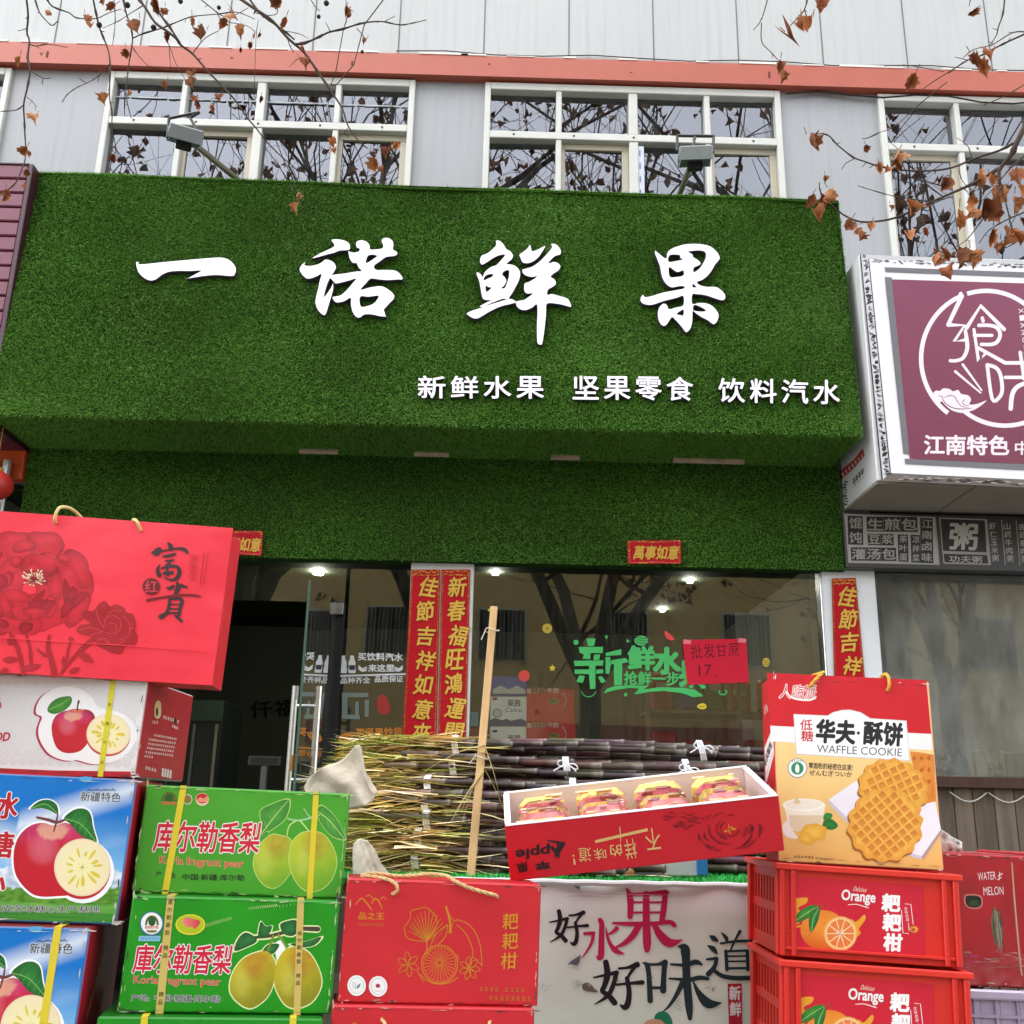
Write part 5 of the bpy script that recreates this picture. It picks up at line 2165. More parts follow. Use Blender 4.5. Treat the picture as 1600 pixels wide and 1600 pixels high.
brush([[(800, 646, 6), (835, 665, 30), (852, 750, 32), (862, 955, 36)], [(835, 660, 20), (920, 660, 18), (985, 645, 40)],
       [(980, 655, 36), (972, 760, 34), (968, 875, 40)], [(862, 850, 18), (975, 850, 18)],
       [(1030, 660, 14), (1150, 665, 24), (1230, 640, 34), (1280, 662, 12)], [(1018, 775, 12), (1170, 785, 26), (1260, 768, 30), (1328, 775, 22)],
       [(1090, 515, 8), (1140, 530, 60), (1152, 620, 52), (1158, 780, 50), (1178, 1000, 48), (1185, 1100, 26)],
       [(1125, 810, 36), (1070, 920, 26), (1010, 1005, 16), (962, 1045, 4)], [(1210, 800, 8), (1260, 900, 38), (1335, 978, 62), (1440, 970, 4)]], ink2)
brush([[(1340, 425, 6), (1370, 445, 34), (1402, 468, 16)], [(1325, 505, 6), (1368, 532, 34), (1400, 572, 10)], [(1318, 618, 14), (1395, 610, 24)],
       [(1398, 612, 22), (1378, 680, 28), (1330, 738, 34)], [(1368, 700, 24), (1440, 750, 28), (1540, 768, 30), (1680, 768, 30)],
       [(1435, 402, 8), (1470, 440, 26), (1480, 470, 18)], [(1585, 390, 22), (1545, 460, 12)], [(1430, 488, 14), (1560, 470, 18), (1680, 470, 18)],
       [(1535, 478, 18), (1510, 540, 12)], [(1470, 548, 22), (1480, 702, 22)], [(1470, 552, 16), (1650, 546, 16)], [(1645, 548, 22), (1650, 702, 22)],
       [(1485, 592, 12), (1650, 590, 12)], [(1485, 634, 12), (1650, 632, 12)], [(1485, 690, 16), (1650, 688, 16)]], ink2)
# red tag, scuffs and the tops of the printed figures low on the cloth
A.poly([(1485, 815), (1600, 812), (1606, 1180), (1498, 1180)], C(190, 34, 56))
A.vtext('新鲜', (1545, 890), (1550, 1020), 88, 110, C(236, 230, 232), bold=.035)
A.poly([(895, 1092), (915, 1055), (960, 1040), (1000, 1052), (1035, 1100), (1040, 1160), (960, 1130), (905, 1102)], C(40, 128, 96), 2)
A.poly([(815, 1132), (860, 1108), (920, 1104), (980, 1130), (990, 1180), (820, 1180)], C(214, 160, 130), 2)
gr = C(128, 118, 112)
A.poly([(315, 820), (360, 808), (410, 850), (445, 882), (400, 885), (320, 868)], C(120, 100, 98), 2)
A.stroke([(340, 815, 3), (400, 850, 10), (440, 880, 3)], C(212, 206, 204), 3)
r = random.Random(5)
for cx, cy, n in ((270, 810, 26), (15, 840, 16), (1350, 850, 40), (1100, 985, 30), (600, 800, 14), (870, 780, 12)):
    for k in range(n):
        x, y = cx + r.gauss(0, 26), cy + r.gauss(0, 22)
        A.stroke([(x, y, 1), (x + r.uniform(-12, 12), y + r.uniform(-6, 6), r.uniform(1.5, 4)), (x + r.uniform(-18, 18), y + r.uniform(-6, 6), .5)],
                 r.choice([gr, C(160, 152, 144), C(176, 168, 150), C(110, 100, 96)]), 3, False)
A.poly([(185, 668), (215, 635), (300, 580), (290, 640), (270, 668), (215, 655)], C(108, 104, 116))
A.poly([(235, 22), (292, 24), (290, 60)], C(130, 170, 176))
for k in range(9):
    y = 52 + k * 9 + r.uniform(-4, 4)
    x = r.uniform(0, 900)
    A.stroke([(x, y, .6), (x + 150, y + r.uniform(-5, 5), r.uniform(1.5, 4)), (x + r.uniform(250, 500), y + r.uniform(-5, 5), .6)], C(198, 190, 198), 4, False)
A.build("print", ban)

# ---------------------------------------------------------------- sugarcane
DARK = [C(84, 66, 58, .75), C(94, 76, 68, .75), C(68, 54, 50, .75), C(106, 88, 74, .75)]
PALE = [C(170, 142, 104, 1.15), C(150, 122, 88, 1.15), C(186, 160, 120, 1.15)]
GRN = [C(160, 176, 84, 1.3), C(136, 158, 70, 1.3), C(190, 190, 116, 1.3)]
STR = [C(226, 204, 162, 1.3), C(210, 186, 142, 1.3), C(236, 218, 180, 1.3), C(204, 196, 130, 1.3)]


def cane(g, x0, x1, y, z, rr, rnd, x_pale):
    """one stalk: jointed, dark purple rind fading to a pale top at the left"""
    pts, rad_, cols = [], [], []
    x = x1
    dk_ = rnd.choice(DARK)
    pl_ = rnd.choice(PALE)
    gy, gz = rnd.uniform(-.022, .022), rnd.uniform(-.02, .02)
    ph = rnd.uniform(0, 6)
    L = x1 - x0
    while x > x0:
        t = (x1 - x) / L
        seg = rnd.uniform(.085, .13)
        yy = y + gy * t + .004 * math.sin(t * 9 + ph)
        zz = z + gz * t + .008 * math.sin(t * 6 + ph * 2)
        k = max(0, min(1, (x_pale - x) / .22 + rnd.uniform(-.15, .15)))
        c = mix(tuple(q * rnd.uniform(.6, 1.35) for q in dk_), pl_, k)
        bloom = mix(c, C(176, 168, 164), rnd.uniform(.1, .4) * (1 - k))
        rt = rr * (1 - .35 * t)
        ring = mix(C(150, 140, 128, .8), pl_, k)
        for dx, f, cc in ((0, 1.12, mix(c, (0.02, 0.015, 0.015), .5 * (1 - k))), (-.005, 1.16, ring), (-.010, 1.0, mix(c, C(170, 165, 160), .25)),
                          (-.022, .97, bloom), (-.04, .955, c), (-seg * .6, .95, c), (-seg + .008, 1.0, mix(c, (0.02, 0.015, 0.015), .4 * (1 - k)))):
            pts.append((x + dx, yy, zz))
            rad_.append(rt * f)
            cols.append(cc)
        x -= seg
    g.tube(pts, rad_, 8, cols)


def blade(g, p, d, L, w, col, droop, rnd):
    """a long strap leaf"""
    p, d = np.asarray(p, float), unit(d)
    side = unit(np.cross(d, (rnd.uniform(-.3, .3), rnd.uniform(-.4, .4), 1)))
    n = 5
    vs = []
    for i in range(n + 1):
        t = i / n
        q = p + d * L * t + np.array([0, 0, -droop * L * t * t])
        ww = w * (1 - t) ** .6 * .5
        vs += [q - side * ww, q + side * ww]
    F = [(2 * i, 2 * i + 1, 2 * i + 3, 2 * i + 2) for i in range(n)]
    g.add(vs, F)


def tie(g, x, y, z, ry, rz, bow, rnd):
    pts = []
    for k in range(15):
        a = 2 * math.pi * k / 14
        pts.append((x + .004 * math.sin(a * 2), y + ry * math.cos(a), z + rz * math.sin(a)))
    for o in (-.006, 0, .006):
        g.tube([(p[0] + o, p[1], p[2]) for p in pts], .0036, 5, cap=False)
    if bow:
        c = np.array([x, y - ry - .004, z + rnd.uniform(-.01, .02)])
        for s in (-1, 1):
            lp = []
            for k in range(11):
                a = math.pi * k / 10
                lp.append(c + np.array([s * .028 * math.sin(a) * (1 - .2 * math.cos(a)), -.012 * math.sin(a), .009 * math.cos(a) * math.sin(a) * 1.6 + .010 * math.sin(a) * s * -.6]))
            g.tube(lp, .002, 5)
        for s in (-1, .6):
            g.tube([c, c + np.array([s * .02, -.012, -.006]), c + np.array([s * .04, -.012, -.018])], .002, 5)


def bundle(label, y, z, x0, x1, xp, ties, rnd, n=7, leafy=1.0, ry=.052, rz=.034):
    t = empty("sugarcane_bundle", ((x0 + x1) / 2, y, z - rz), label, "sugarcane", "sugarcane bundles piled on the stall")
    slots = [(-.040, -.024), (-.016, -.026), (.010, -.024), (.036, -.020), (-.046, -.004), (-.024, -.002), (.004, 0), (.030, 0), (-.040, .017), (-.014, .020), (.014, .021), (.038, .018)][:n]
    for (dy, dz) in slots:
        g = Geo('cane')
        cane(g, x0 + rnd.uniform(0, .16), x1 + rnd.uniform(-.06, .05), y + dy + rnd.uniform(-.004, .004), z + dz + rnd.uniform(-.004, .004),
             rnd.uniform(.0095, .0122), rnd, xp + rnd.uniform(-.1, .1))
        g.build("cane", t, smooth=True)
    g = Geo('straw')
    for k in range(int(190 * leafy)):          # loose leaf strips fanned out at the cut tops
        px_ = x0 + rnd.uniform(0, .30) ** 1.2
        g.color = rnd.choice(GRN) if rnd.random() < .42 - (px_ - x0) * 1.2 else rnd.choice(STR)
        a = (px_, y + rnd.uniform(-.062, .02), z + rnd.uniform(-.034, .036))
        s = -1 if rnd.random() < .7 else 1
        blade(g, a, (s, rnd.uniform(-.16, .05), rnd.uniform(-.15, .15)), rnd.uniform(.06, .17) + (px_ - x0) * .3, rnd.uniform(.007, .016), None, rnd.uniform(-.1, .35), rnd)
    for k in range(int(26 * leafy)):           # dry sheaths lying along the stalks
        px_ = rnd.uniform(x0 + .05, xp - .02)
        g.color = rnd.choice(STR)
        a = (px_, y - ry - rnd.uniform(-.012, .006), z + rnd.uniform(-.032, .034))
        blade(g, a, (rnd.choice((-1, 1)), rnd.uniform(-.1, .03), rnd.uniform(-.12, .12)), rnd.uniform(.07, .2), rnd.uniform(.010, .024), None, rnd.uniform(-.1, .2), rnd)
    g.build("dry_leaves", t)
    for (x, bow) in ties:
        g = Geo('plastic', C(236, 236, 238))
        tie(g, x, y, z, ry + .006, rz + .005, bow, rnd)
        g.build("tie_strip", t)
    return t


rc = random.Random(21)
Yc = lambda k: 2.80 + .05 * k
rows = [  # px row height, left/right ends, where the pale tops end, ties (pixels)
    ("lowest sugarcane bundle, lying on the green mat", 1348, 560, 1030, 700, [(650, 0)], 2.80),
    ("second lowest sugarcane bundle, leafy end beside the green boxes", 1322, 565, 1050, 715, [(655, 0)], 2.83),
    ("sugarcane bundle in the third layer up from the mat", 1292, 560, 1060, 700, [(668, 0)], 2.88),
    ("sugarcane bundle in the fourth layer up, its pale tops tied in white", 1263, 560, 1080, 700, [(665, 0), (1000, 0)], 2.92),
    ("sugarcane bundle just behind the rim of the open gift tray", 1237, 540, 1190, 680, [(670, 0), (895, 1)], 2.97),
    ("second highest sugarcane bundle, tied with a white bow", 1203, 560, 1186, 720, [(708, 0), (884, 1), (1070, 1)], 3.03),
    ("topmost sugarcane bundle, its dark stalks lying before the shop window", 1172, 590, 1192, 740, [(712, 0), (1092, 1)], 3.10),
]
for (lb, py, xa, xb, xpl, ties, Y) in rows:
    z = at(820, py, Y - .04)[2]
    bundle(lb, Y, z, at(xa, py, Y)[0], at(xb, py, Y)[0] + (.12 if xb > 1100 else 0), at(xpl, py, Y)[0],
           [(at(x, py, Y)[0], b) for x, b in ties], rc, n=12, leafy=1.2)
# the back of the pile
for k, (y, z) in enumerate(((2.95, 1.125), (3.06, 1.125), (3.02, 1.20), (3.13, 1.20), (3.10, 1.28), (3.16, 1.35))):
    bundle("one of the sugarcane bundles at the back of the pile", y, z, -.34, .95, -.1, [], rc, n=6, leafy=.25)

# the light wooden stake
st = empty("wooden_stake", at(735, 1372, 2.72), "light wooden stake leaning upright against the sugarcane", "stake")
g = Geo('wood', C(206, 170, 120, .85))
a, b = at(735, 1376, 2.70), at(772, 950, 2.92)
d = unit(b - a)
sx = unit(np.cross(d, (0, 1, 0)))
sx = sx * np.sign(sx[0])
g.obox((a + b) / 2, (sx, np.cross(d, sx), d), (.021, .026, np.linalg.norm(b - a)), .002)
g.build("post", st)
for py, dd in ((990, .03), (1200, .016)):
    g = Geo('rope', C(216, 210, 190))
    p = a + (b - a) * ((1376 - py) / 426)
    pts = [p + np.array([.02 * math.cos(t), .022 * math.sin(t), .004 * math.sin(2 * t)]) for t in np.linspace(0, 6.3, 13)]
    g.tube(pts, .0016, 4)
    g.tube([p + np.array([-.018, -.01, 0]), p + np.array([-.03, -.012, -dd])], .0016, 4)
    g.build("twine", st)
g = Geo('straw', C(190, 172, 110))
for k in range(9):
    p = a + (b - a) * rc.uniform(.36, .48)
    blade(g, p + np.array([.01, -.015, 0]), (rc.uniform(-.5, .6), -.15, rc.uniform(-1, .3)), rc.uniform(.08, .2), .005, None, .3, rc)
g.build("straw_wisp", st)


# sack cloth thrown over the leafy ends
def sack(label, top, bottom, Y, seed):
    """crumpled cloth hanging between a traced upper and lower edge, with folds and thickness"""
    rs = random.Random(seed)
    nx, nz = 13, 6

    def along(pl, t):
        t *= len(pl) - 1
        i = min(int(t), len(pl) - 2)
        return np.array(pl[i], float) * (1 - t + i) + np.array(pl[i + 1], float) * (t - i)
    fold = [rs.uniform(-.016, .016) for _ in range(nx + 1)]
    vs, F = [], []
    for j in range(nz + 1):
        for i in range(nx + 1):
            u = min(1, max(0, i / nx + (rs.uniform(-.02, .02) if 0 < i < nx else 0)))
            v = j / nz
            q = along(top, u) * (1 - v) + along(bottom, min(1, u + .12 * v * (1 - u))) * v
            vs.append(at(q[0], q[1], Y - .03 * math.sin(math.pi * u) - .02 * v + fold[max(0, i - j)] * (.5 + .7 * v) + rs.uniform(-.005, .005)))
    for j in range(nz):
        for i in range(nx):
            a = j * (nx + 1) + i
            F.append((a, a + 1, a + nx + 2, a + nx + 1))
    g = Geo('burlap', C(212, 202, 182, .85))
    g.add(vs, F)
    o = g.build("sack_cloth", smooth=True)
    sb = o.modifiers.new("soft_folds", 'SUBSURF')
    sb.levels = sb.render_levels = 2
    md = o.modifiers.new("thickness", 'SOLIDIFY')
    md.thickness = .003
    md.offset = 0
    tag(o, label, "cloth", "pieces of sack cloth at the sugarcane's leafy end")


sack("cream sack cloth peaked over the top of the sugarcane's leafy end",
     [(476, 1228), (488, 1210), (508, 1196), (530, 1192), (547, 1176), (560, 1159), (567, 1170), (566, 1198), (574, 1212)],
     [(474, 1250), (490, 1258), (510, 1262), (530, 1264), (548, 1264), (562, 1262), (574, 1258), (584, 1250), (590, 1236)], 2.72, 2)
sack("beige sack cloth hanging low beside the upper green box",
     [(552, 1318), (562, 1310), (574, 1313), (585, 1327), (596, 1350), (614, 1374)],
     [(548, 1390), (560, 1392), (575, 1392), (588, 1392), (600, 1390), (614, 1386)], 2.66, 7)

# small things on the mat
tc = at(1078, 1372, 2.72)
tub = empty("plastic_tub", (tc[0], 2.78, TZ), "small white tub with a blue label on the green mat under the tilted tray", "tub")
g = Geo('tub', C(226, 232, 234))
g.obox((tc[0] - .01, 2.79, TZ + .032), np.eye(3), (.115, .08, .064), .012)
g.build("body", tub)
g = Geo('print', C(40, 120, 180))
g.obox((tc[0] + .037, 2.748, TZ + .034), np.eye(3), (.028, .006, .044), .002)
g.build("label", tub)
oc = at(984, 1368, 2.74)
g = Geo('print', C(150, 104, 60))
g.lathe((oc[0], 2.76, TZ), [(.004, .002), (.014, .004), (.019, .014), (.014, .025), (.004, .03), (.002, .04)], 12)
tag(g.build("onion", smooth=True), "small brown bulb lying on the green mat", "onion")
g = Geo('straw', C(200, 186, 150))
for k in range(16):
    x = rc.uniform(.12, .5)
    blade(g, (x, 2.66 + rc.uniform(0, .08), TZ + .01), (rc.choice((-1, 1)), rc.uniform(-.6, .6), .1), rc.uniform(.05, .12), .006, None, .1, rc)
tag(g.build("cane_litter"), "scraps of dry cane leaf littering the green mat", "litter", None, "stuff")
g = Geo('cane')
oc = at(925, 1372, 2.7)
cane(g, oc[0] - .05, oc[0] + .06, 2.70, TZ + .012, .011, rc, -5)
tag(g.build("cane_offcut"), "short dark piece of cane lying on the green mat", "sugarcane")

# ================================================================== boxes in the foreground
ROLL = 1.3
YEL = C(222, 200, 50, .9)
PALEG = C(206, 180, 100, .9)
WHT = C(240, 240, 238, .9)


def rope_handle(name, parent, pts, r_, col, twist=True, sub=6):
    P = catmull(pts, sub, closed=False)
    g = Geo('rope', col)
    if not twist:
        g.tube(P, r_, 8)
        return g.build(name, parent, smooth=True)
    # three strands wound round the line
    S_ = [0]
    for a, b in zip(P[:-1], P[1:]):
        S_.append(S_[-1] + np.linalg.norm(b - a))
    n = max(12, int(S_[-1] / .0035))
    Q = []
    for i in range(n + 1):
        s = S_[-1] * i / n
        k = max(0, min(len(P) - 2, np.searchsorted(S_, s) - 1))
        t = (s - S_[k]) / max(1e-9, S_[k + 1] - S_[k])
        Q.append(P[k] * (1 - t) + P[k + 1] * t)
    for st in range(3):
        path = []
        for i, q in enumerate(Q):
            t = unit(Q[min(i + 1, n)] - Q[max(i - 1, 0)])
            a = unit(np.cross(t, (0.2, .9, .3)))
            b = np.cross(t, a)
            an = i * .55 + st * 2 * math.pi / 3
            path.append(q + r_ * .55 * (math.cos(an) * a + math.sin(an) * b))
        g.tube(path, r_ * .56, 6)
    return g.build(name, parent, smooth=True)


def apple_colour(x, y, cx, cy, R_):
    u, v = (x - cx) / R_, (y - cy) / R_
    n = noise.noise(Vector((u * 9, v * 2.2, 3.0))) * .5 + noise.noise(Vector((u * 22, v * 4, 1.0))) * .3
    base = C(196, 22, 42)
    top = mix(C(214, 60, 130), C(232, 150, 130), max(0, n))
    k = max(0, min(1, (-v - .35) * 1.6 + n * .25))
    c = mix(base, top, k)
    g_ = max(0, 1 - ((u + .25) ** 2 + (v + .3) ** 2) * 5)
    c = mix(c, C(236, 150, 170), g_ * .35)
    if u * u * 7 + (v + .78) ** 2 * 16 < 1:
        c = mix(c, C(236, 190, 150), .6)
    return mix(c, C(150, 12, 34), max(0, min(1, (u * u + v * v - .7) * 1.2)))


def cut_half(A, cx, cy, rx, ry, rim=C(190, 24, 44), rot=0.0, seed=1):
    A.oval(cx - rx * .02, cy + ry * .07, rx * 1.02, ry * 1.03, rim, 1, 36)
    A.oval(cx, cy, rx, ry, lambda x, y, t: mix(C(240, 226, 150), C(236, 214, 176), t), 4, 36)
    A.oval(cx, cy, rx * .95, ry * .95, lambda x, y, t: mix(C(244, 238, 176), C(242, 226, 184), t), 4, 36)
    r = random.Random(seed)
    for k in range(13):
        a = k * 2 * math.pi / 13 + r.uniform(-.15, .15)
        d0, d1 = r.uniform(.28, .4), r.uniform(.5, .74)
        w = r.uniform(.06, .16) * rx
        p0 = (cx + rx * d0 * math.cos(a), cy + ry * d0 * math.sin(a))
        p1 = (cx + rx * d1 * math.cos(a), cy + ry * d1 * math.sin(a))
        A.stroke([(*p0, w * .3), ((p0[0] + p1[0]) / 2, (p0[1] + p1[1]) / 2, w), (*p1, w * .8)], C(222, 200, 60), 3)
    for k in range(8):
        a = k * math.pi / 4
        A.stroke([(cx, cy, 3), (cx + rx * .2 * math.cos(a), cy + ry * .2 * math.sin(a), 1)], C(200, 180, 90), 1, False)
    A.stroke([(cx - 4, cy + 6, 3), (cx + 4, cy - 8, 3)], C(70, 50, 30), 1)


def leaf_print(A, pts, c1, c2, vein=None, smooth=3):
    A.blob(pts, lambda x, y, t: mix(c1, c2, t * .7 + .4 * noise.noise(Vector((x * .03, y * .03, 2)))), 4, smooth)


# ------------------------------------------------------------------ blue sky apple boxes (left)
def blue_box():
    ps = Pose(-.671, 2.0, 1.035, .50, .2555, .30, 8.0, ROLL)
    A = ps.art()
    ps.body(A, C(30, 120, 190), C(168, 22, 40), C(120, 30, 36))

    def sky_(u, v):
        t = v
        c = mix(C(140, 200, 240), C(0, 116, 200), (t - .25) * 2.0)
        n = noise.noise(Vector((u * 5 + t * 2.5, t * 7 - u * 2.5, 4))) + .5 * noise.noise(Vector((u * 13, t * 14, 9)))
        d = abs((t - .88) - (u - .92) * .75) * 5
        c = mix(c, C(244, 248, 252), max(0, 1 - d * 1.6) * .75 * (u > .6) + max(0, n - .2) * .8 * (1 if u < .7 else .2) * (t < .8))
        d2 = max(0, 1 - abs(t - .62 - (.35 - u) * .4) * 6) * (1 if u < .6 else 0)
        c = mix(c, C(240, 246, 252), d2 * .8)
        m = .30 + .05 * noise.noise(Vector((u * 9, 0, 2))) + .05 * abs(noise.noise(Vector((u * 3, 1, 2))))
        if t < m + .05:
            c = mix(C(226, 236, 246), C(130, 160, 190), max(0, noise.noise(Vector((u * 30, t * 30, 1))) + .4))
        tr = .235 + .05 * noise.noise(Vector((u * 14, 0, 7))) + .035 * noise.noise(Vector((u * 50, 0, 3)))
        if t < tr:
            c = mix(C(50, 110, 30), C(110, 165, 50), .5 + .9 * noise.noise(Vector((u * 40, t * 55, 5))))
        if t < .135:
            c = mix(C(70, 150, 50), C(130, 190, 80), .4 + .6 * noise.noise(Vector((u * 10, t * 60, 6))))
        if t < .075:
            c = mix(C(34, 120, 40), C(90, 170, 60), .4 + .6 * noise.noise(Vector((u * 6, t * 80, 8))))
        return c
    ps.field(A, 110, 70, sky_)
    A.crop(0, 1180, 3.81)
    ap = [(80, 600), (95, 520), (130, 460), (190, 415), (260, 402), (320, 418), (390, 402), (460, 430), (520, 480), (550, 560), (545, 680),
          (500, 780), (420, 830), (330, 840), (250, 842), (190, 825), (130, 770), (90, 700)]
    halo = C(250, 250, 252)
    A.blob(ap, halo, scale=1.055)
    A.oval(494, 690, 186, 192, halo, 1)
    l1 = [(180, 320), (230, 275), (290, 265), (338, 295), (345, 352), (300, 330), (240, 315)]
    l2 = [(380, 375), (440, 325), (500, 318), (540, 350), (555, 430), (577, 518), (520, 500), (470, 470), (420, 410)]
    A.blob(l1, halo, scale=1.14)
    A.blob(l2, halo, scale=1.12)
    A.blob(ap, lambda x, y, t: apple_colour(x, y, 315, 630, 240), 12)
    for cc, l_, v in (((C(36, 120, 50), C(14, 84, 36)), l1, [(190, 316), (270, 290), (340, 345)]), ((C(44, 130, 50), C(12, 76, 30)), l2, [(385, 378), (480, 410), (570, 510)])):
        leaf_print(A, l_, *cc)
        A.stroke([(x, y, 5) for x, y in v], C(120, 180, 90), 4)
    for k in range(5):
        t = .2 + k * .16
        x, y = 385 + 185 * t, 378 + 60 * t + 70 * t * t
        A.stroke([(x, y, 3), (x + 34, y - 50 + 20 * t, 1.5)], C(96, 160, 80), 1, False)
        A.stroke([(x, y, 3), (x - 10, y + 30, 1.5)], C(96, 160, 80), 1, False)
    A.stroke([(220, 370, 14), (290, 385, 18), (340, 400, 18), (385, 385, 14)], C(120, 60, 60), 3)
    A.stroke([(345, 345, 7), (335, 400, 12), (320, 455, 8)], C(110, 60, 50), 3)
    cut_half(A, 490, 668, 168, 172)
    for s, y, x in (('冰', 378, 95), ('糖', 610, 66), ('心', 830, 22)):
        A.text(s, (x - 158, y - 6), (x, y), 152, C(186, 22, 38), bold=.03, shear=.12, outline=C(246, 240, 240), ow=.06)
    A.text('新疆特色', (476, 272), (716, 280), 56, C(40, 44, 62), bold=.015, outline=C(240, 244, 248), ow=.05, shear=.1)
    r = random.Random(2)
    for k in range(15):                       # small cursive line over the name
        x = 688 - k * 11.2
        A.stroke([(x, 208, 4), (x - 5, 208 + r.uniform(-9, 3), 4), (x - 11, 209, 4)], C(60, 70, 90), 3)
        if r.random() < .4:
            A.oval(x - 4, 194 + r.choice((0, 22)), 2, 2, C(60, 70, 90), 1, 6)
    A.text('新疆阿克苏冰糖心生产基地', (-180, 930), (592, 940), 42, C(60, 60, 66), bold=.012, outline=C(246, 250, 246), ow=.036, shear=.08)
    A.poly([(470, 130), (550, 130), (535, 158), (490, 158)], C(90, 170, 220), 2)
    A.poly([(385, 985), (420, 985), (415, 1010), (390, 1010)], C(16, 84, 30))
    # red end panel
    B = Art(ps.P(1, 0), ps.U, 'print')
    for k in range(5):
        z = .62 + .06 * k
        c = [B.O + ps.N * (.07 + .012 * k) + ps.V * (ps.H * (z - .25)), ]
        q = c[0] + ps.U * .0005
        A.color = C(190, 150, 80)
        A.add([q, q + ps.N * .01, q + ps.N * .01 + ps.V * .02, q + ps.V * .02], [(0, 1, 2, 3)])
    ps.wear(A, 60, 1)
    return ps, A.build("apple_box", base=ps.base())


psB, blue1 = blue_box()
tag(blue1, "blue-sky apple box with cut apple, the upper one without a strap", "box", "blue-sky apple boxes in the left stack")
sh = -psB.V * (psB.H + .0008)
sh = sh + np.array([-.03, -.045, 0])
blue2 = copy_tree(blue1, sh, "blue-sky apple box with a yellow strap, lowest at the left frame edge")
blue2['_w'] = [float(a + b) for a, b in zip(blue1['_w'], sh)]
import copy as _copy
ps2 = _copy.copy(psB)
ps2.O = psB.O + sh
# strap as the photo shows it
u_ = [float((at(x, y, 1.9) - at(0, y, 1.9))[0]) for x, y in ((90, 1448),)]


def face_u(ps, px, py):
    """where along the front a pixel of the photograph falls"""
    d = ray(px, py)
    t = ((ps.O - CAM) @ ps.N) / (d @ ps.N)
    return float((CAM + d * t - ps.O) @ ps.U / ps.W)


ps2.strap("packing_strap", blue2, face_u(ps2, 91, 1448), face_u(ps2, 68, 1600) - .0, .0125, YEL)

# ------------------------------------------------------------------ white apple box
psW = Pose(-.687, 2.05, 1.2945, .50, .188, .30, -1.0, ROLL)
A = psW.art()
psW.body(A, C(232, 230, 228), C(176, 24, 44), C(226, 224, 222))
A.crop(0, 1040, 5)
A.poly([(-900, 790), (0, 800), (400, 818), (1052, 828), (1046, 872), (400, 858), (0, 842), (-900, 832)], C(184, 26, 44))
hexc = C(196, 193, 193)
A.frozen = True
for j in range(11):
    for i in range(18):
        x, y = -120 + i * 74 + (37 if j % 2 else 0), 82 + j * 66 + i * 1.2
        if x > 1135 - (y - 100) * .13 or y > 790 or y < 96:
            continue
        A.ring(x, y, 33, 33, 3.2, hexc, 12)
        A.ring(x, y, 19, 20, 6, C(206, 203, 203), 8)
        A.stroke([(x - 8, y - 14, 5), (x + 2, y, 6), (x - 4, y + 16, 4)], C(208, 205, 206), 1, False)
A.frozen = False
A.h += 2e-5
blb = [(330, 240), (400, 190), (480, 165), (560, 165), (640, 190), (720, 250), (770, 330), (880, 350), (980, 390), (1050, 460), (1070, 560), (1000, 680),
       (900, 745), (780, 770), (700, 765), (600, 738), (560, 745), (480, 735), (390, 695), (330, 620), (300, 540), (305, 470), (328, 402), (283, 375), (288, 310)]
A.poly([(x - 18, y + 6) for x, y in blb], C(176, 24, 62), 3)
A.poly(blb, C(242, 241, 240), 3)
ap = [(405, 520), (405, 460), (430, 400), (480, 362), (540, 350), (600, 356), (660, 342), (710, 355), (742, 400), (738, 470), (705, 570),
      (650, 650), (590, 680), (510, 682), (450, 650), (420, 590)]
A.blob(ap, lambda x, y, t: apple_colour(x, y - 8, 570, 520, 175), 10)
A.oval(600, 352, 62, 14, lambda x, y, t: mix(C(226, 150, 110), C(200, 50, 56), t), 4)
leaf_print(A, [(370, 352), (390, 300), (440, 260), (500, 242), (555, 243), (560, 290), (520, 340), (460, 370), (410, 378)], C(70, 150, 50), C(40, 110, 30))
A.stroke([(385, 345, 5), (470, 305, 5), (550, 255, 4)], C(140, 190, 100), 4)
A.stroke([(604, 352, 12), (608, 310, 12), (616, 278, 18)], C(70, 50, 56), 4)
cut_half(A, 848, 535, 172, 158, C(196, 60, 60), seed=5)
A.text('OD', (-48, 588), (72, 588), 66, C(190, 26, 60), bold=.03, shear=.2)
A.ring(-10, 310, 18, 24, 12, C(190, 26, 60), 12)
# red end panel with its emblem and fine print
side = Art(psW.P(1, 0), psW.U, 'print')
side.crop(0, 1040, 5)
cr = C(236, 220, 214)
side.blob([(1205, 370), (1212, 300), (1235, 272), (1256, 295), (1258, 370), (1245, 410), (1215, 410)], C(226, 200, 150))
side.oval(1226, 360, 10, 36, C(50, 30, 36), 1)
for k in range(4):
    side.stroke([(1195 + k * 12, 430, 4), (1192 + k * 13, 455, 4)], cr, 1, False)
r = random.Random(8)
side.tinyprint(1272, 400, 1400, 440, 7, cr, 26, r)
side.tinyprint(1345, 470, 1392, 492, 4, cr, 22, r)
side.oval(1368, 432, 12, 22, C(30, 22, 24), 1)
for j in range(6):
    side.tinyprint(1200 - j * 9 - (30 if j else 0), 542 + j * 33, (1380 - j * 7) if j < 5 else 1195, 575 + j * 32 - (20 if j == 5 else 0), 13 if j < 5 else 4, cr, 18, r)
side.tinyprint(1132, 795, 1225, 820, 4, cr, 28, r)
for k in range(4):
    side.poly([(1266 + k * 20, 800 + k * 5), (1280 + k * 20, 803 + k * 5), (1276 + k * 20, 868 + k * 5), (1261 + k * 20, 864 + k * 5)], cr)
b = len(A.v)
A.v += side.v
A.c += side.c
A.f += [[b + i for i in f] for f in side.f]
A.mi += [0] * len(side.f)
psW.wear(A, 60, 2, (.7, .68, .66))
wbox = tag(A.build("apple_box", base=psW.base()), "white patterned apple box with red end and yellow strap, under the red bag", "box")
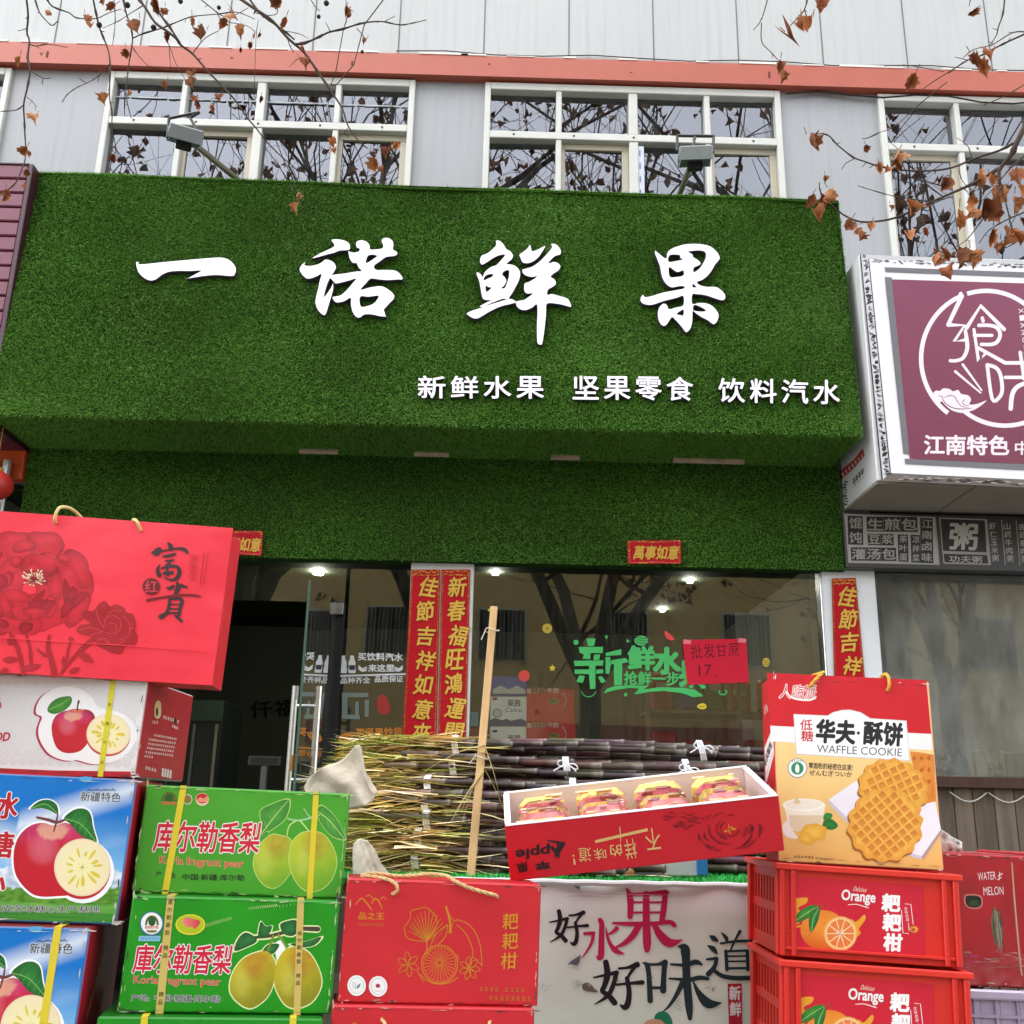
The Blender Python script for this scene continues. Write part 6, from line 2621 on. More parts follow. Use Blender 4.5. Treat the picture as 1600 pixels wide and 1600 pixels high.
psW.strap("packing_strap", wbox, face_u(psW, 177, 1062), face_u(psW, 157, 1212), .0105, C(214, 206, 46, .9), '  新 疆 苹 果', C(140, 130, 40))

# ------------------------------------------------------------------ green pear boxes
def pear_colour(x, y, cx, cy, R_, a, b_, blush):
    u, v = (x - cx) / R_, (y - cy) / R_
    n = noise.noise(Vector((u * 14, v * 14, 2))) * .35 + noise.noise(Vector((u * 4, v * 4, 6))) * .4
    c = mix(a, b_, .5 + v * .55 + u * .3 + n * .4)
    k = max(0, 1 - ((u - .1) ** 2 * 3.2 + (v + .62) ** 2 * 2.2))
    c = mix(c, blush, k * (.55 + n * .5))
    hl = max(0, 1 - ((u + .35) ** 2 * 7 + (v - .05) ** 2 * 2.4))
    return mix(c, C(226, 222, 110), hl * .28)


def green_upper():
    ps = Pose(-.281, 2.09, 1.0795, .387, .194, .28, 7.6, ROLL)
    A = ps.art()
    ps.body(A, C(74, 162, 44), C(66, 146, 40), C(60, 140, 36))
    ps.field(A, 30, 14, lambda u, v: mix(C(76, 164, 44), C(66, 152, 36), .5 + .5 * noise.noise(Vector((u * 3, v * 3, 1)))))
    A.crop(0, 1000, 2.6667)
    edge = C(196, 226, 130)
    pl = [(1165, 813), (1210, 830), (1230, 880), (1226, 930), (1200, 985), (1150, 1032), (1100, 1020), (1062, 965), (1058, 905), (1090, 845), (1130, 812)]
    pr = [(1300, 797), (1350, 812), (1390, 868), (1403, 930), (1380, 1000), (1330, 1042), (1270, 1042), (1225, 992), (1205, 920), (1215, 850), (1250, 808)]
    for l_ in ([(1085, 712), (1130, 685), (1205, 665), (1192, 740), (1140, 785), (1095, 808), (1090, 760)],
               [(1320, 718), (1342, 690), (1395, 735), (1430, 800), (1438, 832), (1385, 818), (1345, 775)],
               [(1072, 872), (1085, 820), (1118, 798), (1112, 850)]):
        A.blob(l_, edge, scale=1.05)
        leaf_print(A, l_, C(84, 160, 60), C(50, 124, 44), smooth=3)
    A.stroke([(1095, 800, 3), (1145, 735, 3), (1200, 670, 2)], edge, 4)
    A.stroke([(1325, 715, 3), (1375, 755, 3), (1435, 828, 2)], edge, 4)
    for k in range(4):
        A.stroke([(1110 + k * 22, 778 - k * 26, 2), (1096 + k * 24, 745 - k * 18, 1.5)], C(130, 190, 90), 1, False)
        A.stroke([(1338 + k * 24, 728 + k * 22, 2), (1348 + k * 22, 770 + k * 12, 1.5)], C(130, 190, 90), 1, False)
    st_ = C(160, 200, 150)
    A.stroke([(1200, 745, 7), (1250, 752, 9), (1330, 730, 7)], st_, 4)
    A.stroke([(1235, 752, 6), (1205, 775, 5), (1196, 815, 4)], edge, 4)
    A.stroke([(1250, 752, 6), (1270, 775, 5), (1290, 800, 4)], edge, 4)
    A.stroke([(1265, 700, 4), (1290, 735, 5), (1330, 745, 4)], st_, 4)
    for p, cx, cy in ((pl, 1145, 920), (pr, 1305, 920)):
        A.blob(p, edge, scale=1.025)
        A.blob(p, lambda x, y, t: pear_colour(x, y, cx, cy, 120, C(186, 196, 50), C(120, 170, 40), C(176, 118, 44)), 9)
    A.text('库尔勒香梨', (636, 880), (1074, 888), 126, C(206, 34, 56), bold=.022, shear=.14, outline=C(240, 236, 226), ow=.055)
    A.text('Korla fragrant pear', (664, 941), (1014, 958), 42, C(214, 60, 50), bold=.012, outline=C(224, 214, 170), ow=.03)
    A.text('产', (648, 986), (672, 988), 23, C(36, 60, 34), bold=.02)
    A.text('地:', (706, 990), (732, 991), 22, C(36, 60, 34), bold=.02)
    A.text('中国·新疆·库尔勒', (760, 1000), (1018, 1004), 26, C(36, 60, 34), bold=.02)
    # round emblems
    for k in range(11):
        a = math.pi * (.04 + .92 * k / 10)
        A.oval(705 + 27 * math.cos(a), 672 - 34 * math.sin(a), 6, 8, C(120, 100, 30) if k % 2 else C(60, 110, 40), 1, 10)
    A.oval(705, 662, 18, 22, C(40, 90, 36), 1, 16)
    A.poly([(672, 672), (738, 674), (735, 688), (674, 686)], C(176, 120, 60))
    A.ring(782, 664, 18, 20, 3, C(226, 220, 200), 20)
    A.ring(782, 664, 12, 13, 2, C(196, 60, 60), 16)
    A.stroke([(774, 660, 4), (790, 660, 4)], C(196, 60, 60), 1)
    A.stroke([(782, 652, 4), (782, 676, 4)], C(196, 60, 60), 1)
    A.oval(843, 664, 28, 27, C(222, 200, 170), 1, 24)
    A.oval(843, 660, 25, 21, C(196, 40, 46), 1, 24)
    A.poly([(820, 672), (835, 655), (848, 662), (862, 650), (868, 674)], C(226, 150, 110), 2)
    ps.wear(A, 70, 3, (.35, .5, .2))
    o = tag(A.build("pear_box", base=ps.base()), "light-green pear box with two yellow straps, on top of its stack", "box", "green pear boxes stacked in front")
    ps.strap("packing_strap", o, face_u(ps, 287, 1229), face_u(ps, 258, 1395), .0118, YEL)
    ps.strap("packing_strap", o, face_u(ps, 494, 1238), face_u(ps, 484, 1401), .0108, YEL)
    return ps


def green_lower():
    ps = Pose(-.283, 2.05, .885, .372, .194, .28, 9.5, ROLL)
    A = ps.art()
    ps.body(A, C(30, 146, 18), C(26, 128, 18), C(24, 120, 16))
    ps.field(A, 30, 14, lambda u, v: mix(C(34, 154, 18), C(22, 136, 14), .5 + .5 * noise.noise(Vector((u * 3, v * 3, 5)))))
    A.crop(180, 1400, 4.2105)
    halo = C(224, 236, 170)
    pl = [(960, 364), (1010, 370), (1040, 410), (1055, 455), (1045, 560), (1010, 650), (950, 710), (880, 738), (800, 692), (755, 620), (765, 530), (800, 460), (860, 400)]
    pr = [(1150, 340), (1200, 335), (1270, 370), (1320, 440), (1356, 540), (1345, 620), (1290, 700), (1200, 737), (1130, 722), (1080, 660), (1047, 570), (1056, 460), (1100, 370)]
    lv = [[(785, 362), (810, 280), (860, 240), (920, 270), (930, 300), (880, 330)], [(940, 272), (950, 190), (965, 170), (990, 200), (1030, 195), (1020, 240), (980, 272)],
          [(1085, 190), (1130, 165), (1190, 160), (1205, 220), (1170, 262), (1110, 250)], [(1150, 315), (1250, 300), (1355, 268), (1310, 325), (1220, 338)],
          [(970, 362), (1010, 318), (1080, 318), (1050, 372), (1010, 385)]]
    for l_ in lv:
        A.blob(l_, halo, scale=1.16)
    A.stroke([(880, 275, 40), (1000, 265, 44), (1090, 245, 44), (1180, 216, 44), (1330, 218, 50)], halo, 4)
    A.blob(pl, halo, scale=1.05)
    A.blob(pr, halo, scale=1.045)
    A.poly([(1060, 300), (1110, 300), (1120, 350), (1060, 420)], C(244, 246, 236), 2)
    A.stroke([(880, 275, 18), (1000, 265, 22), (1090, 245, 24), (1180, 216, 26), (1335, 218, 32)], C(76, 64, 50), 4)
    for l_ in lv:
        leaf_print(A, l_, C(46, 120, 56), C(14, 70, 34))
    A.stroke([(1040, 262, 16), (1020, 320, 14), (1000, 366, 12)], C(120, 140, 50), 4)
    A.stroke([(1075, 258, 18), (1110, 310, 14), (1128, 345, 14)], C(130, 150, 60), 4)
    for p, cx, cy in ((pl, 905, 560), (pr, 1205, 545)):
        A.blob(p, lambda x, y, t: pear_colour(x, y, cx, cy, 195, C(196, 178, 36), C(140, 136, 24), C(178, 92, 38)), 12)
    r = random.Random(6)
    for k in range(60):
        cx, cy = r.choice(((905, 560), (1205, 550)))
        A.oval(cx + r.gauss(0, 60), cy + r.gauss(0, 75), 2.2, 2.2, C(120, 100, 30), 1, 5)
    A.text('庫尔勒香梨', (112, 505), (752, 512), 186, C(206, 30, 62), bold=.022, shear=.14, outline=C(242, 238, 236), ow=.055)
    A.text('Korla fragrant pear', (120, 588), (692, 604), 66, C(206, 50, 50), bold=.012, outline=C(230, 226, 190), ow=.03)
    A.text('产地:', (104, 692), (224, 694), 46, C(52, 46, 60), bold=.015, outline=C(240, 240, 240), ow=.04)
    A.text('中国·新疆·库尔勒', (258, 694), (690, 702), 48, C(52, 46, 60), bold=.015, outline=C(240, 240, 240), ow=.04)
    A.oval(240, 182, 80, 82, C(50, 110, 140), 1, 32)
    A.oval(240, 180, 70, 72, C(238, 238, 232), 1, 32)
    for k in range(11):
        a = math.pi * (.02 + .96 * k / 10)
        A.oval(242 + 38 * math.cos(a), 186 - 50 * math.sin(a), 8, 10, C(110, 70, 30) if k % 2 else C(40, 110, 50), 1, 10)
    A.oval(242, 168, 24, 30, C(30, 90, 40), 1, 18)
    A.text('香梨库尔勒', (196, 216), (284, 216), 22, C(200, 70, 50), bold=.02)
    A.poly([(205, 226), (276, 226), (262, 240), (220, 240)], C(120, 110, 50), 2)
    A.poly([(156, 262), (300, 262), (294, 298), (152, 296)], C(130, 190, 214))
    A.tinyprint(166, 279, 288, 280, 8, C(70, 130, 170), 18, r)
    A.oval(495, 188, 98, 68, C(226, 216, 60), 1, 36)
    A.oval(495, 187, 90, 60, C(176, 190, 30), 1, 36)
    A.blob([(440, 170), (470, 140), (510, 150), (560, 165), (530, 215), (500, 200), (480, 205)], lambda x, y, t: mix(C(236, 130, 130), C(206, 60, 66), (x - 440) / 110), 3)
    for k in range(18):
        t = k / 17
        A.stroke([(598 + 165 * t, 180 - 45 * t, 3), (602 + 165 * t, 205 - 50 * t, 3)], C(170, 200, 120), 1, False)
    for k in range(16):
        t = k / 15
        A.stroke([(880 + 180 * t, 74 - 22 * t, 3), (886 + 180 * t, 92 - 24 * t, 5 * t + 1)], C(200, 220, 150), 1, False)
    for k in range(5):
        A.stroke([(1080 + 24 * k, 60 - 4 * k, 3), (1084 + 24 * k, 78 - 4 * k, 3)], C(150, 200, 110), 1, False)
    ps.wear(A, 70, 4, (.3, .5, .2))
    o = tag(A.build("pear_box", base=ps.base()), "mid-green pear box with pale gold lettered straps, in the middle of its stack", "box", "green pear boxes stacked in front")
    ps.strap("packing_strap", o, face_u(ps, 267, 1402), face_u(ps, 249, 1583), .0135, PALEG, '库尔勒香梨 精品    精品', C(86, 76, 40))
    ps.strap("packing_strap", o, face_u(ps, 470, 1404), face_u(ps, 464, 1586), .0125, PALEG, '    库尔勒香梨 精品   ', C(86, 76, 40))
    # lowest box, only its top edge in the frame
    p3 = Pose(-.296, 2.02, .6895, .385, .194, .28, 9.5, ROLL)
    A = p3.art()
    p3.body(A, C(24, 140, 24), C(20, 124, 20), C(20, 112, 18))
    o = tag(A.build("pear_box", base=p3.base()), "mid-green pear box at the bottom of its stack, only its top edge in view", "box", "green pear boxes stacked in front")
    p3.strap("packing_strap", o, face_u(p3, 226, 1590), face_u(p3, 210, 1760), .0118, YEL)
    p3.strap("packing_strap", o, face_u(p3, 458, 1592), face_u(p3, 450, 1760), .0118, YEL)


green_upper()
green_lower()

# ------------------------------------------------------------------ red gift boxes with rope handles
def gift_box():
    ps = Pose(.096, 2.10, .896, .372, .2155, .13, 7.2, ROLL)
    A = ps.art()
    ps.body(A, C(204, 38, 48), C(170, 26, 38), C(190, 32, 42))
    ps.field(A, 20, 12, lambda u, v: mix(C(206, 40, 48), C(196, 34, 44), .5 + .6 * noise.noise(Vector((u * 2, v * 2, 9)))))
    A.crop(520, 1360, 4.706)
    Au = C(206, 132, 36)
    Ad = C(190, 104, 36)
    # mountain emblem
    A.stroke([(168, 250, 5), (210, 206, 10), (250, 240, 10), (285, 290, 8)], Au)
    A.stroke([(245, 195, 5), (265, 180, 7), (290, 200, 6), (300, 220, 5)], Au)
    A.stroke([(285, 245, 5), (315, 206, 10), (345, 240, 9), (362, 282, 6)], Au)
    A.stroke([(350, 215, 5), (370, 195, 7), (395, 215, 4)], Au)
    A.text('品之王', (190, 360), (378, 362), 52, Au, bold=.02)
    A.text('PINZHIWANG', (184, 408), (376, 410), 24, Ad)
    # line drawing: fruit, slice, blossom and leaf fan
    w = 5
    A.ring(785, 690, 132, 140, 7, Au, 40)
    A.ring(785, 690, 118, 126, 4, Au, 36)
    for k in range(26):
        a = 2 * math.pi * k / 26
        A.stroke([(785 + 14 * math.cos(a), 678 + 14 * math.sin(a), 3), (785 + 112 * math.cos(a + .04), 690 + 118 * math.sin(a + .04), w)], Au, 1, False)
    A.ring(790, 690, 170, 146, 6, Au, 36, 40, 150)
    A.stroke([(905, 360, 5), (990, 390, 6), (1050, 460, 6), (1085, 560, 6), (1097, 700, 6)], Au)
    A.stroke([(910, 400, 5), (970, 455, 6), (1015, 540, 6), (1030, 620, 6), (1000, 690, 5)], Au)
    A.stroke([(1097, 700, 5), (1060, 660, 5), (1030, 640, 5)], Au)
    A.stroke([(832, 265, 14), (850, 330, 14), (862, 380, 16), (860, 455, 12)], Au)
    A.stroke([(832, 265, 6), (860, 330, 6), (885, 365, 6), (915, 372, 5)], Au)
    A.stroke([(888, 380, 5), (870, 420, 6), (872, 460, 5), (850, 455, 5)], Au)
    A.stroke([(845, 400, 6), (800, 430, 6), (745, 490, 7), (715, 570, 6), (700, 620, 6)], Au)
    A.stroke([(845, 405, 5), (830, 480, 6), (780, 540, 6), (730, 565, 5)], Au)
    A.stroke([(840, 410, 4), (790, 470, 4), (745, 530, 4)], Ad)
    for k in range(13):                      # leaf fan
        a = rad(205 + k * 10.2)
        L_ = 235 - 60 * abs(k - 7) / 7
        A.stroke([(690, 520, 4), (690 + .5 * L_ * math.cos(a) * .8, 520 + .5 * L_ * math.sin(a), 6), (690 + L_ * math.cos(a) * .82, 520 + L_ * math.sin(a), 4)], Au, 3, False)
    A.stroke([(525, 420, 6), (570, 350, 6), (575, 300, 6), (640, 280, 6), (690, 275, 6), (750, 330, 6), (765, 400, 6), (720, 480, 6), (690, 525, 6)], Au)
    A.stroke([(525, 420, 6), (540, 490, 6), (600, 515, 6), (690, 522, 6)], Au)
    for k in range(5):
        A.stroke([(560 + k * 12, 390 + k * 22, 4), (620 + k * 14, 440 + k * 14, 5), (680, 515, 4)], Ad, 3, False)
    A.stroke([(690, 520, 8), (692, 570, 7), (685, 620, 6)], Au)
    for cx, cy, n_, s_, dr in ((555, 690, 6, 85, .4), (1005, 720, 7, 80, .1)):     # blossoms
        for k in range(n_):
            a = dr + 2 * math.pi * k / n_
            tx, ty = cx + s_ * math.cos(a), cy + s_ * 1.1 * math.sin(a)
            px_, py_ = -math.sin(a) * 20, math.cos(a) * 20
            A.stroke([(cx, cy, 5), ((cx + tx) / 2 + px_, (cy + ty) / 2 + py_, 5), (tx, ty, 5), ((cx + tx) / 2 - px_, (cy + ty) / 2 - py_, 5), (cx, cy, 5)], Au, 4, False)
            A.stroke([(cx, cy, 5), (cx + .4 * s_ * math.cos(a + .3), cy + .4 * s_ * math.sin(a + .3), 8)], Ad, 1)
    A.stroke([(620, 740, 6), (650, 790, 6), (670, 825, 4)], Au)
    A.stroke([(905, 620, 5), (925, 640, 5), (915, 680, 5)], Au)
    for ch, (cx, cy) in zip('耙耙柑', ((1302, 378), (1300, 522), (1292, 668))):
        A.text(ch, (cx - 58, cy + 58), (cx + 58, cy + 52), 118, C(212, 138, 40), bold=.012, shear=.1)
    r = random.Random(12)
    A.tinyprint(1075, 872, 1225, 876, 4, Ad, 30, r)
    A.tinyprint(1262, 878, 1415, 880, 4, Ad, 30, r)
    A.tinyprint(1145, 938, 1465, 944, 8, Ad, 34, r)
    for cx, cy in ((175, 846), (333, 852)):
        A.oval(cx, cy, 68, 76, WHT, 1, 36)
        A.ring(cx, cy, 52, 58, 3, C(150, 190, 170) if cx < 200 else C(206, 150, 170), 28)
    g_ = C(90, 130, 120)
    A.stroke([(168, 868, 3), (150, 850, 3), (150, 822, 3), (165, 835, 3), (170, 868, 3)], g_, 4)
    A.poly(leafshape(178, 868, 204, 828, 18), C(70, 150, 140), 2)
    A.blob([(318, 858), (316, 842), (330, 832), (345, 840), (348, 856), (332, 862)], C(176, 34, 80))
    A.stroke([(305, 880, 3), (333, 890, 3), (362, 880, 3)], C(206, 150, 170), 3)
    ps.wear(A, 40, 5, (.6, .25, .22))
    o = A.build("gift_box", base=ps.base())
    tan = C(214, 180, 130, .9)
    Ap = ps.art()
    Ap.crop(520, 1360, 4.706)
    q = lambda x, y, l_: Ap.pt(x, y, l_)
    rope_handle("rope_handle", o, [q(438, 172, -.002), q(450, 165, .012), q(472, 140, .018), q(470, 110, .018), q(440, 80, .012), q(380, 58, .004),
                                   q(300, 50, -.02), q(205, 50, -.025)], .0033, tan)
    rope_handle("rope_handle", o, [q(215, 47, -.05), q(330, 34, -.05), q(480, 52, -.04), q(600, 46, -.03), q(740, 32, -.02), q(840, 42, -.004), q(900, 78, .008),
                                   q(980, 118, .013), q(1080, 150, .014), q(1150, 168, .014), q(1190, 180, .012), q(1208, 198, .004)], .0035, tan)
    return ps, o


psG, gift1 = gift_box()
tag(gift1, "red gift box with gold citrus drawing, the upper one with loose rope handles", "box", "red citrus gift boxes")
shg = -psG.V * (psG.H + .0006) + np.array([-.006, -.018, 0])
gift2 = copy_tree(gift1, shg, "red gift box with gold citrus drawing, the lower one at the frame bottom")
gift2['_w'] = [float(a + b) for a, b in zip(gift1['_w'], shg)]
for ch in list(gift2.children):
    bpy.data.objects.remove(ch)
tan = C(214, 180, 130, .9)
psg2 = _copy.copy(psG)
psg2.O = psG.O + shg
for xs_ in (((596, 1592), (604, 1603), (612, 1622)), ((766, 1596), (762, 1604), (752, 1620))):
    Ap = psg2.art()
    pp = [Ap.pt(x, y, l_) for (x, y), l_ in zip(xs_, (-.002, .010, .014))]
    pp += [pp[-1] + np.array([.02, -.002, -.03]), pp[-1] + np.array([.05, 0, -.05])]
    rope_handle("rope_handle", gift2, pp, .0033, tan)

# ------------------------------------------------------------------ big red gift bag
psBag = Pose(-.556, 2.046, 1.4735, .56, .322, .10, 4.0, 1.9)
A = psBag.art('bag')
RB = C(244, 54, 72, .9)
H0, D0 = psBag.H, psBag.D
# front: a slightly bellied panel over a folded base
nx, nz = 40, 24


def belly(u, v):
    return .006 * math.sin(math.pi * min(1, max(0, u))) * math.sin(math.pi * v) + .002 * noise.noise(Vector((u * 3, v * 2.4, 3)))


vs, F = [], []
for j in range(nz + 1):
    for i in range(nx + 1):
        u, v = i / nx, j / nz
        vs.append(psBag.P(u, v) - psBag.N * belly(u, v))
for j in range(nz):
    for i in range(nx):
        a = j * (nx + 1) + i
        F.append((a, a + 1, a + nx + 2, a + nx + 1))
A.color = RB
A.add(vs, F)
# gusset (pleated inwards), back, bottom
P = psBag.P
gx = -.014
for (u, sg) in ((1, 1), (0, -1)):
    f0, m0, b0_ = P(u, 0), P(u, 0, D0 / 2) + psBag.U * gx * sg, P(u, 0, D0)
    f1, m1, b1_ = P(u, 1), P(u, 1, D0 / 2) + psBag.U * gx * 1.6 * sg, P(u, 1, D0)
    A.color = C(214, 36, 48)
    A.quad(f0, m0, m1, f1)
    A.quad(m0, b0_, b1_, m1)
A.quad(P(0, 0, D0), P(1, 0, D0), P(1, 1, D0), P(0, 1, D0))
A.quad(P(0, 0), P(1, 0), P(1, 0, D0), P(0, 0, D0))
A.h = .0098            # printed film follows the bellied paper
A.crop(0, 780, 4.2105)
A.lift0 = A.h
_pt = A.pt


def pt_on_bag(x, y, lift=None):
    p = _pt(x, y, 0.0)
    r_ = p - psBag.O
    u, v = float(r_ @ psBag.U / psBag.W), float(r_ @ psBag.V / psBag.H)
    l_ = (A.h if lift is None else lift) - .0098
    return p - psBag.N * (belly(u, v) + .0004 + l_)


A.pt = pt_on_bag
# peony: overlapping petals printed tone on tone
rp = random.Random(31)


def petal(cx, cy, rx, ry, rot, c1, c2, edge=None):
    pts = []
    for k in range(16):
        a = 2 * math.pi * k / 16
        w_ = 1 + .10 * math.sin(3 * a + cx) + .05 * math.sin(5 * a + cy)
        u, v = rx * w_ * math.cos(a), ry * w_ * math.sin(a)
        pts.append((cx + u * math.cos(rot) - v * math.sin(rot), cy + u * math.sin(rot) + v * math.cos(rot)))
    s_, c_ = math.sin(rot), math.cos(rot)

    def fn(x, y, t):
        # darker towards the rim away from the flower's heart
        dx, dy = x - cx, y - cy
        k = (dx * (cx - 220) + dy * (cy - 540)) / (math.hypot(cx - 220, cy - 540) + 30) / max(rx, ry)
        return mix(c1, c2, t ** 2 * .75 + .35 * max(-.6, min(.8, -k)) + .1 * noise.noise(Vector((x * .03, y * .03, 1))))
    A.blob(pts, fn, 6, 2)


lo_, mid_, hi_ = C(138, 12, 32), C(176, 22, 44), C(216, 38, 58)
for ring_, n_, R_, pr_ in ((0, 11, 330, 125), (1, 10, 245, 115), (2, 9, 165, 95), (3, 7, 95, 70)):
    for k in range(n_):
        a = 2 * math.pi * (k + .5 * ring_) / n_ + rp.uniform(-.15, .15)
        cx, cy = 190 + R_ * 1.05 * math.cos(a), 590 + R_ * .92 * math.sin(a)
        if ring_ == 0 and (cy > 840 or cx < -120):
            continue
        petal(cx, cy, pr_ * rp.uniform(.95, 1.25), pr_ * rp.uniform(.62, .85), a + math.pi / 2 + rp.uniform(-.3, .3), hi_, lo_ if ring_ % 2 == 0 else C(182, 26, 46))
for k in range(34):
    a, R_ = rp.uniform(0, 6.28), rp.uniform(90, 340)
    cx, cy = 195 + R_ * 1.05 * math.cos(a), 580 + R_ * .85 * math.sin(a)
    if cy < 860:
        petal(cx, cy, rp.uniform(40, 95), rp.uniform(20, 44), a + 1.57 + rp.uniform(-.5, .5), hi_ if k % 2 else mid_, lo_)
petal(300, 420, 90, 50, .3, hi_, mid_)
petal(120, 640, 100, 42, .2, hi_, mid_)
for k in range(46):
    a = rp.uniform(0, 2 * math.pi)
    d_ = rp.uniform(.3, 1)
    x, y = 228 + 86 * d_ * math.cos(a), 525 + 58 * d_ * math.sin(a) - 6
    A.stroke([(228 + 30 * math.cos(a), 535 + 22 * math.sin(a), 2), (x, y, 4)], C(236, 196, 160), 1, False)
    A.oval(x, y, 6, 5, C(244, 214, 180), 1, 8)
for k in range(18):
    a = rp.uniform(0, 2 * math.pi)
    A.stroke([(228, 540, 3), (228 + 40 * math.cos(a), 538 + 28 * math.sin(a), 3)], C(130, 24, 36), 1, False)
# small peony in flat dark red with keyline petals
sm = C(172, 28, 42)
kl = C(222, 60, 76)
A.poly([(510, 860), (540, 830), (600, 820), (545, 770), (570, 735), (620, 740), (660, 690), (700, 675), (730, 710), (770, 695), (820, 715), (840, 750), (880, 760),
        (900, 820), (890, 860), (908, 910), (890, 960), (830, 960), (800, 1015), (740, 1010), (690, 985), (640, 960), (640, 930), (600, 900), (540, 890)], sm, 3)
for st_ in ([(640, 740), (660, 800), (690, 850)], [(530, 865), (600, 850), (680, 872)], [(600, 900), (660, 880), (690, 870)], [(690, 800), (740, 770), (790, 790), (800, 850), (760, 890), (700, 880)],
            [(730, 820), (770, 830), (770, 870)], [(820, 770), (860, 830), (850, 900), (790, 930)], [(700, 940), (760, 960), (830, 930)], [(650, 930), (700, 920), (720, 950)],
            [(690, 850), (700, 800), (740, 740), (800, 740)], [(850, 860), (890, 850)]):
    A.stroke([(x, y, 5) for x, y in st_], kl, 4)
for st_ in ([(70, 880, 18), (110, 960, 26), (140, 1060, 26), (150, 1150, 26)], [(180, 900, 14), (200, 990, 20), (205, 1090, 18)], [(330, 900, 16), (320, 980, 30), (340, 1060, 34), (360, 1160, 40)],
            [(470, 930, 10), (450, 1000, 14), (440, 1060, 12), (400, 1150, 12)], [(620, 920, 30), (540, 990, 28), (470, 1060, 18), (400, 1150, 14)], [(250, 990, 12), (300, 1030, 20)]):
    A.stroke(st_, C(176, 28, 44), 4)
for l_ in ((20, 1060, 130, 1050, 40), (150, 1120, 275, 1090, 44), (520, 1010, 620, 1075, 50), (420, 1100, 425, 1030, 34), (455, 1140, 530, 1110, 34), (60, 1120, 0, 1140, 36), (470, 940, 475, 905, 40), (60, 960, 100, 900, 50)):
    A.poly(leafshape(*l_), C(180, 30, 46), 2)
# writing
inkb = C(58, 42, 46)
A.crop(210, 820, 10)
for s_ in ([(535, 292, 34), (570, 335, 70), (585, 385, 70)], [(290, 440, 36), (345, 440, 110), (400, 395, 80)], [(300, 440, 40), (450, 415, 30), (600, 385, 24), (720, 375, 44), (800, 400, 60), (838, 448, 36)],
           [(450, 500, 26), (540, 490, 50), (645, 462, 36)], [(495, 570, 26), (560, 568, 40), (625, 555, 26)], [(570, 605, 26), (500, 640, 30)], [(410, 620, 10), (372, 715, 54), (400, 795, 72)],
           [(430, 690, 26), (550, 655, 50), (670, 660, 50), (712, 740, 66), (665, 845, 60), (560, 868, 30), (470, 825, 16)], [(470, 765, 46), (600, 755, 56)], [(520, 680, 40), (530, 800, 44)],
           [(510, 985, 18), (560, 1000, 56), (620, 965, 46)], [(680, 910, 36), (690, 1000, 76), (650, 1080, 56)], [(740, 955, 56), (830, 985, 26)],
           [(560, 1150, 40), (552, 1260, 50), (520, 1370, 52), (480, 1410, 60), (425, 1445, 84)], [(570, 1165, 36), (720, 1160, 46), (752, 1200, 56), (722, 1300, 54), (705, 1420, 48)],
           [(560, 1250, 22), (720, 1250, 22)], [(550, 1320, 24), (710, 1320, 24)], [(530, 1385, 30), (700, 1385, 30)], [(650, 1430, 36), (745, 1510, 44)]):
    A.stroke(s_, inkb, 4)
A.stroke([(212, 1190, 44), (400, 1150, 36), (700, 1105, 36), (940, 1108, 34), (1040, 1126, 22)], C(122, 22, 34), 4)
A.oval(276, 972, 136, 130, C(110, 24, 36), 1, 36)
A.text('红', (178, 1060), (378, 1060), 180, C(232, 70, 84), bold=.0)
fa = C(196, 40, 56)
for ch, y in (('苹', 540), ('果', 670), ('王', 810)):
    A.text(ch, (885 + (540 - y) * .1 + 20, y + 45), (965 + (540 - y) * .1 + 20, y + 45), 84, fa, bold=-.01)
    A.ring(945 + (540 - y) * .1, y, 66, 66, 7, fa, 24)
A.stroke([(1090, 460, 14), (1060, 700, 12), (1036, 940, 12)], fa, 3)
A.stroke([(1155, 440, 8), (1120, 700, 10), (1080, 960, 8)], fa, 3)
A.pt = _pt
# crease of the folded base
bagobj = A.build("gift_bag", base=psBag.base(), smooth=False)
tag(bagobj, "large red gift bag with printed peonies and black characters, top of the left stack", "bag")
g = Geo('bag', C(206, 36, 48))
Sd = Art(P(1, 0), psBag.U, 'bag')
g.color = C(222, 150, 50)
for k in range(6):
    q = P(1, .62 - .05 * k, .018 + .004 * k) + psBag.U * -.004
    g.add([q, q + psBag.N * .006 - psBag.U * .001, q + psBag.N * .006 + psBag.V * .012 - psBag.U * .001, q + psBag.V * .012], [(0, 1, 2, 3)])
g.build("side_print", bagobj)
g = Geo('bag', C(240, 62, 78))
a_, b_ = P(0, .205), P(.965, .205)
g.obox((a_ + b_) / 2 - psBag.N * .0066, (psBag.U, psBag.N, psBag.V), (np.linalg.norm(b_ - a_), .0012, .0016))
g.build("fold_crease", bagobj)
cream = C(232, 206, 140, .9)
Ap = psBag.art()
q = lambda x, y, l_: Ap.pt(x, y, l_)
Ap.crop(0, 780, 4.2105)
rope_handle("rope_handle", bagobj, [q(372, 158, .004), q(374, 145, .012), q(384, 105, .014), q(404, 62, .008), q(436, 46, -.01), q(466, 58, -.025), q(496, 88, -.035), q(520, 115, -.04), q(540, 150, -.045)], .0034, cream, twist=False)
rope_handle("rope_handle", bagobj, [q(440, 130, -.05), q(456, 106, -.052), q(474, 90, -.055), q(495, 110, -.06), q(520, 140, -.06)], .0034, cream, twist=False)
rope_handle("rope_handle", bagobj, [q(870, 165, -.02), q(866, 146, -.012), q(882, 139, .004), q(906, 152, .012), q(922, 180, .012), q(930, 208, .003)], .0034, cream, twist=False)

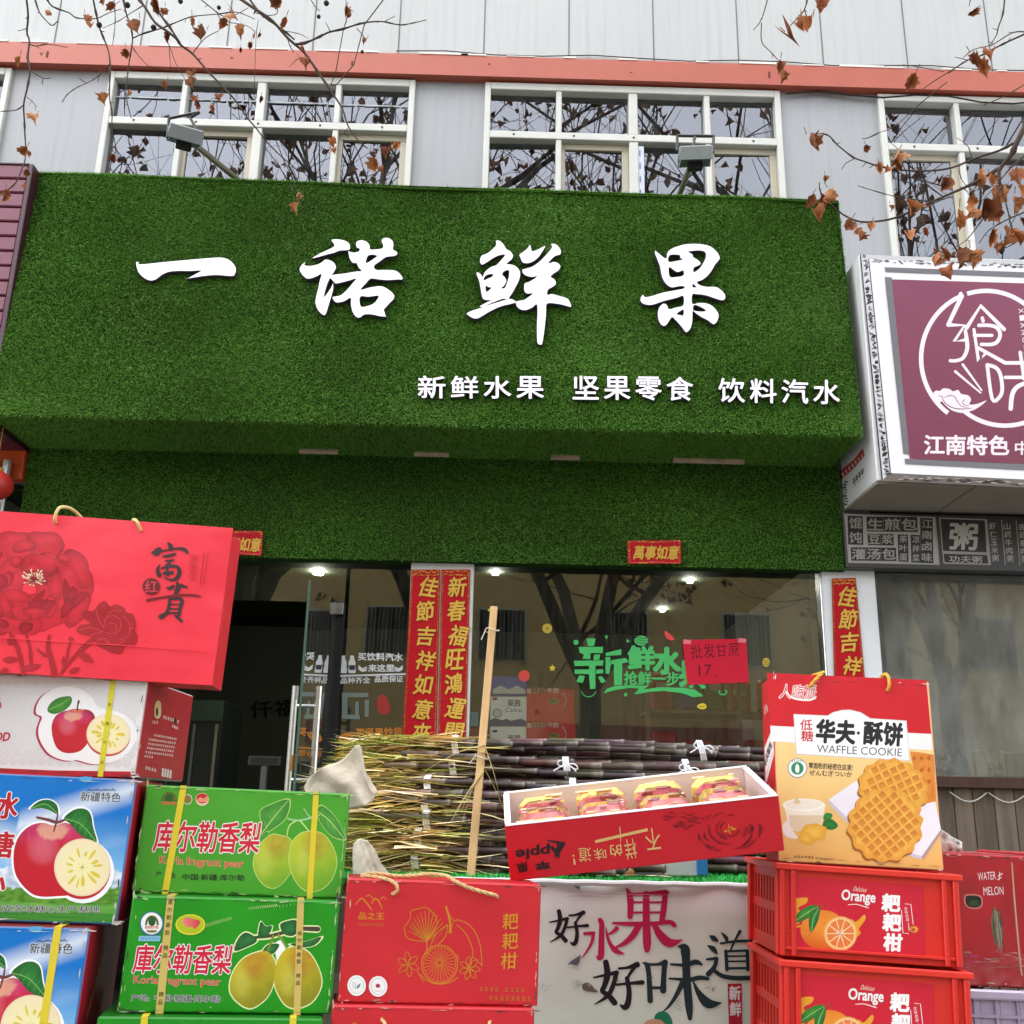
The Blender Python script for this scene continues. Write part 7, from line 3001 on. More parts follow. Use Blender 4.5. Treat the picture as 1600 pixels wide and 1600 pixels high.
# ------------------------------------------------------------------ open gift tray, tipped towards the viewer
psT = Pose(.600, 2.185, 1.180, .562, .112, .26, -1.6, -7.2, 15.5)
ty = empty("gift_tray", psT.base(), "open red gift tray of wrapped pastries, propped across the gift box and crate", "tray")
A = psT.art()
RT = C(206, 26, 40)
th = .007
U_, N_, V_ = psT.U, psT.N, psT.V
W_, H_, D_ = psT.W, psT.H, psT.D
wt = C(232, 214, 210, .9)


def wall(g, o, ax, size, outer, inner):
    g.color = outer
    g.obox(o, ax, size, .0015)


A.color = RT
A.obox(psT.P(.5, .5, th / 2), (U_, N_, V_), (W_, th, H_), .0015)                 # front
A.obox(psT.P(.5, .5, D_ - th / 2), (U_, N_, V_), (W_, th, H_), .0015)            # back
for s in (0, 1):
    A.obox(psT.O + U_ * (th / 2 if s == 0 else W_ - th / 2) + V_ * H_ / 2 + N_ * D_ / 2, (U_, N_, V_), (th, D_ - 2 * th - .0006, H_), .0015)
A.obox(psT.O + U_ * W_ / 2 + V_ * th / 2 + N_ * D_ / 2, (U_, N_, V_), (W_ - 2 * th - .0006, D_ - 2 * th - .0006, th), .001)
# white lining
A.color = wt
li = .003
A.obox(psT.O + U_ * W_ / 2 + V_ * (H_ / 2 + .004) + N_ * (th + li / 2 + .0004), (U_, N_, V_), (W_ - 2 * th - .002, li, H_ - .006), .0006)
A.obox(psT.O + U_ * W_ / 2 + V_ * (H_ / 2 + .004) + N_ * (D_ - th - li / 2 - .0004), (U_, N_, V_), (W_ - 2 * th - .002, li, H_ - .006), .0006)
for s in (0, 1):
    A.obox(psT.O + U_ * (th + li / 2 + .0004 if s == 0 else W_ - th - li / 2 - .0004) + V_ * (H_ / 2 + .004) + N_ * D_ / 2, (U_, N_, V_), (li, D_ - 2 * th - 2 * li - .003, H_ - .006), .0006)
A.obox(psT.O + U_ * W_ / 2 + V_ * (th + li / 2 + .0006) + N_ * D_ / 2, (U_, N_, V_), (W_ - 2 * th - 2 * li - .003, D_ - 2 * th - 2 * li - .003, li), .0006)
# white top rims
A.color = C(244, 240, 240, .9)
A.obox(psT.P(.5, 1, th / 2 + .001) + V_ * .001, (U_, N_, V_), (W_ - .004, th + .004, .0016))
A.obox(psT.P(.5, 1, D_ - th / 2 - .001) + V_ * .001, (U_, N_, V_), (W_ - .004, th + .006, .0016))
for s in (0, 1):
    A.obox(psT.O + U_ * (.007 if s == 0 else W_ - .007) + V_ * (H_ + .0008) + N_ * D_ / 2, (U_, N_, V_), (.013, D_ - .03, .0016))
A.crop(780, 1180, 3.4783)
A.h = .0006
bk = C(44, 24, 28)
for s_ in ([(350, 480, 22), (310, 520, 16), (305, 560, 4)], [(350, 480, 16), (300, 470, 12), (262, 462, 6)], [(318, 470, 12), (322, 545, 14), (318, 560, 6)]):
    A.stroke(s_, bk, 3)
A.text('Apple', (352, 470), (92, 500), 70, bk, bold=.035, shear=.1)
A.text('苹', (272, 572), (196, 580), 44, bk, bold=.045)
A.text('果', (150, 575), (92, 588), 52, bk, bold=.035)
Gt = C(226, 186, 120)
A.text('不', (868, 390), (788, 400), 118, Gt, bold=.0)
A.text('一', (805, 396), (520, 462), 16, Gt)
A.text('样', (735, 448), (672, 460), 110, Gt, bold=.0)
A.stroke([(655, 390, 5), (660, 450, 5), (658, 470, 3)], Gt, 3)
A.text('的', (660, 480), (598, 490), 62, Gt, bold=.01)
A.text('味', (576, 500), (510, 510), 62, Gt, bold=.0)
A.text('道', (496, 500), (428, 505), 78, Gt, bold=.0)
A.text('!', (408, 540), (396, 542), 56, Gt)
ro = C(134, 14, 28)
for k in range(46):
    a = rp.uniform(0, 2 * math.pi)
    R_ = rp.uniform(30, 175)
    cx, cy = 1255 + R_ * math.cos(a), 400 + R_ * .78 * math.sin(a)
    if cy < 292 + (1450 - cx) * .075:
        continue
    cy = min(cy, 520)
    l_ = rp.uniform(20, 52)
    ta = a + math.pi / 2
    A.stroke([(cx - l_ * math.cos(ta), min(528, max(288 + (1450 - cx) * .07, cy - l_ * .8 * math.sin(ta))), 1), (cx + rp.uniform(4, 14) * math.cos(a), min(530, cy + rp.uniform(4, 14) * math.sin(a)), rp.uniform(5, 16)),
              (cx + l_ * math.cos(ta), min(528, max(288 + (1450 - cx) * .07, cy + l_ * .8 * math.sin(ta))), 1)], rp.choice([ro, C(160, 18, 32), C(110, 12, 26)]), 4, False)
for k in range(26):
    cx, cy = rp.uniform(905, 1080), rp.uniform(310, 400)
    A.stroke([(cx - 20, cy - 4, 1), (cx, cy + rp.uniform(-8, 8), rp.uniform(4, 11)), (cx + 22, cy + rp.uniform(-6, 8), 1)], rp.choice([ro, C(150, 18, 32)]), 3, False)
for k in range(26):
    a = rp.uniform(0, 2 * math.pi)
    d_ = rp.uniform(5, 36)
    A.stroke([(1255 + d_ * .5 * math.cos(a), 402 + d_ * .4 * math.sin(a), 3), (1255 + d_ * math.cos(a), 402 + d_ * .9 * math.sin(a), 4)], C(224, 150, 50), 1, False)
# underside / end shading comes from light only
A.build("tray_box", ty)
# four wrapped pastry packs, standing proud of the lining
for i in range(4):
    u0 = .052 + i * .232
    pk_ = empty("pastry_pack", psT.O + U_ * ((u0 + .1) * W_) + V_ * .02 + N_ * D_ / 2,
                "clear-wrapped pastry pack in the open gift tray, " + ["first from its left end", "second from its left end", "third from its left end", "at its right end"][i],
                "pastry", "wrapped pastries in the open gift tray")
    o_ = psT.O + U_ * (u0 * W_) + V_ * (th + li + .002)
    rr_ = random.Random(40 + i)
    bw, bd = .195 * W_, D_ - .07
    for j, (c_, hh) in enumerate(((C(240, 178, 60, 1.1), .090), (C(232, 120, 120, 1.1), .094), (C(236, 200, 96, 1.1), .092), (C(222, 96, 110, 1.1), .094), (C(240, 204, 110, 1.1), .097))):
        g = Geo('print', c_)
        n0 = .035 + j * bd / 5
        g.obox(o_ + U_ * bw / 2 + V_ * hh / 2 + N_ * (n0 + bd / 10), (U_, N_, V_), (bw * rr_.uniform(.9, 1), bd / 5 * .98, hh * rr_.uniform(.96, 1.03)), .022)
        g.color = mix(c_, C(236, 200, 210), .5)
        for k in range(2):
            g.obox(o_ + U_ * bw * rr_.uniform(.1, .9) + V_ * (hh + .001) + N_ * (n0 + bd / 5 * rr_.uniform(.2, .8)), (U_, N_, V_), (rr_.uniform(.01, .04), .008, .004), .001)
        g.build("pastry", pk_)
    g = Geo('clear')
    vs = [o_ + U_ * bw * (a_ / 8 * 1.06 - .03) + N_ * (.03 + bd * b_ / 8) + V_ * (.101 - .03 * (abs(a_ / 4 - 1) ** 4 + abs(b_ / 4 - 1) ** 4) + rr_.uniform(-.002, .002))
          for b_ in range(9) for a_ in range(9)]
    g.add(vs, [(b_ * 9 + a_, b_ * 9 + a_ + 1, b_ * 9 + a_ + 10, b_ * 9 + a_ + 9) for b_ in range(8) for a_ in range(8)])
    g.build("wrapper", pk_)

# ------------------------------------------------------------------ orange-red crates
psC = Pose(.966, 2.25, .9565, .368, .181, .27, -1.0, 2.6)


def crate():
    ps = psC
    CR = C(214, 44, 34)
    CD = C(190, 34, 28)
    g = Art(ps.O, -ps.N, 'plastic')
    g.color = CR
    U_, N_, V_, W_, H_, D_ = ps.U, ps.N, ps.V, ps.W, ps.H, ps.D
    ax = (U_, N_, V_)
    t = .006
    # front and back walls
    for d in (t / 2, D_ - t / 2):
        g.obox(ps.P(.5, .47, d), ax, (W_ - .01, t, H_ * .94), .001)
    g.obox(ps.P(.5, .03, D_ / 2), ax, (W_ - .012, D_ - .014, t))
    # end walls pierced by tall slots
    for s in (0, 1):
        x = ps.O + U_ * (t / 2 + .004 if s == 0 else W_ - t / 2 - .004)
        for v0, v1 in ((0.0, .16), (.44, .54), (.82, .95)):
            g.obox(x + V_ * H_ * (v0 + v1) / 2 + N_ * D_ / 2, ax, (t, D_ - .014, H_ * (v1 - v0)))
        for k in range(9):
            n0 = .03 + (D_ - .06) * k / 8
            for v0, v1, sk in ((.16, .44, 1), (.54, .82, -1)):
                c = x + V_ * H_ * (v0 + v1) / 2 + N_ * n0
                g.obox(c, ax, (t * .9, .010, H_ * (v1 - v0) + .001))
    # corner posts and stiffening ribs
    for u in (.012, .075, .925, .988):
        g.obox(ps.P(u, .47, -.004), ax, (.010, .010, H_ * .93), .002)
        g.obox(ps.P(u, .47, D_ + .004), ax, (.010, .010, H_ * .93), .002)
    for u in (0, 1):
        for d in (.008, D_ - .008):
            g.obox(ps.P(u, .47, d), ax, (.014, .016, H_ * .93), .003)
    g.obox(ps.P(.5, .09, -.003), ax, (W_ - .02, .008, .006), .001)
    o = empty("plastic_crate", ps.base())
    b = g.build("crate_body", o)
    r_ = Geo('plastic', C(222, 52, 38))
    rw = .014
    for d in (-.006, D_ + .006 - .0):
        r_.obox(ps.P(.5, .965, d + (.002 if d < 0 else -.002)), ax, (W_ + .022, rw, H_ * .07), .002)
    for u in (-1, 1):
        r_.obox(ps.P(.5, .965, D_ / 2) + U_ * u * (W_ / 2 + .004), ax, (rw, D_ - .004, H_ * .07), .002)
    r_.build("rim", o)
    # recessed label
    A = Art(ps.O - ps.N * .0005, -ps.N, 'print')
    A.crop(1120, 1020, 2.7586)
    lab = [(308, 962), (892, 1004), (900, 1332), (318, 1276)]
    A.poly(lab, C(204, 26, 50))
    A.text('Delicious', (586, 1026), (642, 1032), 20, C(240, 220, 200), shear=.35)
    A.text('Orange', (536, 1078), (680, 1090), 58, C(246, 240, 236), bold=.03, outline=C(170, 16, 36), ow=.05)
    A.stroke([(566, 1086, 3), (600, 1084, 4), (630, 1092, 4), (655, 1100, 3), (640, 1092, 2)], C(240, 220, 210), 4)
    sp = C(230, 160, 44)
    A.poly([(325, 1085), (340, 1060), (390, 1056), (385, 1080), (350, 1100), (372, 1130), (350, 1170), (330, 1160), (340, 1120)], sp, 3)
    A.poly([(575, 1150), (600, 1160), (635, 1128), (640, 1150), (612, 1190), (620, 1210), (580, 1240), (560, 1230)], sp, 3)
    A.stroke([(312, 1200, 2), (350, 1180, 8), (400, 1170, 14)], sp, 3)
    A.oval(458, 1195, 98, 86, lambda x, y, t: mix(C(238, 150, 50), C(214, 92, 24), .4 * t + max(0, (y - 1180) / 150) + .2 * noise.noise(Vector((x * .05, y * .05, 1)))), 7)
    A.oval(533, 1210, 72, 74, C(236, 180, 100), 1, 32)
    A.oval(533, 1210, 65, 67, C(244, 206, 150), 1, 32)
    for k in range(10):
        a0, a1 = 2 * math.pi * (k + .06) / 10, 2 * math.pi * (k + .94) / 10
        am = (a0 + a1) / 2
        pts = [(533 + 10 * math.cos(am), 1210 + 10 * math.sin(am))] + [(533 + 59 * math.cos(a0 + (a1 - a0) * j / 4), 1210 + 61 * math.sin(a0 + (a1 - a0) * j / 4)) for j in range(5)]
        A.blob(pts, lambda x, y, t: mix(C(226, 96, 40), C(240, 150, 80), .5 + .6 * noise.noise(Vector((x * .15, y * .15, 4)))), 3, 0)
    for k in range(7):
        a = 2 * math.pi * k / 7
        A.stroke([(533, 1210, 5), (533 + 26 * math.cos(a), 1210 + 26 * math.sin(a), 1)], C(206, 60, 60) if k % 2 else C(246, 226, 200), 1, False)
    for l_, c1, c2 in ([(335, 1160), (350, 1120), (400, 1090), (440, 1092), (420, 1125), (370, 1155)], C(70, 150, 50), C(20, 96, 36)), \
                      ([(405, 1206), (396, 1160), (405, 1115), (438, 1095), (444, 1120), (430, 1170)], C(50, 130, 50), C(14, 80, 34)):
        leaf_print(A, l_, c1, c2)
    A.stroke([(340, 1155, 3), (390, 1120, 3), (436, 1095, 2)], C(150, 200, 110), 3)
    A.stroke([(408, 1200, 3), (415, 1150, 3), (438, 1100, 2)], C(150, 200, 110), 3)
    A.stroke([(455, 1080, 3), (455, 1102, 4)], C(70, 110, 50), 1)
    for ch, (cx, cy) in zip('耙耙柑', ((749, 1076), (753, 1160), (757, 1246))):
        A.text(ch, (cx - 38, cy + 36), (cx + 38, cy + 40), 72, C(246, 244, 242), bold=.045)
    wl2 = C(240, 230, 228)
    A.stroke([(812, 1082, 3), (836, 1084, 3), (846, 1170, 3)], wl2, 1)
    A.stroke([(796, 1110, 3), (802, 1208, 3), (826, 1210, 3)], wl2, 1)
    A.vtext('百味柑甜', (814, 1104), (822, 1150), 13, 14, wl2)
    A.tinyprint(826, 1164, 829, 1198, 5, wl2, 7, random.Random(3))
    A.oval(850, 1192, 18, 14, C(226, 150, 60), 1, 14)
    A.oval(846, 1194, 9, 8, C(180, 80, 40), 1, 10)
    A.build("label", o)
    return o


crate1 = crate()
tag(crate1, "orange-red plastic crate with citrus label, upper one under the waffle box", "crate", "orange-red citrus crates")
shc = -psC.V * (psC.H + .0035) + np.array([.0, -.028, 0])
crate2 = copy_tree(crate1, shc, "orange-red plastic crate with citrus label, lower one at the frame bottom")

# ------------------------------------------------------------------ waffle cookie box
psF = Pose(.962, 2.275, 1.1425, .348, .402, .125, -3.2, 1.9, -3.0)
A = psF.art()
psF.body(A, C(236, 196, 130), C(200, 26, 36), C(190, 24, 34))
psF.field(A, 16, 24, lambda u, v: mix(C(232, 176, 96), C(244, 216, 150), v * 1.35 + .12 * noise.noise(Vector((u * 2, v * 2, 1)))), lift=.0002)
A.h = .0004
A.crop(1120, 1020, 2.7586)
A.poly([(216, 86), (903, 118), (924, 350), (230, 314)], C(206, 22, 36))
A.poly([(230, 314), (924, 350), (930, 420), (235, 382)], C(240, 238, 236))
fr_ = C(238, 234, 232)
A.poly([(330, 264), (478, 270), (500, 256), (540, 246), (575, 245), (620, 256), (662, 282), (818, 292), (832, 466), (342, 438)], C(214, 208, 206))
A.poly([(333, 267), (478, 273), (500, 259), (540, 249), (575, 248), (620, 259), (660, 285), (815, 295), (828, 462), (345, 434)], C(246, 246, 246))
A.text('低', (358, 332), (410, 335), 46, C(200, 50, 50), bold=.02)
A.text('糖', (362, 380), (414, 383), 46, C(200, 50, 50), bold=.02)
kk = C(34, 32, 36)
A.text('华夫', (428, 384), (592, 392), 96, kk, bold=.05)
A.oval(610, 346, 7, 7, kk, 1, 12)
A.text('酥饼', (632, 392), (796, 402), 96, kk, bold=.045)
A.text('WAFFLE COOKIE', (430, 430), (797, 447), 34, C(90, 90, 94), bold=-.005)
A.text('人嗨派', (268, 196), (425, 200), 60, C(206, 30, 40), bold=.0, shear=.1, outline=C(244, 236, 232), ow=.05)
A.stroke([(300, 170, 6), (330, 196, 8), (400, 204, 8), (428, 188, 5)], C(244, 236, 232), 3)
A.oval(347, 497, 42, 42, C(90, 130, 130), 1, 28)
A.oval(347, 497, 39, 39, C(242, 242, 240), 1, 28)
A.oval(347, 498, 27, 27, C(40, 140, 96), 1, 24)
A.poly([(340, 515), (338, 490), (346, 478), (355, 490), (354, 515)], C(236, 240, 230), 2)
A.tinyprint(322, 468, 372, 466, 6, C(70, 120, 110), 8, random.Random(2))
A.text('零面粉的秘密在这里!', (395, 498), (584, 508), 26, C(52, 46, 44), bold=.015)
A.text('ぜんむぎついか', (398, 528), (582, 536), 24, C(52, 46, 44), bold=.01)
# plate, cup, butter, waffles
A.poly([(480, 640), (600, 560), (720, 560), (930, 660), (966, 770), (880, 890), (840, 880), (560, 730), (490, 660)], C(206, 196, 208), 0)
A.poly([(482, 632), (600, 552), (940, 640), (966, 760), (884, 876), (830, 862), (570, 720)], C(238, 230, 238), 0)
A.poly([(884, 876), (966, 760), (968, 776), (888, 896)], C(176, 150, 150))
A.poly([(285, 740), (310, 720), (330, 770), (350, 800), (310, 798), (285, 775)], C(240, 226, 222), 2)
A.poly([(288, 655), (470, 655), (445, 762), (400, 772), (340, 768), (310, 750)], C(238, 228, 208), 1)
A.poly([(310, 700), (455, 700), (442, 760), (400, 770), (340, 766), (318, 748)], C(222, 200, 168), 1)
A.oval(374, 656, 92, 28, C(244, 238, 224), 1, 30)
A.oval(374, 653, 78, 21, C(236, 228, 208), 1, 30)
A.blob([(330, 640), (342, 628), (352, 632), (362, 645), (350, 652), (334, 650)], C(214, 196, 160))
leaf_print(A, [(455, 745), (470, 715), (500, 720), (522, 745), (500, 762), (470, 758)], C(40, 130, 50), C(14, 84, 34))
leaf_print(A, [(458, 712), (470, 690), (498, 696), (490, 716), (470, 722)], C(60, 150, 60), C(30, 110, 44))
for b_ in ([(355, 778), (380, 742), (430, 735), (472, 752), (465, 800), (420, 812), (375, 800)], [(352, 790), (390, 770), (425, 815), (400, 830), (358, 815)]):
    A.blob(b_, lambda x, y, t: mix(C(240, 196, 80), C(226, 160, 50), t), 3, 1)


def waffle(cx, cy, rx, ry, rot, seed):
    r = random.Random(seed)
    pts = []
    for k in range(72):
        a = 2 * math.pi * k / 72
        s = 1 + .045 * math.sin(a * 14 + seed) + r.uniform(-.012, .012)
        u, v = rx * s * math.cos(a), ry * s * math.sin(a)
        pts.append((cx + u * math.cos(rot) - v * math.sin(rot), cy + u * math.sin(rot) + v * math.cos(rot)))
    A.blob([(x - 6, y + 10) for x, y in pts], C(160, 96, 40), 1, 0)

    def fn(x, y, t):
        dx, dy = x - cx, y - cy
        p, q_ = (dx * math.cos(rot + .75) + dy * math.sin(rot + .75)) / 34, (-dx * math.sin(rot + .75) + dy * math.cos(rot + .75)) / 34
        n = noise.noise(Vector((x * .05, y * .05, seed)))
        return mix(C(242, 186, 80), C(220, 146, 52), .4 + .5 * n + .3 * (t > .9))
    A.blob(pts, fn, 14, 0)
    # baked-in pockets: each a darker diamond with a pale upper lip
    e = 36
    cr_, sr_ = math.cos(rot + .78), math.sin(rot + .78)
    for i in range(-6, 7):
        for j in range(-6, 7):
            x, y = cx + (i * cr_ - j * sr_) * e, cy + (i * sr_ + j * cr_) * e
            du, dv = (x - cx) * math.cos(rot) + (y - cy) * math.sin(rot), -(x - cx) * math.sin(rot) + (y - cy) * math.cos(rot)
            if (du / (rx * .86)) ** 2 + (dv / (ry * .86)) ** 2 > 1:
                continue
            h = e * .37
            cor = [(x + (a_ * cr_ - b_ * sr_) * h, y + (a_ * sr_ + b_ * cr_) * h) for a_, b_ in ((-1, -1), (1, -1), (1, 1), (-1, 1))]
            A.blob(cor, lambda xx, yy, t: mix(C(222, 146, 54), C(198, 116, 38), .5 + (y - yy) / 30 + .4 * noise.noise(Vector((xx * .1, yy * .1, 3)))), 2, 0)


def clip_wafer(fnc, *a):
    fnc(*a)


A.blob([(832, 424), (880, 430), (934, 440), (946, 640), (900, 650), (860, 560)], lambda x, y, t: mix(C(230, 150, 60), C(206, 116, 40), .5 + noise.noise(Vector((x * .06, y * .06, 2)))), 4, 1)
for k in range(9):
    x, y = 850 + (k % 3) * 32, 455 + (k // 3) * 50
    A.blob([(x - 9, y), (x, y - 12), (x + 9, y), (x, y + 12)], C(184, 92, 30), 1, 0)
waffle(760, 588, 150, 128, .35, 2)
waffle(726, 742, 158, 158, .1, 5)
A.tinyprint(332, 878, 420, 882, 6, C(80, 60, 40), 10, random.Random(5))
A.tinyprint(424, 884, 508, 890, 9, C(90, 70, 50), 7, random.Random(6))
# narrow left side
sd2 = Art(psF.P(0, 0), -psF.U, 'print')


def _side_pt(x, y, lift=None):
    """the narrow side's print is laid out across its own depth and height"""
    t = min(1.0, max(0.0, (x - 146) / 86))
    y0_, y1_ = 140 - 54 * t, 690 + 190 * t
    return psF.P(0, 1 - (y - y0_) / (y1_ - y0_), psF.D * (1 - t)) - psF.U * (sd2.h if lift is None else lift)


sd2.pt = _side_pt
sd2.poly([(156, 352), (222, 312), (226, 430), (160, 474)], C(236, 232, 230))
sd2.text('华夫酥饼', (164, 424), (218, 388), 38, C(60, 40, 44), bold=.05)
sd2.tinyprint(166, 452, 220, 418, 7, C(120, 110, 110), 10, random.Random(8))
sd2.text('人嗨', (164, 248), (192, 238), 34, C(240, 220, 216))
sd2.ring(176, 515, 7, 20, 3, C(236, 220, 214), 16)
for k in range(12):
    x, y = 205 + (k % 3) * 12, 570 + (k // 3) * 14
    sd2.blob([(x - 8, y + 4), (x, y - 8), (x + 8, y - 4), (x, y + 8)], C(224, 150, 70) if k % 2 else C(200, 110, 44), 1, 0)
sd2.oval(204, 600, 4, 4, C(226, 190, 160), 1, 8)
b = len(A.v)
A.v += sd2.v
A.c += sd2.c
A.f += [[b + i for i in f] for f in sd2.f]
A.mi += [0] * len(sd2.f)
psF.wear(A, 12, 6, (.8, .7, .6))
wf = tag(A.build("cookie_box", base=psF.base()), "tall red and cream waffle cookie box standing on the crates", "box")
Ap = psF.art()
Ap.crop(1120, 1020, 2.7586)
q = lambda x, y, l_: Ap.pt(x, y, l_)
yc = C(226, 180, 80, .9)
rope_handle("cord_handle", wf, [q(398, 148, .001), q(408, 134, .010), q(432, 108, .012), q(455, 88, .006), q(462, 82, -.004), q(440, 86, -.02), q(415, 92, -.03)], .0036, yc)
rope_handle("cord_handle", wf, [q(733, 164, .001), q(736, 150, .010), q(736, 120, .010), q(732, 96, .004), q(724, 92, -.01), q(715, 108, -.03)], .0036, yc)

# ------------------------------------------------------------------ melon boxes and lilac basket (right)
def melon_box():
    ps = Pose(1.262, 2.46, .888, .30, .280, .34, 3.0, 1.6)
    A = ps.art()
    RM = C(170, 34, 40)
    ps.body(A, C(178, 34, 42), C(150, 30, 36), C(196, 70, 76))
    ps.field(A, 26, 16, lambda u, v: mix(mix(C(186, 32, 42), C(160, 34, 40), .5 + .8 * noise.noise(Vector((u * 4, v * 4, 3)))), C(196, 130, 130),
                                         max(0, .28 - v) * 2.2 * max(0, .3 + noise.noise(Vector((u * 12, v * 12, 6))))))
    A.crop(1120, 1020, 2.7586)
    hw = C(236, 226, 226)
    A.text('WATER', (1126, 982), (1204, 976), 34, hw, bold=-.004)
    A.stroke([(1212, 962, 4), (1232, 952, 4)], hw, 1)
    A.stroke([(1220, 945, 4), (1216, 978, 4)], hw, 1)
    A.stroke([(1210, 978, 3), (1226, 968, 4)], hw, 1)
    A.text('MELON', (1150, 1046), (1236, 1042), 36, hw, bold=-.004)
    A.poly([(1066, 1050), (1080, 1040), (1125, 1042), (1145, 1056), (1144, 1092), (1120, 1104), (1085, 1100), (1068, 1084)], C(206, 120, 110), 2)
    A.poly([(1072, 1053), (1084, 1046), (1122, 1048), (1139, 1060), (1138, 1088), (1118, 1098), (1088, 1095), (1074, 1082)], C(26, 34, 26), 2)
    A.poly([(1085, 1085), (1100, 1065), (1125, 1070), (1130, 1090)], C(46, 70, 40), 2)
    r = random.Random(9)
    for k in range(26):
        x = 1205 + r.gauss(0, 13)
        y0 = 1130 + r.uniform(-8, 30)
        A.stroke([(1195 + r.uniform(-4, 4), 1095 + r.uniform(0, 20), 1.5), (x, y0, 5), (x + r.uniform(-8, 14), y0 + 60, 6), (x + 14, y0 + r.uniform(90, 150), 1.5)],
                 r.choice([C(120, 116, 90), C(86, 92, 66), C(150, 140, 120), C(70, 70, 56)]), 3, False)
    for k in range(40):
        x, y = r.uniform(1040, 1300), r.uniform(1290, 1370)
        A.stroke([(x, y, 1), (x + r.uniform(5, 30), y + r.uniform(-3, 6), r.uniform(2, 7)), (x + r.uniform(30, 50), y + 4, 1)], r.choice([C(190, 120, 120), C(150, 100, 96), C(200, 60, 130), C(176, 80, 84)]), 3, False)
    A.stroke([(1268, 900, 3), (1280, 1080, 5), (1300, 1300, 5), (1310, 1390, 4)], C(150, 110, 86), 4, False)
    # paler flaps on the lid
    for k in range(3):
        a = ps.P(.12 + .3 * k, 1, .02) + ps.V * .0012
        A.color = C(206, 90, 96)
        A.add([a, a + ps.U * .07, a + ps.U * .07 + ps.N * .25, a + ps.N * .25], [(0, 1, 2, 3)])
    ps.wear(A, 90, 7, (.55, .4, .32))
    return ps, A.build("melon_box", base=ps.base())


psM, melon1 = melon_box()
tag(melon1, "worn red melon box with a hand hole, right of the crates", "box", "red melon boxes on the right")
shm = psM.U * (psM.W + .006) + np.array([0, .0, 0.0])
ps_ = Pose(1.262 + .31, 2.44, .880, .30, .286, .34, 5.0, 1.6)
A = ps_.art()
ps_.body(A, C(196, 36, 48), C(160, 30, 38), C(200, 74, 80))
A.crop(1120, 1020, 2.7586)
A.stroke([(1272, 905, 5), (1285, 1080, 6), (1305, 1300, 6), (1316, 1392, 5)], C(206, 150, 130), 4, False)
tag(A.build("melon_box", base=ps_.base()), "brighter red melon box cut by the right frame edge", "box", "red melon boxes on the right")

bp = Pose(1.46, 2.43, .680, .48, .203, .34, 3.0, 1.6)
bk_ = empty("plastic_basket", bp.base(), "lilac translucent plastic basket under the red melon boxes", "basket")
g = Geo('tub', C(196, 176, 206, .9))
ax = (bp.U, bp.N, bp.V)
t = .004
g.obox(bp.P(.5, .02, bp.D / 2), ax, (bp.W, bp.D, t))
for d in (0, bp.D):
    for k in range(10):
        g.obox(bp.P((k + .5) / 10, .47, d), ax, (.005, t, bp.H * .9))
    for v in (.06, .42, .74):
        g.obox(bp.P(.5, v, d), ax, (bp.W, t * 1.4, .006))
for u in (0, 1):
    for k in range(9):
        g.obox(bp.P(u, .47, bp.D * (k + .5) / 9), ax, (t, .008, bp.H * .9))
    for v in (.06, .3, .54, .78):
        g.obox(bp.P(u, v, bp.D / 2), ax, (t * 1.4, bp.D, .012))
g.color = C(206, 190, 216, .9)
for k in range(11):
    g.obox(bp.P((k + .5) / 11, .47, .004), ax, (bp.W / 11 - .001, .0016, bp.H * .86))
g.build("basket_wall", bk_)
g = Geo('tub', C(214, 200, 226, .9))
for d in (-.004, bp.D + .004):
    g.obox(bp.P(.5, .955, d), ax, (bp.W + .022, .014, .020), .004)
for u in (-.004, 1.004):
    g.obox(bp.P(u, .955, bp.D / 2), ax, (.014, bp.D - .004, .020), .004)
g.build("rim", bk_)
r = random.Random(14)
for k in range(5):
    q_ = bp.P(.12 + .19 * k, .12, .06)
    g = Geo('print', (C(176, 40, 52), C(196, 60, 60))[k % 2])
    g.lathe(q_ + bp.N * r.uniform(0, .1) - np.array([0, 0, .015]), [(.003, 0), (.03, .006), (.045, .035), (.042, .062), (.018, .078), (.003, .072)], 14)
    tag(g.build("red_fruit", smooth=True), "one of the red fruits dimly seen inside the lilac basket", "fruit", "red fruits inside the lilac basket")

# white polythene and dark greenery between the crates and the planks
g = Geo('burlap', C(214, 212, 206, .85))
vs, F = [], []
for i in range(9):
    for j in range(7):
        x, y = 1458 + i * 5.5, 1290 + j * 9 + i * (3.2 - j * .45)
        p = at(x, y, 2.62 + .02 * noise.noise(Vector((i * .7, j * .7, 2))) + .012 * (i % 2))
        vs.append(p)
for i in range(8):
    for j in range(6):
        F.append((i * 7 + j, i * 7 + j + 1, i * 7 + j + 8, i * 7 + j + 7))
g.add(vs, F)
o = g.build("plastic_sheet", smooth=True)
md = o.modifiers.new("thickness", 'SOLIDIFY')
md.thickness = .003
tag(o, "crumpled white plastic sheet behind the waffle box's lower right edge", "sheet")

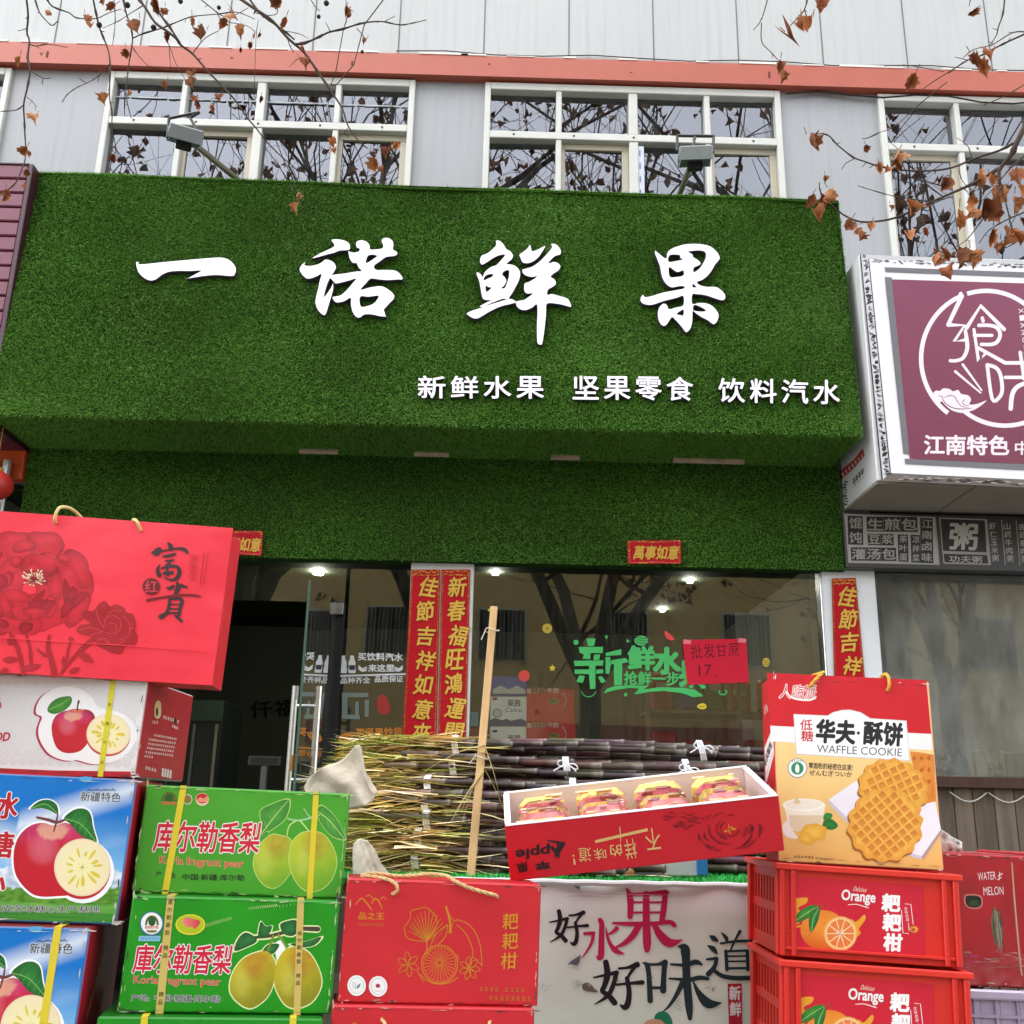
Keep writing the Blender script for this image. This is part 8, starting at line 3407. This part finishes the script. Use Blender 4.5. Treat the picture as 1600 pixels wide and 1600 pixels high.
# ------------------------------------------------------------------ what the stacks stand on
def bench(label, x0, x1, y0, y1, z):
    t = empty("display_bench", ((x0 + x1) / 2, (y0 + y1) / 2, 0), label, "bench", "plank benches under the front stacks")
    dz = lambda x: -math.tan(rad(ROLL)) * (x - (x0 + x1) / 2)
    g = Geo('plank', C(130, 100, 72, .8))
    c, s = math.cos(rad(ROLL)), math.sin(rad(ROLL))
    ax = ((c, 0, -s), (0, 1, 0), (s, 0, c))
    for k in range(4):
        yy = y0 + (y1 - y0) * (k + .5) / 4
        g.obox(((x0 + x1) / 2, yy, z - .0135), ax, ((x1 - x0), (y1 - y0) / 4 - .008, .025), .003)
    g.build("bench_top", t)
    for x in (x0 + .04, x1 - .04):
        for y in (y0 + .04, y1 - .04):
            g = Geo('wood', C(120, 92, 66, .8))
            g.box((x - .022, y - .022, 0), (x + .022, y + .022, z - .029 + dz(x)))
            g.build("leg", t)


def under(ps, dz=0.0):
    """height of a stack's underside at a bench's middle"""
    return float((ps.O + ps.U * ps.W / 2 + ps.N * ps.D / 2)[2]) + dz


bz = under(ps2) - .001
xm = ps2.O[0] + ps2.W / 2
bench("plank bench under the blue apple boxes, below the picture", xm - .30, xm + .27, 1.86, 2.32, bz)
p3m = Pose(-.296, 2.02, .6895, .385, .194, .28, 9.5, ROLL)
xm2 = (p3m.O[0] + psg2.O[0] + psg2.W) / 2
bench("plank bench under the green pear boxes and red gift boxes, below the picture", p3m.O[0] - .03, psg2.O[0] + psg2.W + .04, 1.93, 2.4,
      (under(p3m) + math.tan(rad(ROLL)) * (p3m.O[0] + p3m.W / 2 - xm2)) - .001)
cu = _copy.copy(psC)
cu.O = psC.O + shc
bench("plank bench under the orange-red crates, below the picture", cu.O[0] - .03, .98, 2.18, 2.55, under(cu) - .001)
bench("plank bench under the lilac basket, below the picture", 1.0, 1.6, 2.4, 2.82, under(bp) - .001)

# ================================================================== plane trees of the street
LEAF_OUT = [(0, -1), (.22, -.72), (.62, -.78), (.52, -.42), (1.0, -.22), (.66, .05), (.74, .46), (.36, .36), (.16, .62), (0, 1.05),
            (-.16, .62), (-.36, .36), (-.74, .46), (-.66, .05), (-1.0, -.22), (-.52, -.42), (-.62, -.78), (-.22, -.72)]
BROWN = [C(150, 84, 46), C(128, 68, 38), C(176, 108, 62), C(112, 58, 36), C(164, 98, 70), C(190, 130, 84)]


def add_leaf(g, c, size, rnd, face=None, curl=1.0, simple=False):
    """a dry plane leaf, curled about its midrib"""
    c = np.asarray(c, float)
    n = unit(np.array([rnd.gauss(0, .7), -1 + rnd.gauss(0, .4), rnd.gauss(0, .5)]) if face is None else face)
    up = unit(np.array([rnd.gauss(0, .35), rnd.gauss(0, .3), 1.0]))
    a = unit(np.cross(n, up))
    b = np.cross(a, n)
    sx, sy = size * rnd.uniform(.2, .55), size * .52
    k1, k2 = rnd.uniform(.4, 2.0) * curl, rnd.uniform(-1.0, 1.2) * curl
    col = rnd.choice(BROWN)
    col2 = mix(col, C(206, 150, 104), rnd.uniform(.1, .5))
    if simple:
        pts = [(0, -1), (.9, -.2), (.5, .5), (0, 1), (-.5, .5), (-.9, -.2)]
    else:
        pts = [(x * q, y * q) for (x, y) in LEAF_OUT for q in ((.62 + .38 * .8 / max(.3, math.hypot(x, y))) * rnd.uniform(.82, 1.12),)]
    vs, cs = [], []
    for s in (0.0, .55, 1.0):
        for (x, y) in pts:
            x, y = x * s, y * s
            z = (k1 * abs(x) ** 1.3 + k2 * y * y * .7 + .12 * math.sin(x * 5 + y * 4)) * size * .5
            vs.append(c + a * x * sx + b * (-y) * sy + n * z)
            cs.append(mix(col, col2, s + rnd.uniform(-.3, .3)))
    m = len(pts)
    F = []
    for r_ in range(2):
        for k in range(m):
            k2_ = (k + 1) % m
            if r_ == 0:
                F.append((0, m + k, m + k2_))
            else:
                F.append((m + k, 2 * m + k, 2 * m + k2_, m + k2_))
    g.add(vs, F, cs)
    # stalk
    st = vs[2 * m]
    g.color = C(120, 84, 60)
    g.tube([c + b * sy, c + b * (sy + size * .35) + n * size * .05], size * .012 + .0006, 3, cap=False)


def tree(label, base, seed, limb_pts, limb_r, height, spread, nleaf, lean=(0, 0), lead=3):
    rnd = random.Random(seed)
    t = empty("plane_tree", base, label, "tree")
    tr = Geo('bark', C(118, 112, 98, .7))
    tw = Geo('bark', C(92, 78, 68, .7))
    lf = Geo('leaf')
    base = np.array(base, float)
    fork = base + np.array([lean[0], lean[1], 3.1])
    tr.tube(catmull([base + np.array([0, 0, -.1]), base + np.array([lean[0] * .3, lean[1] * .3, 1.2]), fork], 5, False), [.21, .20, .19, .185, .18, .178, .175, .17, .17, .17, .165], 12)
    tips = []

    def grow(p, d, r_, L, depth):
        if depth == 0 or r_ < .004:
            tips.append((p, d))
            return
        pts, rr = [p], [r_]
        q, dd = p, d
        nseg = 4
        for k in range(nseg):
            dd = unit(dd + np.array([rnd.gauss(0, .13), rnd.gauss(0, .13), rnd.gauss(.03, .1)]))
            q = q + dd * L / nseg
            pts.append(q)
            rr.append(r_ * (1 - .42 * (k + 1) / nseg))
        (tr if r_ > .05 else tw).tube(pts, rr, 7 if r_ > .05 else 5 if r_ > .015 else 4, cap=False)
        if depth <= 3:
            for q_ in pts[2:]:
                tips.append((q_, dd))
        nb = 2 if rnd.random() < .55 else 3
        for k in range(nb):
            ang = rnd.uniform(.25, .75)
            ax = unit(np.cross(dd, rnd.choice([np.array([rnd.gauss(0, 1), rnd.gauss(0, 1), rnd.gauss(0, .5)])])))
            nd = unit(dd * math.cos(ang) + ax * math.sin(ang) * spread + np.array([0, 0, .10]))
            grow(q, nd, rr[-1] * rnd.uniform(.62, .9), L * rnd.uniform(.68, .9), depth - 1)
        if depth > 2:
            for k in range(2):
                i = rnd.randint(1, nseg - 1)
                nd = unit(dd * .5 + np.array([rnd.gauss(0, .6), rnd.gauss(0, .6), rnd.gauss(.2, .3)]))
                grow(pts[i], nd, rr[i] * .4, L * .6, max(1, depth - 2))

    for k in range(lead):
        a = 2 * math.pi * k / lead + rnd.uniform(-.3, .3)
        d = unit(np.array([math.cos(a) * .42, math.sin(a) * .42, 1.0]))
        grow(fork - np.array([0, 0, .05]), d, .125, height * .33, 6)
    global BROWN
    full, BROWN = BROWN, [tuple(q * .42 for q in c_) for c_ in BROWN]      # crown leaves in darker browns, shade painted in so their window reflections stay dark
    for k in range(nleaf):
        p, d = rnd.choice(tips)
        add_leaf(lf, p + np.array([rnd.gauss(0, .06), rnd.gauss(0, .06), -.06]), rnd.uniform(.10, .17), rnd, unit(np.array([rnd.gauss(0, 1), rnd.gauss(0, 1), rnd.gauss(0, 1)])), simple=True)
    BROWN = full
    # the low limb that hangs over the pavement
    limb = None
    if limb_pts:
        limb = catmull([fork + np.array([0, 0, -.3])] + [np.array(q, float) for q in limb_pts], 6, False)
        n = len(limb)
        tr.tube(limb, [limb_r * (1 - .8 * i / n) for i in range(n)], 9)
    return t, tr, tw, lf, limb, rnd


LT = tree("bare plane tree whose twigs and brown leaves hang over the left windows", (-3.2, -1.9, 0), 5,
          [(-2.6, .2, 4.3), (-1.5, 2.0, 5.0), (-.6, 3.3, 5.35), (.2, 4.2, 5.75)], .085, 10.5, .9, 1000, lead=4)
RTt = tree("bare plane tree whose twigs and brown leaf clusters hang over the right-hand sign", (4.7, -1.3, 0), 12,
           [(4.2, .4, 4.0), (3.3, 1.9, 4.7), (2.5, 3.0, 5.0), (1.5, 3.8, 5.6)], .085, 10.5, .9, 1000, lead=4)
MT = tree("bare plane tree standing behind the viewer across the pavement", (1.5, -5.6, 0), 23, None, 0, 11.5, 1.0, 900, lead=4)
MT4 = tree("bare plane tree rising close behind the viewer", (-.8, -3.2, 0), 44, None, 0, 11.0, .95, 1000, lead=4)
MT2 = tree("farther bare plane tree on the opposite pavement", (-5.2, -5.2, 0), 31, None, 0, 7.0, 1.0, 250)
MT3 = tree("bare plane tree on the far right of the street", (7.2, -5.6, 0), 37, None, 0, 7.0, 1.0, 250)


def path3(px, Y0, Y1, rnd, wob=.02):
    n = len(px)
    L = [0]
    for a, b in zip(px[:-1], px[1:]):
        L.append(L[-1] + math.hypot(a[0] - b[0], a[1] - b[1]))
    ph = rnd.uniform(0, 6)
    return [at(x, y, Y0 + (Y1 - Y0) * L[i] / max(1, L[-1]) + wob * math.sin(ph + i * .9)) for i, (x, y) in enumerate(px)]


def twig(T, px, w0, w1, Y0, Y1=None, join=None, knots=True):
    """one hanging twig: widths in photo pixels at its two ends; `join` continues it up to the limb"""
    t, tr, tw, lf, limb, rnd = T
    Y1 = Y0 if Y1 is None else Y1
    P = path3(px, Y0, Y1, rnd)
    k = np.linalg.norm(P[0] - CAM) / FPX * .5
    r0, r1 = w0 * k, w1 * k
    P = catmull(P, 3, False)
    n = len(P)
    rr = [r0 + (r1 - r0) * i / (n - 1) for i in range(n)]
    if knots:
        for i in range(1, n - 1):
            if rnd.random() < .16:
                rr[i] *= 1.5
    if join is not None and limb is not None:
        i = int(join * (len(limb) - 1))
        e = limb[i]
        s = P[0]
        d = unit(P[0] - P[min(3, n - 1)])
        L = np.linalg.norm(e - s)
        J = []
        for k_ in range(1, 9):
            u = k_ / 8
            q = (1 - u) ** 2 * s + 2 * u * (1 - u) * (s + d * L * .45) + u * u * e
            J.append(q + np.array([rnd.gauss(0, .012), rnd.gauss(0, .012), rnd.gauss(0, .012)]) * (u < .95))
        P = J[::-1] + P
        rr = [r0 + (r0 * 1.6 - r0) * (8 - k_) / 8 for k_ in range(8)] + rr
    tw.tube(P, rr, 6)
    # buds
    for i in range(3, len(P) - 1, 4):
        if rnd.random() < .5:
            q = P[i]
            d = unit(np.array([rnd.gauss(0, 1), rnd.gauss(0, .5), rnd.gauss(0, 1)]))
            tw.tube([q, q + d * rnd.uniform(.008, .02)], [rr[i] * .8, rr[i] * .35], 4)


for px, w0, w1, Y, jn in [
    ([(41, -4), (44, 25), (42, 50), (46, 65), (43, 90), (47, 110), (42, 140), (37, 163), (38, 188), (39, 212), (40, 230), (39, 250), (35, 262), (25, 285), (10, 298), (0, 305)], 2.8, 1.2, 3.15, .40),
    ([(46, 69), (57, 72), (75, 69), (105, 74)], 1.6, .9, 3.15, None), ([(47, 110), (67, 122), (80, 122)], 1.6, .8, 3.15, None),
    ([(67, 122), (66, 132)], 1.1, .7, 3.15, None), ([(37, 164), (25, 172), (0, 174)], 1.6, 1, 3.15, None), ([(42, 152), (50, 158), (57, 167)], 1.3, .7, 3.15, None),
    ([(40, 45), (34, 47), (28, 48)], 1.3, .7, 3.15, None),
    ([(54, -4), (61, 18), (72, 32), (82, 40), (90, 32)], 2, .9, 3.3, .45), ([(72, -4), (82, 10), (108, 20), (120, 28), (150, 29), (170, 20), (190, 14)], 2.1, .9, 3.2, .5),
    ([(145, -4), (150, 20), (155, 42), (162, 60), (168, 75), (172, 100), (171, 150), (175, 175), (175, 200), (180, 225), (181, 240)], 2.5, 1, 3.1, .55),
    ([(171, 100), (160, 112), (150, 122), (135, 130), (118, 138), (105, 148), (97, 160)], 1.3, .9, 3.15, None),
    ([(157, 110), (153, 128)], 1, .7, 3.15, None), ([(135, 130), (123, 122)], 1, .7, 3.15, None),
    ([(192, -4), (197, 20), (205, 45), (207, 65), (202, 95), (199, 120), (197, 150), (205, 185)], 2.2, 1, 3.2, .6),
    ([(207, 60), (225, 52), (250, 45), (275, 35), (300, 26), (340, 22), (370, 19), (398, 30)], 1.8, 1, 3.2, None),
    ([(205, 70), (215, 85), (235, 105), (265, 110), (280, 113)], 1.3, .7, 3.2, None),
    ([(178, -4), (180, 25), (179, 45), (176, 70)], 1.2, .7, 3.4, .57),
    ([(215, -4), (227, 12), (242, 35), (260, 48), (275, 60), (282, 70), (302, 85), (325, 112), (350, 137), (370, 160), (387, 185), (400, 200), (417, 222), (442, 247), (467, 270), (458, 290), (455, 300)], 4.0, 1.1, 3.05, .62),
    ([(237, -4), (250, 22), (265, 42), (282, 68)], 3.2, 2.2, 3.1, .66), ([(256, 56), (265, 72), (275, 100), (292, 128)], 1.4, .7, 3.1, None),
    ([(302, 82), (320, 60), (342, 48)], 1.6, .9, 3.1, None), ([(264, 72), (267, 108)], 1, .6, 3.1, None),
    ([(225, 8), (205, 20), (185, 33), (160, 44)], 1.2, .7, 3.2, None),
    ([(310, -4), (325, 8), (350, 26), (370, 22), (388, 12)], 1.6, .9, 3.3, .7), ([(340, 22), (350, 33), (385, 40), (400, 52)], 1.3, .8, 3.3, None),
    ([(372, -4), (400, 15), (425, 32), (450, 60), (475, 82), (495, 110), (517, 142), (535, 170), (544, 197), (562, 222), (575, 232)], 4.6, 1.2, 3.1, .75),
    ([(388, -4), (410, 24), (440, 45), (460, 62)], 3, 2, 3.15, .78),
    ([(462, 69), (477, 67), (500, 57), (515, 50), (537, 45), (562, 37), (582, 34), (600, 34), (625, 39), (645, 36), (666, 31)], 3.2, 1.1, 3.1, None),
    ([(516, 49), (509, 35)], 1.4, .8, 3.1, None), ([(537, 44), (542, 27), (540, -4)], 1.3, 1, 3.1, .85), ([(557, 44), (567, 55), (572, 65)], 1.3, .7, 3.1, None),
    ([(600, 34), (617, 25)], 1.2, .7, 3.1, None), ([(450, 62), (453, 72), (459, 82)], 1.8, 1, 3.1, None), ([(440, 48), (465, 52), (482, 60)], 1.2, .7, 3.1, None),
    ([(484, 92), (466, 92), (452, 105)], 1.2, .7, 3.1, None), ([(400, 20), (415, 24), (432, 22), (434, 12)], 1.4, .8, 3.1, None), ([(484, -4), (492, 10), (500, 17)], 1.2, .7, 3.3, .82),
    ([(397, 152), (400, 60), (404, 30)], .9, .7, 3.2, None), ([(544, 200), (538, 207), (545, 215)], 1, .6, 3.1, None),
]:
    twig(LT, px, w0, w1, Y, None, jn)
for px, w0, w1, Y, jn in [
    ([(1262, -4), (1257, 15), (1247, 27), (1235, 40)], 2, 1.1, 2.9, .92), ([(1257, 15), (1261, 30), (1262, 50)], 1.3, .8, 2.9, None),
    ([(1200, -4), (1190, 30), (1177, 47)], 1.8, .9, 3.1, .97), ([(1190, 36), (1190, 65), (1203, 80), (1216, 94)], 1.5, .9, 3.1, None),
    ([(1517, -4), (1514, 10)], 1, .8, 2.9, .75),
    ([(1570, -4), (1567, 22), (1560, 42), (1557, 55), (1547, 70)], 2.2, 1, 2.9, .72),
    ([(1604, 52), (1575, 65), (1555, 75), (1537, 85), (1512, 94), (1487, 110), (1462, 125), (1442, 139)], 2.4, 1, 2.85, .66), ([(1512, 94), (1492, 89)], 1.2, .8, 2.85, None),
    ([(1604, 50), (1582, 51), (1550, 70), (1522, 77), (1505, 90)], 1.8, .9, 2.95, .66),
    ([(1475, 112), (1437, 105), (1411, 101)], 1, .7, 3.0, None),
    ([(1606, 188), (1590, 220), (1580, 242), (1565, 260), (1560, 275), (1564, 292)], 8.0, 4.0, 2.7, .62),
    ([(1590, 220), (1562, 235), (1525, 247), (1487, 262), (1450, 267), (1412, 266), (1375, 260), (1350, 252), (1332, 245), (1307, 225), (1295, 212), (1280, 209), (1267, 217)], 3.2, 1.3, 2.75, None),
    ([(1337, 247), (1322, 255), (1315, 265)], 1.4, .8, 2.75, None), ([(1352, 255), (1347, 261)], 1.3, .8, 2.75, None),
    ([(1562, 262), (1550, 270), (1520, 287), (1475, 307), (1430, 327), (1400, 340), (1370, 346), (1342, 346), (1317, 335), (1295, 317), (1282, 300), (1280, 285)], 4.2, 1.4, 2.72, None),
    ([(1450, 315), (1417, 310), (1395, 306), (1362, 297), (1340, 290)], 1.6, .9, 2.75, None),
    ([(1472, 306), (1450, 290), (1432, 272), (1420, 250), (1400, 230), (1390, 222)], 1.6, .9, 2.75, None),
    ([(1374, 207), (1357, 215), (1347, 217)], 1.5, .9, 2.8, None), ([(1374, 207), (1400, 196), (1440, 160), (1480, 128)], .9, 1.4, 2.8, None),
    ([(1518, 246), (1512, 228), (1495, 215)], 1.2, .7, 2.75, None), ([(1604, 130), (1570, 150), (1535, 165)], 1.4, .8, 2.9, .6),
    ([(1530, 350), (1510, 375), (1487, 390)], 1.8, .9, 2.7, None), ([(1564, 290), (1550, 320), (1530, 350)], 3, 1.8, 2.7, None),
    ([(1604, 330), (1570, 345), (1545, 360), (1530, 380)], 2, 1, 2.72, .55), ([(1604, 362), (1585, 380), (1560, 392)], 1.6, 1, 2.72, .55),
    ([(1500, 292), (1512, 300), (1518, 318)], 1.4, .8, 2.72, None), ([(1604, 240), (1580, 262), (1562, 282)], 2, 1.6, 2.72, .6),
    ([(1564, 292), (1575, 330), (1582, 365)], 2.4, 1.2, 2.7, None), ([(1325, 340), (1338, 350), (1350, 348)], 1, .7, 2.72, None),
    ([(1498, 255), (1502, 280), (1520, 300)], 1.2, .8, 2.75, None),
]:
    twig(RTt, px, w0, w1, Y, None, jn)

for T, Y, lst in ((LT, 3.05, [(81, 21, 10), (135, 30, 15), (143, 42, 9), (172, 12, 16), (163, 4, 12), (245, 12, 24), (256, 18, 14), (217, 43, 19), (263, 58, 17), (301, 35, 16), (347, 36, 17),
                              (365, 24, 19), (374, 47, 21), (318, 57, 17), (314, 42, 9), (398, 57, 9), (391, 72, 10), (376, 79, 8), (29, 96, 15), (54, 182, 18), (38, 236, 16), (44, 240, 10),
                              (166, 155, 17), (202, 145, 10), (262, 134, 13), (303, 118, 16), (302, 130, 16), (345, 153, 13), (312, 166, 17), (300, 156, 11), (335, 170, 15), (181, 248, 14),
                              (42, 270, 12), (4, 312, 16), (12, 303, 14), (431, 5, 20), (443, 37, 20), (540, 20, 16), (545, 24, 10), (474, 101, 18), (407, 156, 11), (404, 55, 9), (475, 76, 11),
                              (570, 65, 11), (520, 222, 18), (523, 236, 12), (588, 258, 22), (606, 240, 22), (616, 231, 14), (598, 264, 14), (463, 308, 14), (464, 325, 20), (40, 292, 9), (66, 85, 6), (198, 84, 13)]),
                  (RTt, 2.72, [(1235, 57, 36), (1252, 46, 26), (1266, 42, 26), (1282, 9, 20), (1218, 105, 20), (1220, 120, 20), (1514, 20, 22), (1523, 94, 22), (1536, 108, 28), (1548, 82, 18), (1423, 128, 24),
                               (1267, 226, 26), (1353, 232, 11), (1398, 250, 28), (1404, 258, 20), (1375, 267, 19), (1387, 264, 13), (1474, 290, 22), (1264, 315, 22), (1300, 306, 22), (1278, 336, 26), (1282, 318, 22), (1297, 318, 16),
                               (1289, 279, 10), (1326, 352, 20), (1334, 364, 22), (1342, 370, 14), (1392, 325, 10), (1362, 354, 14), (1421, 325, 24), (1421, 372, 24), (1447, 362, 15), (1450, 322, 8),
                               (1533, 280, 26), (1546, 284, 18), (1590, 275, 24), (1598, 302, 28), (1562, 306, 36), (1536, 326, 30), (1558, 338, 32), (1500, 345, 30), (1514, 332, 28), (1522, 316, 20),
                               (1548, 372, 28), (1574, 368, 28), (1560, 384, 22), (1590, 372, 22), (1474, 400, 28), (1496, 404, 28), (1520, 404, 26), (1456, 406, 20), (1481, 424, 22), (1462, 396, 16), (1585, 320, 24), (1604, 350, 24)])):
    t, tr, tw, lf, limb, rnd = T
    for (x, y, s) in lst:
        p = at(x, y, Y - .02 + rnd.uniform(-.03, .03))
        k = np.linalg.norm(p - CAM) / FPX * .96
        add_leaf(lf, p, s * k * 1.2, rnd, unit(np.array([rnd.gauss(0, .6), -1, rnd.gauss(-.35, .4)])))
for (x, y, s) in ((199, 8, 4), (240, 43, 4), (282, 2, 3.5), (510, 5, 4), (498, 26, 3), (566, 81, 2.6), (155, 39, 4), (342, 12, 3)):
    p = at(x, y, 3.1)
    k = np.linalg.norm(p - CAM) / FPX
    LT[2].color = C(74, 66, 62, .7)
    LT[2].lathe(p, [(.0005, -s * k), (s * k * .7, -s * k * .7), (s * k, 0), (s * k * .7, s * k * .7), (.0005, s * k)], 8)
for T in (LT, RTt, MT, MT2, MT3, MT4):
    t, tr, tw, lf, limb, rnd = T
    tr.build("trunk", t, smooth=True)
    tw.build("branches", t, smooth=True)
    lf.build("leaves", t)

# ================================================================== across the street (seen in the glass)
ob = empty("opposite_building", (0, -20, 0), "cream terrace across the street, seen only as a reflection in the glass", "building")
g = Geo('render', C(222, 200, 146, .85))
g.box((-26, -25, -.1), (26, -20, 9.0))
g.box((-26, -25, 9.0), (-4, -20.2, 9.4))
g.build("wall", ob)
g = Geo('matte', C(130, 116, 100, .7))
g.box((-26.2, -25.2, 9.4), (-3.8, -19.8, 9.65))
g.box((-4, -25, 9.0), (26.2, -19.7, 9.25))
g.use('metal', C(170, 70, 60, .7))
g.box((1.6, -20, 3.0), (7.6, -19.6, 3.7))
g.build("roof", ob)
for k in range(13):
    x = -22 + k * 3.7
    for z in (1.0, 5.6):
        g = Geo('frame', C(200, 200, 196))
        g.box((x - .75, -20.02, z - .05), (x + .75, -19.95, z + 1.55))
        g.use('matte', (.03, .033, .035))
        g.box((x - .68, -19.96, z), (x + .68, -19.93, z + 1.48))
        w = g.build("window", ob)
        g = Geo('metal', C(160, 160, 160))
        for j in range(12):
            xx = x - .68 + j * .124
            g.box((xx - .008, -19.9, z), (xx + .008, -19.88, z + 1.48))
        g.build("window_bars", w)
